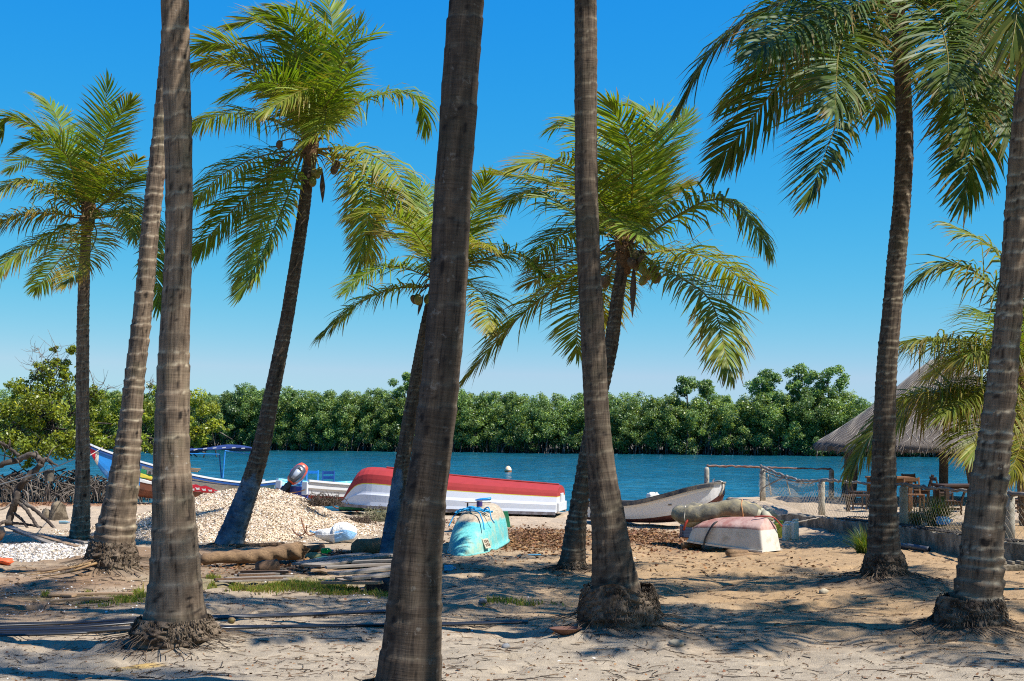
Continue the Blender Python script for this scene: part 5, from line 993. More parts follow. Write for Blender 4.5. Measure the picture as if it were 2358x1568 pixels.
def teal_canoe():
    N_ = gp(1060, 1280); F_ = Vector((N_.x+.50, N_.y+3.5, 0)); F_.z = gz(F_.x, F_.y); M = frame(N_+Vector((0, 0, -.01)), F_+Vector((0, 0, .03)))
    L_ = (F_-N_).length; t = thing('upturned_canoe', 'upturned teal canoe with bare wood patch and blue rope on top', 'canoe', mw=M)
    st = fine([(-.16, .015, -.02, .0), (.0, .09, -.09, .0), (.22, .19, -.20, 0), (.5, .28, -.36, .0), (.9, .345, -.53, 0), (1.35, .37, -.63, 0), (2.0, .37, -.68, 0), (2.7, .35, -.66, 0), (3.2, .22, -.50, 0), (3.5, .02, -.2, 0)], 40)
    prof = [(0, 0), (.16, .005), (.34, .02), (.52, .07), (.68, .17), (.82, .34), (.92, .56), (.98, .8), (1, 1)]
    m = MB(); m.smooth = True; hull(m, st, prof, [0]*8, flip=True, inmat=1, transom=True)
    mm, nt, b, o = new_mat('teal_paint'); v = coords(nt, 'Object', (1, 1, 1)); tex = nt.nodes.new('ShaderNodeSeparateXYZ'); nt.links.new(v, tex.inputs[0])
    n1 = noise(nt, v, 3.5, 6, .7); n2 = noise(nt, coords(nt, 'Object', (9, 30, 30)), 1.6, 6, .8); n3 = noise(nt, coords(nt, 'Object', (2, 16, 16)), 2, 5, .7)
    c = ramp(nt, n2, [(.35, (.05, .30, .29)), (.6, (.14, .46, .43)), (.75, (.30, .53, .45))])
    c = mixc(nt, ramp(nt, n1, [(.48, (0, 0, 0)), (.68, (.9, .9, .9))]), c, (.36, .40, .26))
    ad = N(nt, 'ShaderNodeMath', operation='MULTIPLY_ADD'); nt.links.new(n1, ad.inputs[0]); ad.inputs[1].default_value = .22; nt.links.new(tex.outputs[2], ad.inputs[2])
    ad2 = N(nt, 'ShaderNodeMath', operation='MULTIPLY_ADD'); nt.links.new(tex.outputs[0], ad2.inputs[0]); ad2.inputs[1].default_value = .02; nt.links.new(ad.outputs[0], ad2.inputs[2])
    c = mixc(nt, ramp(nt, ad2.outputs[0], [(.56, (0, 0, 0)), (.60, (1, 1, 1))]), c, ramp(nt, n3, [(.3, (.26, .19, .12)), (.7, (.50, .41, .29))]))
    c = mixc(nt, ramp(nt, n2, [(.30, (.8, .8, .8)), (.36, (0, 0, 0))]), c, (.42, .40, .30))
    nt.links.new(c, b.inputs['Base Color']); b.inputs['Roughness'].default_value = .75; bump(nt, b, n2, .3, .006)
    m.build('hull', [mm, W_OLD], t, weld=True)
    m = MB(); m.smooth = True
    gq = [Vector((s[0], s[1]+.006, .012)) for s in st]+[Vector((s[0], -s[1]-.006, .012)) for s in reversed(st)]
    for a, b_ in zip(gq, gq[1:]):
        if (a-b_).length > .001: m.beam(a, b_, .025, .03)
    m.build('gunwale', mat('teal_edge', (.14, .40, .36), .7, .2), t)
    # weathered name board on the flank
    m = MB(); q = Vector((.60, -.308, .15)); ex = Vector((.94, -.30, 0)).normalized(); ez = Vector((.12, .40, .9)).normalized(); y_ = ez.cross(ex).normalized()
    Mx = Matrix((ex, y_, ez)).transposed(); m.box(q, (.19, .014, .16), Mx); pl = m.build('name_board', mat('pale_board', (.45, .38, .28), .8, .15), t, bevel=.003)
    m = MB()
    for (a, b_, z) in ((-.075, -.03, .03), (-.02, .02, .035), (.03, .075, .03), (-.07, -.02, -.03), (-.01, .03, -.025), (.04, .075, -.03)):
        for k_ in range(2): m.box(q+Mx @ Vector((a+(b_-a)*(.3+.5*k_), -.0095, z)), (.009, .004, .045), Mx)
        m.box(q+Mx @ Vector(((a+b_)/2, -.0095, z+.02)), (abs(b_-a)*.8, .004, .008), Mx)
    m.build('carved_marks', W_BR, t)
    W = lambda x, y, z: M @ Vector((x, y, z))
    rg = random.Random(8); m = MB(); m.smooth = True; pts = []
    for i in range(90): a = i*.62; pts.append(W(1.18+.10*math.sin(a*.37)+rg.uniform(-.03, .03), .30*math.sin(a*.51)*math.cos(a*.06), np.interp(1.18, [.9, 1.3], [.59, .655])+.02+.045*abs(math.sin(a*.8))*rg.random()-.12*abs(.30*math.sin(a*.51)*math.cos(a*.06))*2))
    m.tube(crvv(pts, 420), .011, 6)
    m.tube(crvv([W(1.12, .12, .63), W(1.0, -.10, .62), W(.85, -.18, .55), W(.70, -.24, .46), W(.60, -.27, .37)], 20), .011, 6); m.tube(crvv([W(1.2, -.16, .64), W(1.1, -.26, .68), W(1.0, -.32, .52), W(1.05, -.36, .44)], 16), .011, 6); m.tube(crvv([W(1.15, .18, .63), W(1.1, .30, .54), W(1.0, .37, .38)], 14), .011, 6)
    o = m.build('rope_coil', ROPE_B, None, org=W(1.18, 0, .65)); o.location = W(1.18, 0, .65); tag(o, 'tangled bright blue rope lying on the upturned teal canoe', 'rope')
    p = W(1.42, -.06, .665); paint_can('paint_can', 'purple and white paint can standing on the teal canoe', p, .048, .11, mat('purple_label', (.05, .03, .14), .4, .2), 'paint cans')
    t3 = thing('green_board', 'green edged board leaning under the side of the teal canoe', 'board', (0, 0, 0)); a = gp(1168, 1214); bpy.data.objects.remove(t3)
    plank('green_board', 'narrow green board propping the side of the teal canoe', Vector((a.x, a.y, a.z)), Vector((a.x-.06, a.y+.02, a.z+.32)), .14, .03, None, P_GREEN, up=(0, 1, 0), cat='board')
    # white table with a blue cloth behind the canoe
    tp = pt(1100, 1155, 27.0); t4 = thing('white_table', 'low white table behind the teal canoe, its top oval and legs dark', 'table', (tp.x, tp.y, gz(tp.x, tp.y)), R(0)); zt = tp.z-gz(tp.x, tp.y)
    m = MB(); m.smooth = False; m.lathe([(.02, zt-.02), (.27, zt-.02), (.30, zt), (.27, zt+.02), (.02, zt+.022)], 28, Matrix.Diagonal((.9, .55, 1, 1))); m.build('tabletop', P_WHITE, t4)
    for sx in (-1, 1):
        for sy in (-1, 1): m = MB(); m.tube([(sx*.22, sy*.11, 0), (sx*.19, sy*.09, zt-.02)], .014, 7); m.build('leg', P_BLACK, t4)
    m = MB(); m.smooth = True; m.tube([(-.05, .0, .030), (.06, .0, .045), (.16, -.01, .05), (.25, -.02, .06)], [.02, .045, .05, .055], 10, flat=.5); o = m.build('blue_swim_fin', mat('blue_plastic', (.02, .25, .62), .4, .1), None); o.location = (tp.x, tp.y, tp.z); tag(o, 'blue plastic fin lying on the low white table', 'fin')
    for dx, mt_, lab in ((1033, mat('yellow_tin', (.50, .46, .12), .5, .2), 'yellow paint can at the water edge under the upturned boat'), (1048, mat('red_label_tin', (.62, .10, .12), .4, .2, 9, (.75, .72, .70), .5), 'red and white paint can beside the yellow paint can'), (1065, mat('pale_tin', (.60, .56, .47), .5, .2), 'pale paint can beside the red and white one')):
        p = gp(dx, 1177); paint_can('paint_can', lab, (p.x, p.y, p.z), .085, .24, mt_, 'paint cans')
def paint_can(name, label, loc, r, h, mt, group=None):
    t = thing(name, label, 'paint can', tuple(loc), 0, group); m = MB(); m.smooth = False
    m.lathe([(r, 0), (r*1.03, .006), (r, .015), (r, h*.18), (r*1.0, h*.82), (r, h-.015), (r*1.04, h-.008), (r*1.04, h), (r*.9, h), (r*.88, h-.012), (.002, h-.012)], 20); m.build('body', [P_GREY], t)
    m = MB(); m.lathe([(r*1.008, h*.16), (r*1.008, h*.84)], 20, cap=False); m.build('label', mt, t)
    m = MB(); m.tube([(r*math.cos(a), r*math.sin(a)*1.02, h*.86+.0) for a in np.linspace(-.2, 3.3, 12)], .003, 5); m.build('handle', P_GREY, t)
    return t
def build_boats(): upturned_skiff(); pirogue(); motorboat(); white_skiff(); dinghy(); teal_canoe()
# ================================================================== heaps, timber, rubbish
def local_obj(m, name, mats, org, label=None, cat=None, group=None, **k):
    o = m.build(name, mats, None, org=org, **k); o.location = org; return tag(o, label, cat, group)
def chips(x, y, z, size, cols, rg, tilt=.9, lift=.2):
    """angular shell or leaf pieces: bent four sided chips"""
    n = len(x); Nv = vnorm(rg.normal(0, tilt, (n, 3))+np.array([0, 0, 1.0])); a = vnorm(np.cross(Nv, rg.normal(0, 1, (n, 3)))); b = np.cross(Nv, a)
    S = (size*(1+rg.normal(0, .35, n)))[:, None]; P = np.stack([x, y, z], -1)+Nv*S*lift
    V = np.stack([P-a*S*.5, P+b*S*.36+Nv*S*.14, P+a*S*.5, P-b*S*.36+Nv*S*.10], 1).reshape(-1, 3)
    return V, np.arange(n*4).reshape(n, 4), np.repeat(cols, 4, 0)
M_SHELL = leaf_mat('shell', .6, .05, (1, 1, 1), .3); M_LITTER = leaf_mat('litter_leaf', .85, .1, (1.1, 1, .8), .15)
def heap(name, label, cx, cy, rx, ry, h, n, size, cols, seed, skew=(0, 0), shape=None, base=(.45, .36, .25)):
    rg = np.random.default_rng(seed)
    def H(x, y):
        if shape is not None: return shape(x, y)
        d = np.sqrt(((x-cx-skew[0])/rx)**2+((y-cy-skew[1])/ry)**2); return h*np.clip(1-d, 0, 1)**.8*(1+.12*(fbm(x*1.7, y*1.7, seed)-.5))
    nx, ny = 90, 60; X, Y = np.meshgrid(np.linspace(cx-rx*1.05, cx+rx*1.05, nx), np.linspace(cy-ry*1.05, cy+ry*1.05, ny))
    G = ground(X, Y); hh = H(X, Y); Z = np.where(hh > .004, G+hh+(fbm(X*6, Y*6, seed, 3)-.5)*.05*np.clip(hh/.1, 0, 1), G-.06)
    i = np.arange(ny-1)[:, None]*nx+np.arange(nx-1)[None]; F = np.stack([i, i+1, i+nx+1, i+nx], -1).reshape(-1, 4)
    V = np.stack([X, Y, Z], -1).reshape(-1, 3); C = np.tile(np.array(base), (len(V), 1))*(.8+.4*fbm(X*5, Y*5, seed+3).reshape(-1, 1))
    x = rg.uniform(cx-rx*1.12, cx+rx*1.12, n); y = rg.uniform(cy-ry*1.12, cy+ry*1.12, n); hx = H(x, y)
    k = (hx > .006) | ((rg.random(n) < .10) & (np.sqrt(((x-cx)/rx)**2+((y-cy)/ry)**2) < 1.12)); x, y, hx = x[k], y[k], hx[k]; z = ground(x, y)+hx+(fbm(x*6, y*6, seed, 3)-.5)*.05*np.clip(hx/.1, 0, 1)
    pal = np.array(cols); c = pal[rg.integers(0, len(pal), len(x))]*(1+rg.normal(0, .18, (len(x), 1)))
    V2, F2, C2 = chips(x, y, z, size, np.clip(c, .01, 1), rg, .75)
    o = np_mesh(name, np.vstack([V, V2]), np.vstack([F, F2+len(V)]), M_SHELL, cattr=np.vstack([C, C2])); return tag(o, label, None, None, 'stuff')
def build_heaps():
    # tan shell heap in the middle distance
    def shp(x, y):
        yc = 27.6+0*x; ridge = np.interp(x, [-8.3, -7.6, -6.9, -6.0, -5.2, -4.6, -4.1, -3.6, -3.1, -2.6], [0, .24, .42, .72, .84, .80, .66, .42, .18, 0]); prof = np.clip(1-np.abs(y-yc)/np.interp(x, [-8.3, -6, -4.5, -2.6], [1.4, 3.0, 2.8, 1.3]), 0, 1)**.8
        return ridge*prof*(1+.16*(fbm(x*1.5, y*1.5, 9)-.5))
    heap('shell_heap', 'large heap of tan broken shells', -5.5, 27.4, 3.1, 3.2, .8, 125000, .030, [(.66, .53, .38), (.74, .62, .47), (.52, .39, .25), (.80, .71, .58), (.26, .18, .12), (.66, .52, .34), (.76, .66, .51)], 91, shape=shp, base=(.50, .39, .27))
    p = gp(85, 1272); heap('white_shell_patch', 'low spread of white shells beside the dead branch', p.x-.35, p.y+.25, 1.35, 1.55, .10, 17000, .038, [(.66, .63, .58), (.72, .68, .64), (.58, .51, .43), (.48, .39, .28), (.70, .66, .62)], 92, base=(.50, .44, .36))
def tube_thing(name, label, cat, pts, r, mt, group=None, n=8, samples=24, smooth=True, flat=1):
    P = crvv(pts, samples); m = MB(); m.smooth = smooth; rr = r if isinstance(r, (int, float)) else list(np.interp(np.linspace(0, 1, samples), np.linspace(0, 1, len(r)), r)); m.tube(P, rr, n, flat=flat)
    return local_obj(m, name, mt, P[0], label, cat, group)
M_DEAD = mat('dead_branch_bark', (.20, .165, .13), .9, .45, 7, (.055, .042, .034), .55, 30, .7, .015, .1, dscale=3)
def limb(m, pts, r, n=9, seed=0):
    rg = random.Random(seed); P = crvv(pts, 26); R_ = .74*np.interp(np.linspace(0, 1, 26), np.linspace(0, 1, len(r)), r)
    m.tube([p+Vector((rg.uniform(-1, 1), rg.uniform(-1, 1), rg.uniform(-1, 1)))*R_[i]*.22 for i, p in enumerate(P)], [x*(1+rg.uniform(-.16, .16)) for x in R_], n)
def build_timber():
    # the twisted dead branch
    Y = gp(24, 1214).y; b0 = pt(22, 1214, Y); t = thing('dead_branch', 'twisted dead branch with splayed roots standing on the sand beside the stump', 'dead tree', tuple(b0))
    D = lambda x, y, dy=0: pt(x, y, Y+dy)
    for nm, lst in (('trunk', [([(20, 1212), (27, 1180), (38, 1150), (45, 1125), (58, 1105), (78, 1085), (96, 1068)], [.11, .10, .10, .10, .09, .085, .085]), ]), ('limb', [([(96, 1068), (85, 1052), (70, 1047), (40, 1060), (8, 1068), (-25, 1090)], [.09, .085, .08, .075, .07, .06])]), ('limb', [([(92, 1062), (108, 1058), (120, 1066), (134, 1072)], [.08, .06, .04, .02])]), ('limb', [([(42, 1048), (22, 1032), (0, 1018), (-20, 1008)], [.05, .045, .04, .03])]), ('limb', [([(36, 1142), (28, 1126), (14, 1116), (-4, 1100)], [.05, .04, .03, .02])]), ('limb', [([(75, 1050), (82, 1040), (88, 1046)], [.04, .03, .015])])):
        m = MB(); m.smooth = True
        for e, (pp, rr) in enumerate(lst): limb(m, [D(*q, (.05 if i % 2 else -.05)) for i, q in enumerate(pp)], rr, seed=len(nm)+int(pp[0][0]))
        m.build(nm, M_DEAD, t, org=b0)
    for pp, rr in (([(38, 1152), (60, 1172), (78, 1200), (92, 1222)], [.06, .05, .045, .04]), ([(44, 1150), (72, 1168), (104, 1195), (134, 1224)], [.06, .05, .05, .035]), ([(30, 1180), (52, 1198), (66, 1222)], [.045, .04, .03]), ([(24, 1196), (-2, 1206), (-28, 1214)], [.05, .045, .04]), ([(26, 1205), (60, 1207), (96, 1214)], [.04, .035, .025]), ([(40, 1146), (14, 1168), (-6, 1176)], [.03, .025, .02])):
        m = MB(); m.smooth = True; limb(m, [D(x, y, -.35*i*.4) for i, (x, y) in enumerate(pp)], rr, seed=int(pp[-1][0])+50); m.build('root', M_DEAD, t, org=b0)
    rg = np.random.default_rng(44)
    for q in range(16):
        x0, y0 = [(8, 1068), (40, 1060), (-10, 1082), (108, 1060), (60, 1105), (22, 1032), (14, 1116), (45, 1125)][q % 8]; a = D(x0, y0, rg.normal(0, .05)); e = a+Vector((rg.normal(-.15, .45), rg.normal(0, .25), rg.uniform(-.35, .45))); mm = a.lerp(e, .5)+Vector((rg.normal(0, .08), 0, rg.normal(0, .08))); m = MB(); m.smooth = True; m.tube(crvv([a, mm, e], 8), [.018, .016, .013, .011, .009, .007, .005, .003], 5); m.build('twig', M_DEAD, t, org=b0)
    p = D(113, 1108, .1); bk = thing('hanging_bucket', 'dark weathered bucket hanging from the dead branch', 'bucket', tuple(p)); m = MB(); m.lathe([(.085, 0), (.105, .20), (.112, .205), (.112, .225), (.10, .225), (.095, .19), (.075, .01)], 22, cap=True); m.build('body', mat('dark_bucket', (.045, .042, .038), .7, .3, 8, (.16, .13, .09), .4), bk)
    m = MB(); m.tube([(.105*math.cos(a), 0, .21+.13*math.sin(a)) for a in np.linspace(0, math.pi, 10)], .006, 5); m.build('handle', P_GREY, bk)
    # ropes from the palm
    tube_thing('mooring_rope', 'pale rope running from the slender palm past the bucket to the frame edge', 'rope', [pt(174, 1056, YA-.05), pt(120, 1078, 25.5), pt(60, 1098, 26.5), pt(-20, 1122, 27.5)], .011, ROPE_W, n=6)
    tube_thing('mooring_rope', 'thin pale rope from the pirogue bow to the slender palm', 'rope', [pt(236, 1030, 38.8), pt(215, 1044, 34), pt(192, 1056, 29), pt(186, 1060, YA+.3)], .009, ROPE_W, n=6)
    # stump
    p = gp(133, 1196); m = MB(); m.smooth = True; n = 20; rg = random.Random(3); prof = []
    vs = []
    for i, (z, r) in enumerate([(-.05, .23), (.05, .20), (.18, .165), (.30, .15), (.36, .15), (.35, .05)]):
        for j in range(n): a = 2*math.pi*j/n; k = 1+.10*math.sin(a*3+1)+.06*math.sin(a*7)+rg.uniform(-.04, .04); vs.append((p.x+r*k*math.cos(a), p.y+r*k*math.sin(a), p.z+z+(.05*math.sin(a*2+i) if i > 2 else 0)))
    m.add(vs, [(i*n+j, i*n+(j+1) % n, (i+1)*n+(j+1) % n, (i+1)*n+j) for i in range(5) for j in range(n)]); m.blob((p.x-.24, p.y-.05, p.z+.08), .12, .12, .16, 10, 7, None, .15, 5)
    local_obj(m, 'tree_stump', mat('stump_wood', (.24, .19, .13), .9, .5, 6, (.06, .045, .03), .45, 20, .8, .02, .1), p, 'short weathered tree stump on the sand beside the slender palm', 'stump')
    bottle('plastic_bottle', 'clear blue plastic bottle lying against the tree stump', gp(148, 1206), .035, .22, R(5), (.25, .42, .5))
    # boards by the white shells
    for q, (a, b, w_, lab) in enumerate([(pt(18, 1212, 24.6), pt(128, 1252, 22.6), .12, 'grey board lying uppermost in the pile by the white shells'), (pt(60, 1226, 24.0), pt(178, 1262, 22.2), .10, 'long tan board over the edge of the white shells'), (pt(100, 1232, 24.2), pt(198, 1258, 22.7), .07, 'thin grey board touching the slender palm foot'), (pt(40, 1222, 24.4), pt(120, 1250, 23.0), .16, 'broad pale board under the pile by the white shells')]):
        a.z = max(a.z, gz(a.x, a.y)+.03+.02*q); b.z = max(gz(b.x, b.y)+.05+.02*q, b.z-.02); plank('weathered_board', lab, a, b, w_, .028, 'boards by the white shells', [W_OLD, W_TAN, W_OLD, W_TAN][q])
    # big driftwood log
    a = gp(462, 1305); b = gp(702, 1296); a.z += .09; b.z += .16; m = MB(); m.smooth = True; rg = random.Random(2); P = []; RR = []
    for i in range(30):
        u = i/29; P.append(a.lerp(b, u)+Vector((0, 0, .015*math.sin(u*9)))); RR.append((.074+.052*u)*(1+.05*math.sin(u*23)+rg.uniform(-.03, .03))*(.55 if i == 0 else 1))
    m.tube(P, RR, 16, flat=1.0); o = local_obj(m, 'driftwood_log', W_LOG, a, 'long split driftwood log, thick end raised, lying behind the grass strip', 'log')
    me = o.data
    for v in me.vertices:
        k = v.co.x*3.1+v.co.z*9; f_ = 1+.06*math.sin(v.co.x*30+v.co.z*20); v.co.z *= f_; v.co.y *= f_
        if v.co.x > (b.x-a.x)*.97: v.co.x += random.Random(int(v.co.z*1e4)).uniform(-.07, .05)
    for lab, dx, dy, dx2, dy2, r_, mt_ in (('short dark log chunk lying under the long driftwood log', 592, 1322, 640, 1316, .09, W_BR), ('round cut palm log section lying beside the blue painted short palm', 822, 1281, 872, 1268, .135, W_LOG), ('thin split log lying behind the long driftwood log', 545, 1262, 655, 1258, .035, W_BR), ('dark plank end lying between the long driftwood log and the white sack', 700, 1275, 745, 1268, .055, W_BR)):
        a = gp(dx, dy); b = gp(dx2, dy2); a.z += r_*.8; b.z += r_*.8
        if 'round cut' in lab: b = a+Vector((.30, .45, 0))
        m = MB(); rg = random.Random(dx); m.tube([a.lerp(b, u) for u in (0, .03, .3, .6, .97, 1)], [r_*.9, r_, r_*1.03, r_*.98, r_, r_*.9], 18); o = local_obj(m, 'cut_log', mt_, a, lab, 'log', 'logs on the sand', smooth=True)
        for v in o.data.vertices: v.co += Vector((0, 0, rg.uniform(-.012, .012)))
    # plank pile in the middle: each board a thing of its own
    G = 'grey planks in the middle pile'
    L_ = [((688, 1310), (840, 1286), .22, .10, 'rearmost grey plank of the pile, angled up to the blue palm'), ((716, 1315), (905, 1287), .30, .11, 'broadest grey plank of the pile, its end by the short palm foot'), ((733, 1322), (760, 1316), .20, .06, 'short grey plank end poking out of the middle of the pile'), ((752, 1326), (935, 1318), .12, .16, 'upper thin plank of the middle layer in the pile'), ((812, 1318), (945, 1313), .10, .20, 'narrow plank lying topmost at the back of the pile'), ((745, 1334), (930, 1325), .20, .13, 'wide pale plank in the middle layer of the pile'), ((766, 1350), (925, 1328), .20, .21, 'pale front plank slanting to the closest trunk'), ((800, 1356), (930, 1340), .16, .17, 'split front plank with a notched end'), ((746, 1354), (878, 1358), .12, .10, 'lowest front plank of the pile, dark end outward'), ((858, 1352), (935, 1335), .12, .13, 'short front plank against the closest trunk'), ((780, 1338), (800, 1348), .10, .05, 'short block of wood under the pile')]
    for q, (p0, p1, w_, hz, lab) in enumerate(L_):
        a = gp(p0[0], p0[1]+hz*70); b = gp(p1[0], p1[1]+hz*90); a.z = gz(a.x, a.y)+hz; b.z = gz(b.x, b.y)+hz+.02
        plank('pile_plank', lab, a, b, w_, .032, G, [W_OLD, W_OLD, W_TAN][q % 3])
    p = gp(893, 1368); tyre('worn_tyre', 'worn black tyre under the plank pile by the closest trunk', (p.x, p.y+.25, p.z+.09), .27, .10, flat=True)
    # flat pallet on the grass
    p = gp(575, 1340); t = thing('flat_pallet', 'flat grey wooden pallet lying on the grass strip', 'pallet', tuple(p)); E = lambda dx, dy, h: (lambda g: Vector((g.x, g.y, g.z+h)))(gp(dx, dy))
    for q, (a, b) in enumerate([((500, 1350), (660, 1344)), ((520, 1342), (672, 1336)), ((540, 1334), (664, 1329)), ((552, 1329), (660, 1325))]):
        m = MB(); m.beam(E(*a, .05), E(*b, .05), .10, .022); m.build('slat', W_OLD, t, org=p, bevel=.003)
    for q, (a, b) in enumerate([((494, 1350), (650, 1346)), ((548, 1341), (632, 1339)), ((556, 1330), (668, 1331))]): m = MB(); m.beam(E(*a, .075), E(*b, .075), .05, .03); m.build('batten', W_BR, t, org=p, bevel=.003)
    for a, b, lab in (((114, 1376), (308, 1374), 'upper pale board lying flat in the patchy grass beside the leaning palm'), ((114, 1391), (262, 1384), 'lower pale board lying flat in the patchy grass beside the leaning palm'), ((120, 1372), (170, 1378), 'short dark board end beside the flat pale boards')):
        plank('flat_board', lab, E(*a, .025), E(*b, .025), .09, .025, 'flat boards in the grass', W_TAN)
    # fallen palm frond stalks by the leaning palm
    for q, (a, b, c, lab) in enumerate([((40, 1324), (150, 1318), (215, 1312), 'upper dry palm stalk lying by the leaning palm'), ((60, 1330), (140, 1324), (210, 1316), 'middle dry palm stalk lying by the leaning palm'), ((70, 1338), (150, 1332), (220, 1318), 'lower dry palm stalk lying by the leaning palm')]):
        tube_thing('palm_stalk', lab, 'palm stalk', [E(*a, .02), E(*b, .05+.01*q), E(*c, .10)], [.006, .018, .03], mat('dry_stalk', (.36, .22, .09), .8, .35, 6, (.14, .08, .04), .4), 'dry palm stalks', flat=.6)
    # rusty anchors
    RU = mat('rust', (.14, .055, .028), .85, .4, 14, (.28, .11, .04), .4)
    def anchor(lab, c, sc, hd, sh):
        t = thing('grapnel_anchor', lab, 'anchor', tuple(c), 0, 'rusty anchors'); m = MB(); m.smooth = True; m.tube(crvv(sh, 8), .016*sc, 7); m.build('shank', RU, t)
        for q in range(4):
            a = hd+q*math.pi/2; d = Vector((math.cos(a), math.sin(a)*.6, 0)); m = MB(); m.smooth = True; m.tube(crvv([Vector((0, 0, .06*sc)), d*.12*sc+Vector((0, 0, -.01*sc+.1*sc*(q % 2))), d*.25*sc+Vector((0, 0, .05*sc+.12*sc*(q % 2))), d*.30*sc+Vector((0, 0, .16*sc+.1*sc*(q % 2)))], 10), [.014*sc]*8+[.012*sc, .005*sc], 7); m.build('fluke', RU, t)
    p = gp(790, 1178); anchor('large rusty grapnel anchor with long shank beside the shell heap', p+Vector((0, 0, .10)), 1.15, .4, [Vector((0, 0, .06)), Vector((.25, -.35, 0)), Vector((.50, -.85, -.07))])
    p = gp(703, 1238); anchor('small rusty grapnel anchor at the foot of the shell heap by the sack', p+Vector((0, 0, .04)), .75, .2, [Vector((0, 0, .05)), Vector((-.06, .1, .18)), Vector((-.10, .15, .30))])
    # sack
    p = gp(770, 1252); t = thing('woven_sack', 'plump white woven sack with a light blue band lying on the sand', 'sack', (p.x, p.y+.2, p.z), R(-8)); nu, nv = 40, 26; vs = []; mi = []
    for i in range(nu+1):
        u = i/nu*2-1
        for j in range(nv):
            a = 2*math.pi*j/nv; w_ = (1-abs(u)**3.4)**.42*(.80+.20*u if u < 0 else .98) if abs(u) < 1 else 0; x = .36*u; ca, sa = math.cos(a), math.sin(a)
            cr = 1+.09*(float(fbm(u*4+3, a*1.1, 5, 3))-.5)*2+.035*math.sin(a*5+u*6)*(u < -.1)
            y = .235*math.copysign(abs(ca)**.75, ca)*(w_*.9+.1*(1-abs(u)**8))*cr; z = .165*math.copysign(abs(sa)**.72, sa)*w_*cr*(1.1 if u > -.1 else .92)
            vs.append((x, y, max(z+.145+.012*u, .0)+.02*max(0, u)+.015*math.sin(u*5+ca)))
    m = MB(); m.smooth = True
    fs = [(i*nv+j, (i+1)*nv+j, (i+1)*nv+(j+1) % nv, i*nv+(j+1) % nv) for i in range(nu) for j in range(nv)]; m.add(vs, fs)
    for f_i in range(len(fs)): i = f_i//nv; j_ = f_i % nv; sn = math.sin(2*math.pi*(j_+.5)/nv); m.m[f_i] = 1 if i >= 22 and -.72 < sn < .30 else 0
    SK = mat('woven_white', (.70, .69, .66), .65, .10, 5, (.46, .42, .35), .25, 11, .8, .05, .25); SB = mat('woven_blue', (.22, .42, .66), .65, .1, 5, None, 0, 11, .8, .05, .25)
    m.build('sack_body', [SK, SB], t); m = MB(); m.smooth = True; m.tube([(-.36, .06, .16), (-.40, .0, .17), (-.43, -.04, .19)], [.05, .02, .035], 8, flat=.5); m.build('tied_corner', SB, t)
    m = MB(); m.smooth = True; m.tube([(-.34+.68*u, -.232*(1-abs(2*u-1)**3)**.5-.004, .155+.02*(2*u-1)+.05*max(0, 2*u-1)) for u in np.linspace(.03, .97, 18)], .006, 5); m.build('seam', SK, t)
    # odd rubbish
    bottle('plastic_bottle', 'bright green plastic bottle lying between the driftwood log and the plank pile', gp(753, 1276), .05, .18, R(30), (.02, .50, .08)); bottle('plastic_bottle', 'light blue plastic bottle lying beside the closest trunk', gp(1036, 1314), .04, .15, R(-5), (.12, .45, .62)); bottle('plastic_bottle', 'small clear plastic bottle lying near the leaf litter and the teal canoe', gp(1005+0, 1195), .03, .14, R(20), (.4, .42, .42))
    p = gp(755, 1300); m = MB(); m.smooth = True; m.blob((p.x, p.y, p.z+.04), .24, .12, .075, 18, 9, None, .08, 2); local_obj(m, 'teal_cloth', mat('teal_cloth', (.02, .12, .12), .8, .3, 9), p, 'crumpled dark teal cloth bundle behind the plank pile', 'cloth')
    p = gp(722, 1288); m = MB(); m.smooth = True; m.blob((p.x, p.y, p.z+.04), .12, .07, .06, 14, 8, None, .1, 3); local_obj(m, 'mossy_chunk', mat('mossy', (.24, .25, .12), .9, .3, 9), p, 'mossy pale wood chunk beside the teal cloth bundle', 'wood chunk')
    rg = np.random.default_rng(6)
    for (dx, dy, n, rad, hh, nm, lab, cat, col, w_) in ((875, 1200, 420, .34, .22, 'net_clump', 'tangled olive clump of old fishing net on the beach', 'net clump', (.20, .19, .10), .004), (818, 1210, 320, .34, .14, 'fibre_clump', 'brown clump of dry root fibre at the foot of the shell heap', 'fibre clump', (.11, .075, .05), .005), (740, 1150+22, 260, .30, .14, 'fibre_clump', 'dark clump of dry fibre on the shoulder of the shell heap', 'fibre clump', (.09, .065, .045), .005), (792, 1296, 200, .2, .10, 'fibre_clump', 'dark clump of rubbish fibre beside the round cut log', 'fibre clump', (.07, .05, .04), .005)):
        p = gp(dx, dy); vs, fs = [], []; b = 0
        if dx == 740: p = Vector(((748-CX)/FD*27.0, 27.0, -(1156-HZ)/FD*27.0-.05))
        for q in range(n):
            c = np.array([p.x, p.y, p.z])+np.array([rg.normal(0, rad*.55), rg.normal(0, rad*.4), abs(rg.normal(0, hh*.45))]); d = vnorm(rg.normal(0, 1, 3))*rg.uniform(.06, .16); e = rg.normal(0, .05, 3); P = np.array([c-d, c+e, c+d]); P[:, 2] = np.maximum(P[:, 2], p.z-.02); up = np.array([0, 0, w_*1.5]); sd_ = np.array([w_, w_*.5, 0])
            ring = np.stack([P-sd_, P+up, P+sd_], 1).reshape(-1, 3); vs.append(ring); fs.append(np.array([(g*3+h, g*3+(h+1) % 3, g*3+3+(h+1) % 3, g*3+3+h) for g in range(2) for h in range(3)])+b); b += 9
        o = np_mesh(nm, np.vstack(vs), np.vstack(fs), mat(nm+str(dx), col, .95, .4, 9, None, 0), org=p); o.location = p; tag(o, lab, cat)
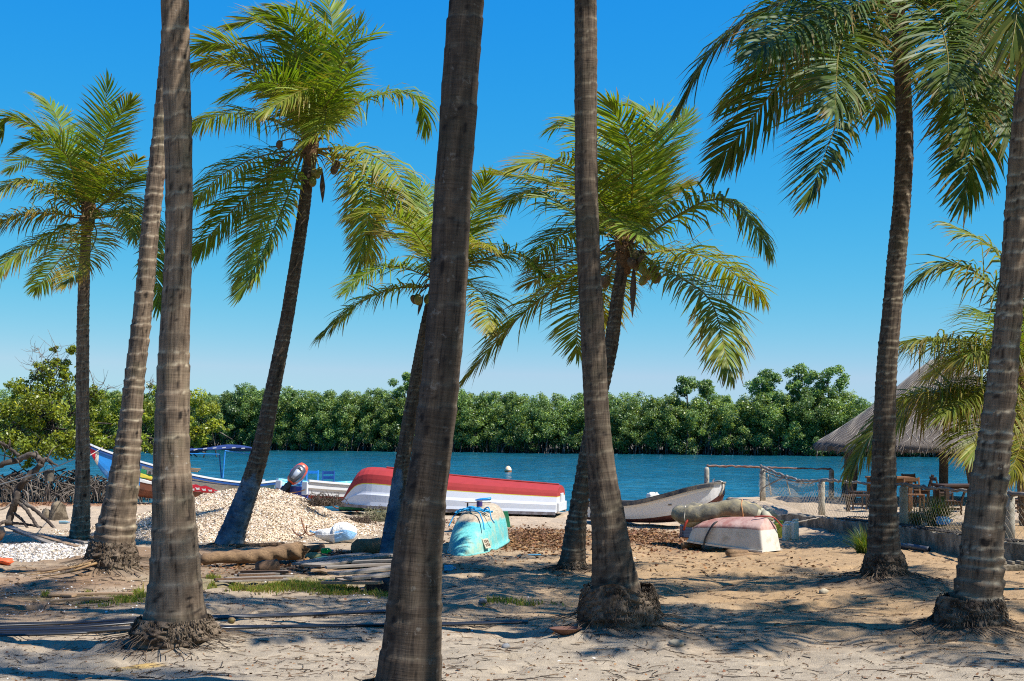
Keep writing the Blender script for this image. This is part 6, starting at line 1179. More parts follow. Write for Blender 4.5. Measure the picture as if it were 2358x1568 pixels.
    for (dx, dy, r_, lab, br) in ((533, 1436, .032, 'brown coconut lying on the sand beside the thick trunk', 1), (272, 1548, .018, 'small dark seed lying on the front sand', 1)):
        p = gp(dx, dy); t = thing('fallen_coconut', lab, 'coconut', (p.x, p.y, p.z+r_*.7)); m = MB(); m.smooth = True; m.blob((0, 0, 0), r_*1.15, r_, r_*.95, 18, 12, None, .02, 2); m.build('husk', M_NUTB, t); m = MB(); m.smooth = True; m.blob((r_*1.02, -r_*.3, r_*.2), r_*.25, r_*.3, r_*.3, 10, 6); m.build('stalk_cap', W_TAN, t)
    STN = mat('pale_stone', (.40, .33, .22), .9, .3, 8, (.2, .16, .11), .3); GST = mat('grey_stone', (.20, .20, .20), .8, .3, 8, (.1, .09, .08), .3)
    for (dx, dy, r_, mt_, lab) in ((1557, 1487, .048, STN, 'flat pale stone on the sand in front of the flared trunk'), (1112, 1393, .040, GST, 'round grey stone on the sand beside the closest trunk'), (1165, 1492, .034, GST, 'dark stone half sunk in the sand before the flared trunk'), (1897, 1367, .05, STN, 'round stone half buried beside the charred trunk mound'), (2097, 1252+0, .04, STN, 'small stone by the foot of the low wall'), (1655, 1326, .02, GST, 'dark pebble on the ochre sand'), (480, 1395, .02, GST, 'dark pebble beside the grass strip')):
        p = gp(dx, dy); m = MB(); m.smooth = True; m.blob((p.x, p.y, p.z+r_*.3), r_*1.35, r_, r_*.75, 12, 8, Matrix.Rotation(dx % 3, 3, 'Z'), .14, dx); local_obj(m, 'stone', mt_, p, lab, 'stone', 'stones on the sand')
    p = gp(1302, 1462); t = thing('rusty_bowl', 'shallow rusty metal bowl beside the root mat of the flared trunk', 'bowl', tuple(p), R(8)); m = MB(); m.smooth = True; m.lathe([(.05, .0), (.085, .018), (.135, .05), (.14, .055), (.128, .05), (.08, .022), (.004, .012)], 26, Matrix.Diagonal((1, .75, 1, 1))); m.build('bowl_body', mat('bowl_rust', (.10, .045, .03), .7, .3, 9, (.18, .09, .05), .3), t)
    # hoses across the sand
    HZ_ = mat('black_hose', (.012, .013, .016), .38, .3, 20, None, 0, 0, 0, spec=.6)
    def gr(dx, dy, h): g = gp(dx, dy); return Vector((g.x, g.y, g.z+h))
    for q in range(4): tube_thing('black_hose', ['uppermost strand of the upper black hose bundle', 'second strand of the upper black hose bundle', 'third strand of the upper black hose bundle', 'lowest strand of the upper black hose bundle'][q], 'hose', [gr(-60, 1443+q*5.0, .02), gr(150, 1439+q*4.5, .02), gr(330, 1430+q*3.2, .025), gr(500, 1424+q*2.2, .02), gr(700, 1417+q*1.4, .016), gr(900, 1409+q, .015)], .012, HZ_, 'upper black hoses', n=7, samples=50)
    for q in range(4): tube_thing('black_hose', ['uppermost strand of the lower black hose bundle', 'second strand of the lower black hose bundle', 'third strand of the lower black hose bundle', 'lowest strand of the lower black hose bundle'][q], 'hose', [gr(-60, 1458+q*4.2, .02), gr(150, 1456+q*3.4, .02), gr(330, 1451+q*2.2, .03), gr(500, 1448+q*1.6, .02), gr(800, 1443+q*1.2, .015), gr(1000, 1440+q, .014), gr(1215, 1433+q, .012)], .011, HZ_, 'lower black hoses', n=7, samples=50)
    p = gp(8, 1300); m = MB(); m.smooth = True; m.blob((p.x, p.y, p.z+.04), .14, .1, .05, 14, 8, None, .35, 4); local_obj(m, 'orange_plastic', mat('orange_plastic', (.62, .10, .03), .6, .2), p, 'crumpled orange plastic scrap beside the white shells', 'plastic scrap')
    p = gp(-2, 1252); m = MB(); m.smooth = True; m.lathe([(.04, 0), (.16, .06), (.22, .17), (.19, .27), (.13, .31), (.15, .34)], 24, Matrix.Translation(p+Vector((-.12, 0, 0)))); local_obj(m, 'clay_pot', mat('terracotta', (.40, .20, .11), .8, .2, 5, (.3, .2, .14), .4), p, 'round terracotta pot beside the white shells, cut by the frame', 'pot')
    p = gp(1228, 1280); plank('blue_scrap', 'small light blue plastic scrap on the sand beyond the teal canoe', p+Vector((-.07, 0, .01)), p+Vector((.1, .03, .012)), .05, .006, None, mat('blue_scrap', (.12, .5, .75), .5, .1), cat='plastic scrap')
def bottle(name, label, p, r, l, rz, col):
    key = 'plastic_%d' % int(sum(c*1000 for c in col))
    if key not in _MC:
        m_, nt, b, o = new_mat(key); b.inputs['Base Color'].default_value = (*col, 1); b.inputs['Roughness'].default_value = .15; b.inputs['Transmission Weight'].default_value = .45; b.inputs['IOR'].default_value = 1.3; _MC[key] = m_
    t = thing(name, label, 'bottle', (p.x, p.y, p.z+r*.9), rz); m = MB(); m.smooth = True; M = Matrix.Rotation(R(90), 4, 'Y') @ Matrix.Translation((0, 0, -l/2))
    m.lathe([(r*.6, 0), (r*.95, l*.03), (r, l*.1), (r*.93, l*.3), (r, l*.36), (r*.93, l*.5), (r, l*.6), (r*.75, l*.78), (r*.33, l*.88), (r*.33, l*.93)], 18, M); m.build('body', _MC[key], t)
    m = MB(); m.lathe([(r*.38, l*.93), (r*.38, l), (.001, l)], 12, M); m.build('cap', mat('bottle_cap', (.10, .25, .5), .5, .1), t); return t
# ================================================================== terrace, fence, shelter
M_CONC = mat('old_concrete', (.30, .255, .185), .92, .3, 4, (.10, .085, .06), .45, 22, .7, .02, .15, dscale=3)
M_POST = mat('concrete_post', (.42, .385, .31), .9, .2, 5, (.16, .14, .10), .35, 30, .4, .006, .15, dscale=5)
def build_terrace():
    t = thing('low_wall', 'low stained concrete wall along the sandy terrace', 'wall', (6.5, 24, -2.1)); og = t.location; m = MB(); ys = np.arange(12, 31.2, .22); rg = random.Random(5); vs = []
    for y in ys:
        x = float(xwall(y)); zt_ = float(np.interp(y, [8, 18, 24, 30, 31.5], [-1.45, -1.66, -1.78, -1.98, -2.10]))+.03+rg.uniform(-.018, .018)
        for (dx, z) in ((-.13, zt_-.8), (-.13, zt_-.015), (-.115, zt_), (.10, zt_+.005), (.12, zt_-.8)): vs.append((x+dx+rg.uniform(-.012, .012), y, z))
    n = len(ys); m.add(vs, [(i*5+j, i*5+j+1, (i+1)*5+j+1, (i+1)*5+j) for i in range(n-1) for j in range(4)]+[(0, 1, 2, 3, 4), tuple((n-1)*5+j for j in (4, 3, 2, 1, 0))]); m.build('wall_body', M_CONC, t, org=og)
    m = MB(); m.smooth = True; rg = np.random.default_rng(2); vs, fs = [], []
    for q in range(900):
        y = rg.uniform(19.5, 27); x = float(xwall(y))+rg.uniform(-.13, .16); z = float(np.interp(y, [18, 24, 30], [-1.66, -1.78, -1.98]))+.035; m.blob((x, y, z+.006), rg.uniform(.01, .035), rg.uniform(.01, .035), .014, 6, 4)
    m.build('rubble_top', mat('dark_rubble', (.055, .045, .035), .95, .5, 20), t, org=og)
    posts = [(5.24, 38.3, 'weathered concrete post at the water edge behind the white skiff', 1.42), (6.42, 36.4, 'concrete corner post where the net fence meets the water rail', .86), (8.35, 37.2, 'thin concrete post on the water edge near the shelter', .80), (6.49, 29.8, 'concrete fence post on the low wall behind the cream jerrycans', .76), (6.72, 24.4, 'shaded concrete fence post on the wall between the charred trunk and bush', .74), (7.07, 20.2, 'stout dark concrete fence post at the wall beyond the hollow trunk', .70)]
    tops = []
    for q, (x, y, lab, h) in enumerate(posts):
        z = gz(x, y)-.05; h = -1.25-z if q == 0 else h; m = MB(); m.smooth = False; rg = random.Random(q); m.lathe([(.072, 0), (.070, h*.5), (.068, h*.97), (.055, h*1.0), (.02, h+.02+.01*q % .03)], 20, Matrix.Translation((x, y, z)) @ Matrix.Rotation(rg.uniform(-.03, .03), 4, 'X')); o = local_obj(m, 'fence_post', M_POST, Vector((x, y, z)), lab, 'post', 'concrete fence posts', smooth=True); tops.append(Vector((x, y, z+h)))
    RB = mat('red_bark_stick', (.22, .085, .045), .85, .3, 9, (.3, .2, .14), .35); SG = mat('grey_stick', (.26, .22, .17), .9, .35, 8, (.12, .09, .065), .4)
    def stick(lab, pts, r, mt_, seed):
        rg = random.Random(seed); P = crvv(pts, 40); m = MB(); m.smooth = True; m.tube([p+Vector((0, rg.uniform(-.4, .4), rg.uniform(-1, 1)))*r*.55 for p in P], [r*(1+rg.uniform(-.2, .25))*(1-.3*i/40) for i in range(40)], 8); local_obj(m, 'fence_rail', mt_, P[0], lab, 'rail', 'stick rails of the fence')
    a, b, c, d, e, f = tops
    up = Vector((0, 0, .03)); stick('long reddish stick rail above the water edge', [a+up+Vector((.0, 0, .02)), a.lerp(c, .35)+Vector((0, 0, .05)), b.lerp(c, .0)*.0+a.lerp(c, .6)+Vector((0, 0, .03)), c+up], .028, RB, 1)
    stick('grey stick rail sagging from the corner post to the wall post', [b+Vector((-.03, .1, .06)), b.lerp(d, .3)+Vector((0, 0, -.03)), b.lerp(d, .7)+Vector((0, 0, -.09)), d+up, d.lerp(e, .15)+up], .034, SG, 2); stick('second thinner grey stick beside the sagging rail', [b+Vector((.02, 0, -.04)), b.lerp(d, .3)+Vector((0, 0, -.11)), b.lerp(d, .75)+Vector((0, 0, -.13)), d+Vector((.05, 0, .05))], .02, SG, 3)
    stick('grey stick rail between the two wall posts before the shelter', [d+up, d.lerp(e, .5)+Vector((0, 0, .02)), e+up], .03, SG, 4); stick('thick grey stick rail before the tables, reaching the hollow trunk', [e+up, e.lerp(f, .4)+Vector((0, 0, .015)), f+up], .03, SG, 5); stick('grey stick rail running out past the stout dark post', [f+up, f+Vector((.35, -1.8, .0)), f+Vector((.9, -4, .05))], .03, SG, 6)
    g0 = Vector((6.3, 33, gz(6.3, 33)+.03)); stick('thin slanting brace stick from the corner post rail down to the sand', [b.lerp(d, .42)+Vector((0, 0, -.08)), b.lerp(d, .2)+Vector((-.15, .5, -.45)), Vector((6.32, 36.2, gz(6.3, 36)+.02))], .018, SG, 7); stick('low stick at the foot of the net fence by the jerrycans', [pt(1798, 1210, 27.4), pt(1850, 1200, 27.6), pt(1905, 1188, 28.2)], .016, SG, 8); stick('low stick along the wall foot of the net fence', [pt(1905, 1198, 27.5), pt(1960, 1190, 27), pt(2005, 1192, 26.4)], .016, SG, 9)
    # netting
    t = thing('net_fence', 'sagging diamond net hung on the concrete post fence', 'net', tuple(b)); og = t.location; NM = mat('net_twine', (.40, .32, .22), .9, .2, 9)
    for (p, q, hgt) in ((b, d, .74), (d, e, .70), (e, f, .66), (f, f+Vector((.9, -4, 0)), .66)):
        p = p+Vector((-.09, 0, -.03)); q = q+Vector((-.09, 0, -.03)); Ls = (q-p).length; st_ = .125; nn = int((Ls+hgt)/st_); vs, fs = [], []; bi = 0; w_ = .0028
        for sg in (1, -1):
            for i in range(nn+1):
                s0 = i*st_-(hgt if sg > 0 else 0); P = []
                for u in np.linspace(0, 1, 9):
                    s = s0+sg*(hgt*u) if sg > 0 else i*st_-hgt*u; v = u
                    if s < 0 or s > Ls: continue
                    sag = .10*math.sin(math.pi*s/Ls)*(1-v)+.012*math.sin(s*7+u*5); pos = p.lerp(q, s/Ls); P.append((pos.x+.04*math.sin(v*3.1)*math.sin(s*2.1)-.02, pos.y, pos.z-hgt*v-sag))
                if len(P) < 2: continue
                P = np.array(P); k = len(P); ring = np.stack([P+(-w_, 0, 0), P+(w_, w_, 0), P+(w_*.3, 0, w_)], 1).reshape(-1, 3); vs.append(ring); fs.append(np.array([(g*3+h, g*3+(h+1) % 3, g*3+3+(h+1) % 3, g*3+3+h) for g in range(k-1) for h in range(3)])+bi); bi += k*3
        np_mesh('net_panel', np.vstack(vs), np.vstack(fs), NM, t, org=og)
    for q, (dx, dy, dy2) in enumerate(((1768, 1092, 1140), (1812, 1108, 1140))):
        tube_thing('hanging_twine', ['frayed pale twine hanging beside the corner post', 'frayed pale twine hanging from the middle of the sagging rail'][q], 'twine', [pt(dx, dy, 35-q*2), pt(dx+4, (dy+dy2)/2, 35-q*2), pt(dx+8, dy2, 35-q*2)], .014, NM, samples=14)
    # thatched shelter
    cx, cy, R_ = 11.0, 36.3, 3.15; zt_ = -2.03; t = thing('thatched_shelter', 'round thatched shelter with netted grey roof on wooden posts', 'shelter', (cx, cy, zt_)); og = t.location; ze, za = -.58, 1.62
    m, nt, b_, o_ = new_mat('thatch'); v = coords(nt, 'Object'); n1 = noise(nt, coords(nt, 'Object', (9, 9, 1.6)), 3.2, 6, .75); n2 = noise(nt, v, 1.3, 4); n3 = noise(nt, v, 45, 4, .7)
    c_ = ramp(nt, n1, [(.3, (.05, .036, .026)), (.55, (.145, .108, .078)), (.8, (.25, .195, .145))]); c_ = mixc(nt, ramp(nt, n2, [(.35, (.5, .5, .5)), (.7, (0, 0, 0))]), c_, (.12, .095, .075)); c_ = mixc(nt, .35, c_, ramp(nt, n3, [(.35, (.06, .05, .04)), (.65, (.36, .32, .27))])); nt.links.new(c_, b_.inputs['Base Color']); b_.inputs['Roughness'].default_value = 1; b_.inputs['Specular IOR Level'].default_value = .05; bump(nt, b_, n3, .9, .05); TH = m
    m = MB(); m.smooth = True; n = 72; prof = [(R_*1.0, ze-.16), (R_*1.02, ze-.04), (R_*.98, ze+.07), (R_*.80, ze+.42), (R_*.6, ze+.86), (R_*.4, ze+1.34), (R_*.2, ze+1.88), (R_*.08, ze+2.16), (.02, ze+2.26)]; vs = []; rg = random.Random(1)
    for i, (r, z) in enumerate(prof):
        for j in range(n): a = 2*math.pi*j/n; k = 1+.012*math.sin(a*9+i)+rg.uniform(-.006, .006); vs.append((cx+r*k*math.cos(a), cy+r*k*math.sin(a), z+rg.uniform(-.02, .02)*(i < 3)))
    m.add(vs, [(i*n+j, i*n+(j+1) % n, (i+1)*n+(j+1) % n, (i+1)*n+j) for i in range(len(prof)-1) for j in range(n)])
    under = [(R_*.95, ze-.14), (R_*.6, ze+.68), (.05, ze+2.0)]; b0 = []
    for (r, z) in under:
        for j in range(n): a = 2*math.pi*j/n; b0.append((cx+r*math.cos(a), cy+r*math.sin(a), z))
    m.add(b0, [(i*n+(j+1) % n, i*n+j, (i+1)*n+j, (i+1)*n+(j+1) % n) for i in range(2) for j in range(n)]); roof = m.build('roof', TH, t, org=og)
    # straw fringe and wavy net lines on the roof
    rg = np.random.default_rng(3); N_ = 4200; a = rg.uniform(0, 6.283, N_); r0 = R_*rg.uniform(.93, 1.02, N_); ln = rg.uniform(.08, .24, N_); p0 = np.stack([cx+np.cos(a)*r0, cy+np.sin(a)*r0, ze+.04-rg.random(N_)*.1], -1); dr = np.stack([np.cos(a)*.7, np.sin(a)*.7, -np.ones(N_)], -1)+rg.normal(0, .25, (N_, 3)); p1 = p0+vnorm(dr)*ln[:, None]; sv = np.stack([-np.sin(a), np.cos(a), 0*a], -1)*.010
    V = np.stack([p0-sv, p0+sv, p1+sv*.2, p1-sv*.2], 1).reshape(-1, 3); np_mesh('eave_fringe', V, np.arange(N_*4).reshape(-1, 4), [mat('straw', (.20, .155, .11), .95, .4, 9, None, 0, 0, 0)], roof, org=og)
    vs, fs = [], []; bi = 0; pr = np.array(prof[2:8]); tt = np.linspace(0, 1, len(pr))
    for q in range(96):
        a0 = 2*math.pi*q/96; u = np.linspace(0, .98, 40); r = np.interp(u, tt, pr[:, 0])+.014; z = np.interp(u, tt, pr[:, 1])+.014; aa = a0+(.028*np.sin(u*34+q*.9)+.012*np.sin(u*13+q))*(1-.4*u); P = np.stack([cx+r*np.cos(aa), cy+r*np.sin(aa), z], -1); w_ = .0065; tv = np.stack([-np.sin(aa), np.cos(aa), 0*aa], -1)*w_; ring = np.stack([P-tv, P+np.array([0, 0, w_]), P+tv], 1).reshape(-1, 3); vs.append(ring); fs.append(np.array([(g*3+h, g*3+(h+1) % 3, g*3+3+(h+1) % 3, g*3+3+h) for g in range(39) for h in range(3)])+bi); bi += 120
    np_mesh('roof_net', np.vstack(vs), np.vstack(fs), mat('roof_net_twine', (.40, .35, .28), .9, .15, 9), roof, org=og)
    PW = mat('dark_pole', (.085, .06, .042), .9, .35, 6, (.17, .125, .09), .35)
    for (x, y, r) in ((8.42, 35.5, .135), (11.1, 34.1, .11), (13.4, 35.3, .11), (8.9, 38.1, .1), (12.9, 38.2, .1), (11.0, 36.3, .12)):
        if (x, y) == (11.1, 34.1): a_, b2 = Vector((11.12, 34.1, gz(11.1, 34.1)-.1)), Vector((10.85, 34.2, ze+.35))
        else: a_, b2 = Vector((x, y, gz(x, y)-.1)), Vector((x+(cx-x)*.06, y+(cy-y)*.06, ze+(.3 if x != 11.0 else 2.0)))
        m = MB(); m.smooth = True; m.tube([a_.lerp(b2, u)+Vector((.02*math.sin(u*5), 0, 0)) for u in np.linspace(0, 1, 8)], [r*(1-.12*u) for u in np.linspace(0, 1, 8)], 12); m.build('post', PW, t, org=og)
    WD = wood('chair_wood', (.11, .058, .03), (.04, .022, .013)); WD2 = wood('honey_wood', (.20, .10, .04), (.09, .04, .02)); WDK = wood('dark_chair_wood', (.075, .045, .03), (.03, .018, .012))
    def table(lab, x, y, L_, W_, h, mt_, rz=0):
        z = gz(x, y); t = thing('wooden_table', lab, 'table', (x, y, z), rz, 'wooden tables on the terrace')
        m = MB()
        for k in range(4): m.box((0, -W_/2+W_*(k+.5)/4, h), (L_*(1-.01*(k % 2)), W_/4-.006, .04))
        m.build('tabletop', mt_, t, bevel=.004)
        for sx in (-1, 1):
            for sy in (-1, 1): m = MB(); m.box((sx*(L_/2-.08), sy*(W_/2-.07), (h-.02)/2), (.085, .085, h-.02)); m.build('leg', mt_, t, bevel=.004)
        m = MB(); m.box((0, -W_/2+.07, h-.08), (L_-.26, .03, .09)); m.box((0, W_/2-.07, h-.08), (L_-.26, .03, .09)); m.build('apron', mt_, t)
    X = lambda dx, Y: (dx-CX)/FD*Y
    table('brown wooden table behind the charred trunk, honey front edge', X(2048, 32.6), 32.6, .95, .75, .70, WD2); table('dark rough table with split top before the shelter post', X(2208, 31.2), 31.2, .95, .7, .60, WDK, R(6))
    for (dx, Y, rz, mt_, lab) in ((2106, 31.0, -90, WD2, 'honey brown wooden chair turned away at the brown table'), (2122, 33.0, 170, WD, 'brown wooden chair in profile behind the honey chair'), (2102, 34.0, -80, WD, 'dark wooden chair farthest back behind the honey chair'), (1975, 32.0, 2, WDK, 'dark wooden chair in profile between shelter post and brown table'), (2172, 32.6, 6, WDK, 'dark wooden chair at the near end of the split table'), (2196, 30.4, 165, WD, 'low brown chair leaning in front of the split table'), (2334, 30.6, 0, WD, 'brown wooden chair seen past the hollow trunk'), (2366, 31.6, 175, WDK, 'dark chair cut by the frame past the hollow trunk')):
        x = X(dx, Y); chair('wooden_chair', lab, (x, Y, gz(x, Y)), R(rz), mt_, .36, .76 if 'low' not in lab else .56, 2, 'wooden chairs on the terrace')
    x = X(1995, 31.5); t = thing('wooden_bench', 'low dark wooden bench beside the brown table', 'bench', (x-.1, 31.4, gz(x-.1, 31.4))); m = MB(); m.box((0, 0, .36), (.8, .26, .04)); m.build('seat', WDK, t, bevel=.004)
    for sx in (-1, 1): m = MB(); m.box((sx*.33, 0, .17), (.06, .2, .34)); m.build('leg', WDK, t, bevel=.004)
    # stacked pale boards, grass tufts, pipe, concrete piece
    for q in range(4):
        y = 26.3; x0, x1 = X(2050-q*2, y), X(2140-q*5, y); zz = gz(x0+.3, y)+.03+.035*q; plank('stacked_board', ['lowest pale board of the stack behind the wall', 'second pale board of the stack behind the wall', 'third pale board of the stack behind the wall', 'topmost pale board of the stack behind the wall'][q], Vector((x0, y, zz)), Vector((x1, y, zz)), .3, .028, 'pale boards stacked behind the wall', W_OLD)
    def tuft(lab, base, n, h, sp, seed, cols, lean=0):
        rg = np.random.default_rng(seed); t_ = np.linspace(0, 1, 6); vs, cs, fs = [], [], []; b = 0
        for q in range(n):
            a = rg.uniform(0, 6.283); out = abs(rg.normal(0, sp)); hh = h*rg.uniform(.5, 1.05); p0 = np.array(base)+np.array([math.cos(a)*rg.uniform(0, .13), math.sin(a)*rg.uniform(0, .13), -.02]); P = p0+np.stack([(np.cos(a)*out+lean)*t_**1.5, np.sin(a)*out*t_**1.5, hh*t_-(out*.5)*t_**3], -1); w_ = rg.uniform(.004, .007)*np.array([1, 1, .85, .6, .35, .05])[:, None]; sv = np.array([-math.sin(a), math.cos(a), 0]); sv = sv if abs(sv[0]) > .3 else np.array([1.0, 0, 0]); ring = np.stack([P-sv*w_, P+sv*w_], 1).reshape(-1, 3); vs.append(ring); c = np.array(cols[rg.integers(0, len(cols))])*rg.uniform(.7, 1.3); cs.append(np.tile(c, (12, 1))); fs.append(np.array([(g*2, g*2+1, g*2+3, g*2+2) for g in range(5)])+b); b += 12
        o = np_mesh('grass_tuft', np.vstack(vs), np.vstack(fs), M_FROND, cattr=np.vstack(cs), org=base); o.location = base; return tag(o, lab, 'grass tuft', 'long bladed grass tufts')
    GC = [(.06, .11, .02), (.09, .14, .025), (.04, .08, .015), (.18, .16, .05)]
    p = gp(1990, 1275); tuft('bright grass tuft against the charred trunk below the wall', p+Vector((.06, .1, 0)), 340, .50, .26, 1, GC, -.05); y = 25.0; x = X(2158, y); tuft('large dark grass bush on the terrace beside the wall post', Vector((x, y, gz(x, y))), 620, .64, .34, 2, GC); x = X(2120, y); tuft('thinner dry grass clump leaning on the large grass bush', Vector((x, y+.3, gz(x, y+.3))), 160, .5, .3, 3, [(.16, .13, .06), (.09, .09, .03)])
    y = 23.6; x = X(2175, y); bottle('plastic_bottle', 'blue plastic water bottle lying on the wall top beside the grass bush', Vector((x, y, float(np.interp(y, [18, 24], [-1.66, -1.78]))+.06)), .07, .26, R(3), (.10, .38, .62))
    a = gp(2062, 1262); b = gp(2142, 1272); tube_thing('grey_pipe', 'dark grey pipe lying at the foot of the low wall', 'pipe', [a+Vector((0, .1, .04)), a.lerp(b, .5)+Vector((0, .1, .045)), b+Vector((0, .1, .035))], .045, mat('grey_pvc', (.05, .055, .065), .5, .2), n=12)
    p = gp(2328, 1314); t = thing('concrete_piece', 'broken concrete block piece with a notched side by the wall foot', 'concrete block', (p.x, p.y, p.z-.01), R(10)); m = MB(); m.box((0, 0, .05), (.30, .14, .09)); m.box((-.12, 0, .115), (.06, .14, .05)); m.box((.0, 0, .115), (.05, .14, .05)); m.box((.125, 0, .115), (.05, .14, .05)); m.build('block', M_CONC, t, bevel=.012)
    # buoy
    y = 67.5; p = pt(1170, 1085, y); t = thing('mooring_buoy', 'cream and orange mooring buoy floating on the river', 'buoy', (p.x, y, -2.42)); m = MB(); m.smooth = True; m.lathe([(.02, -.12), (.10, -.10), (.165, .0), (.172, .08)], 24, cap=False); m.build('waterline_band', mat('buoy_rust', (.45, .16, .05), .6, .2), t); m = MB(); m.smooth = True; m.lathe([(.172, .08), (.16, .15), (.11, .235), (.05, .29), (.02, .30)], 24); m.build('float', mat('buoy_cream', (.80, .52, .26), .5, .12, 5, (.75, .68, .55), .4), t); m = MB(); m.tube([(.03*math.cos(a), 0, .31+.03*math.sin(a)) for a in np.linspace(-.6, 3.8, 10)], .008, 5); m.build('ring', P_BLACK, t)
# ================================================================== litter and grass
def build_litter():
    rg = np.random.default_rng(12)
    def scatter(n, boxes):
        xs, ys = [], []; tot = sum(b[4] for b in boxes)
        for (dx0, dx1, dy0, dy1, wgt) in boxes:
            k = int(n*wgt/tot); dx = rg.uniform(dx0, dx1, k); dy = rg.uniform(dy0, dy1, k); y = np.interp(dy, GY, GD); xs.append((dx-CX)/FD*y); ys.append(y)
        return np.concatenate(xs), np.concatenate(ys)
    GD = np.linspace(7.5, 40, 200)[::-1]; GY = HZ-np.interp(GD, GD[::-1], [float(ground(0, q, False)) for q in GD[::-1]])/GD*FD
    # leaf litter
    cx_, cy_ = [], []
    def patch(dx, dy, rx, ry, n): p = gp(dx, dy); cx_.append(rg.normal(p.x, rx*.5, n)); cy_.append(rg.normal(p.y, ry*.5, n))
    patch(1225, 1240, 1.1, 3.0, 7000); patch(1500, 1240, .8, 2.6, 3500); patch(100, 1158, 3.2, 1.6, 3500); patch(990, 1205, 1.2, 2.0, 700); patch(690, 1300, 2.0, 1.8, 1500); patch(1700, 1300, 2.5, 2.5, 260)
    x, y = scatter(2600, [(0, 2358, 1380, 1567, 1.6), (0, 2358, 1230, 1400, 1.3), (900, 1900, 1180, 1300, .5)]); cx_.append(x); cy_.append(y)
    x = np.concatenate(cx_); y = np.concatenate(cy_); k = (x < xwall(y)-.2); nsc = int(k[:len(x)-len(cx_[-1])].sum()); x, y = x[k], y[k]; pal = np.array([(.15, .075, .035), (.24, .12, .05), (.09, .05, .03), (.32, .19, .09), (.20, .09, .05)]); c = pal[rg.integers(0, 5, len(x))]*(1+rg.normal(0, .2, (len(x), 1)))
    V, F, C = chips(x, y, ground(x, y), np.where(np.arange(len(x)) > nsc-1, .026, np.where(y > 18, .050, .028)), np.clip(c, .01, 1), rg, .45, .15); o = np_mesh('leaf_litter', V, F, M_LITTER, cattr=C); tag(o, 'dry brown fallen leaves scattered over the sand', None, None, 'stuff')
    # twigs and root bits
    x, y = scatter(4200, [(0, 2358, 1400, 1567, 2.6), (0, 2358, 1290, 1420, 1.2), (1400, 2358, 1240, 1400, .6), (450, 950, 1230, 1400, .5), (0, 330, 1300, 1400, .5)]); k = x < xwall(y)-.2; x, y = x[k], y[k]; 
    for (mx, my, mh, mr) in MOUNDS[:9]:
        kk = 260 if my < 15 else 140; rr_ = mr*np.abs(rg.normal(.75, .32, kk)); aa_ = rg.uniform(0, 6.283, kk); x = np.concatenate([x, mx+rr_*np.cos(aa_)]); y = np.concatenate([y, my+rr_*np.sin(aa_)])
    n = len(x); z = ground(x, y); a = rg.uniform(0, 6.283, n); l = np.abs(rg.normal(0, .07, n))+.02; l = np.where(rg.random(n) < .05, l*3, l); t = np.linspace(-.5, .5, 5); bend = rg.normal(0, .35, n); w_ = np.clip(rg.normal(.0022, .0008, n), .001, .005)*np.where(y > 15, 1.8, 1)
    px = x[:, None]+l[:, None]*t*np.cos(a)[:, None]-bend[:, None]*l[:, None]*t**2*np.sin(a)[:, None]; py = y[:, None]+l[:, None]*t*np.sin(a)[:, None]+bend[:, None]*l[:, None]*t**2*np.cos(a)[:, None]; pz = ground(px, py)+w_[:, None]+np.abs(rg.normal(0, .004, (n, 1)))
    P = np.stack([px, py, pz], -1); sv = np.stack([-np.sin(a), np.cos(a), 0*a], -1)[:, None]*w_[:, None, None]; up = np.array([0, 0, 1.0])*w_[:, None, None]*1.6
    V = np.stack([P-sv, P+up, P+sv], 2).reshape(-1, 3); b = np.arange(n)[:, None]*15; q = np.array([(g*3+h, g*3+(h+1) % 3, g*3+3+(h+1) % 3, g*3+3+h) for g in range(4) for h in range(3)]); F = (b[:, :, None]+q[None]).reshape(-1, 4); pal = np.array([(.05, .035, .025), (.10, .065, .04), (.03, .022, .018), (.20, .12, .06), (.22, .15, .10)]); C = np.repeat(pal[rg.integers(0, 5, n)], 15, 0); o = np_mesh('twig_litter', V, F, M_LITTER, cattr=C); tag(o, 'dark twigs and root bits scattered over the sand', None, None, 'stuff')
    # stray white shells on the left sand
    x, y = scatter(500, [(0, 330, 1320, 1420, 1.5), (330, 1000, 1240, 1400, .8), (0, 1500, 1200, 1560, .5)]); V, F, C = chips(x, y, ground(x, y), np.full(len(x), .024), np.tile(np.array([.72, .68, .62]), (len(x), 1))*(1+rg.normal(0, .15, (len(x), 1))), rg, .5, .1); o = np_mesh('stray_shells', V, F, M_SHELL, cattr=np.clip(C, 0, 1)); tag(o, 'stray white shell pieces on the sand', None, None, 'stuff')
    # grass strip
    xs, ys = [], []
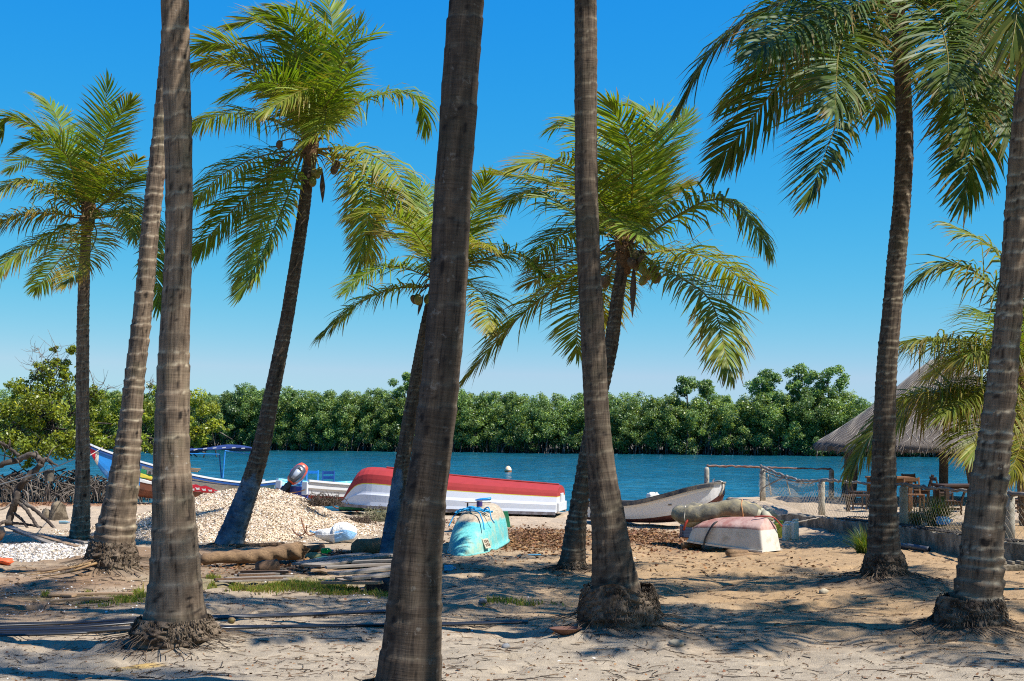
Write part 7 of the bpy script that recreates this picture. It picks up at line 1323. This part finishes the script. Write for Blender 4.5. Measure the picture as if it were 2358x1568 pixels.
    for (dx, dy, rx, ry, n) in ((520, 1352, 28, 7, 1700), (600, 1358, 80, 6, 3600), (700, 1352, 70, 8, 3000), (800, 1362, 70, 6, 2200), (880, 1372, 30, 4, 600), (490, 1342, 15, 5, 600), (290, 1382, 26, 6, 1300), (220, 1392, 30, 4, 900), (205, 1368, 6, 3, 160), (105, 1374, 6, 2, 120), (320, 1372, 14, 6, 500), (1150, 1388, 40, 3, 240), (1230, 1392, 50, 3, 200)): dxs = rg.normal(dx, rx*.6, n); dys = rg.normal(dy, ry*.6, n); y = np.interp(dys, GY, GD); xs.append((dxs-CX)/FD*y); ys.append(y)
    x = np.concatenate(xs); y = np.concatenate(ys); k = fbm(x*3, y*3, 3, 2) > .36; x, y = x[k], y[k]; n = len(x); z = ground(x, y)-.004; h = np.clip(rg.normal(.045, .018, n), .015, .11); a = rg.uniform(0, 6.283, n); ln = h*rg.uniform(.1, .8, n); P0 = np.stack([x, y, z], -1); d = np.stack([np.cos(a), np.sin(a), 0*a], -1); sv = np.stack([np.ones(n), 0*a, 0*a], -1)*rg.uniform(.0025, .005, n)[:, None]; P1 = P0+d*(ln*.35)[:, None]+np.array([0, 0, 1])*(h*.6)[:, None]; P2 = P0+d*ln[:, None]+np.array([0, 0, 1])*h[:, None]
    V = np.stack([P0-sv, P0+sv, P1+sv*.8, P1-sv*.8, P1-sv*.8, P1+sv*.8, P2+sv*.1, P2-sv*.1], 1).reshape(-1, 3); F = np.arange(n*8).reshape(-1, 4); pal = np.array([(.16, .22, .025), (.22, .24, .03), (.10, .16, .02), (.34, .27, .06), (.30, .20, .07)]); C = np.repeat(pal[rg.integers(0, 5, n)]*(1+rg.normal(0, .15, (n, 1))), 8, 0); o = np_mesh('grass', V, F, M_FROND, cattr=np.clip(C, .01, 1)); tag(o, 'short patchy green and straw grass on the sand', None, None, 'stuff')
build_ground(); build_water(); build_palms(); build_far_forest(); build_near_mangroves(); build_boats(); build_heaps(); build_timber(); build_terrace(); build_litter()
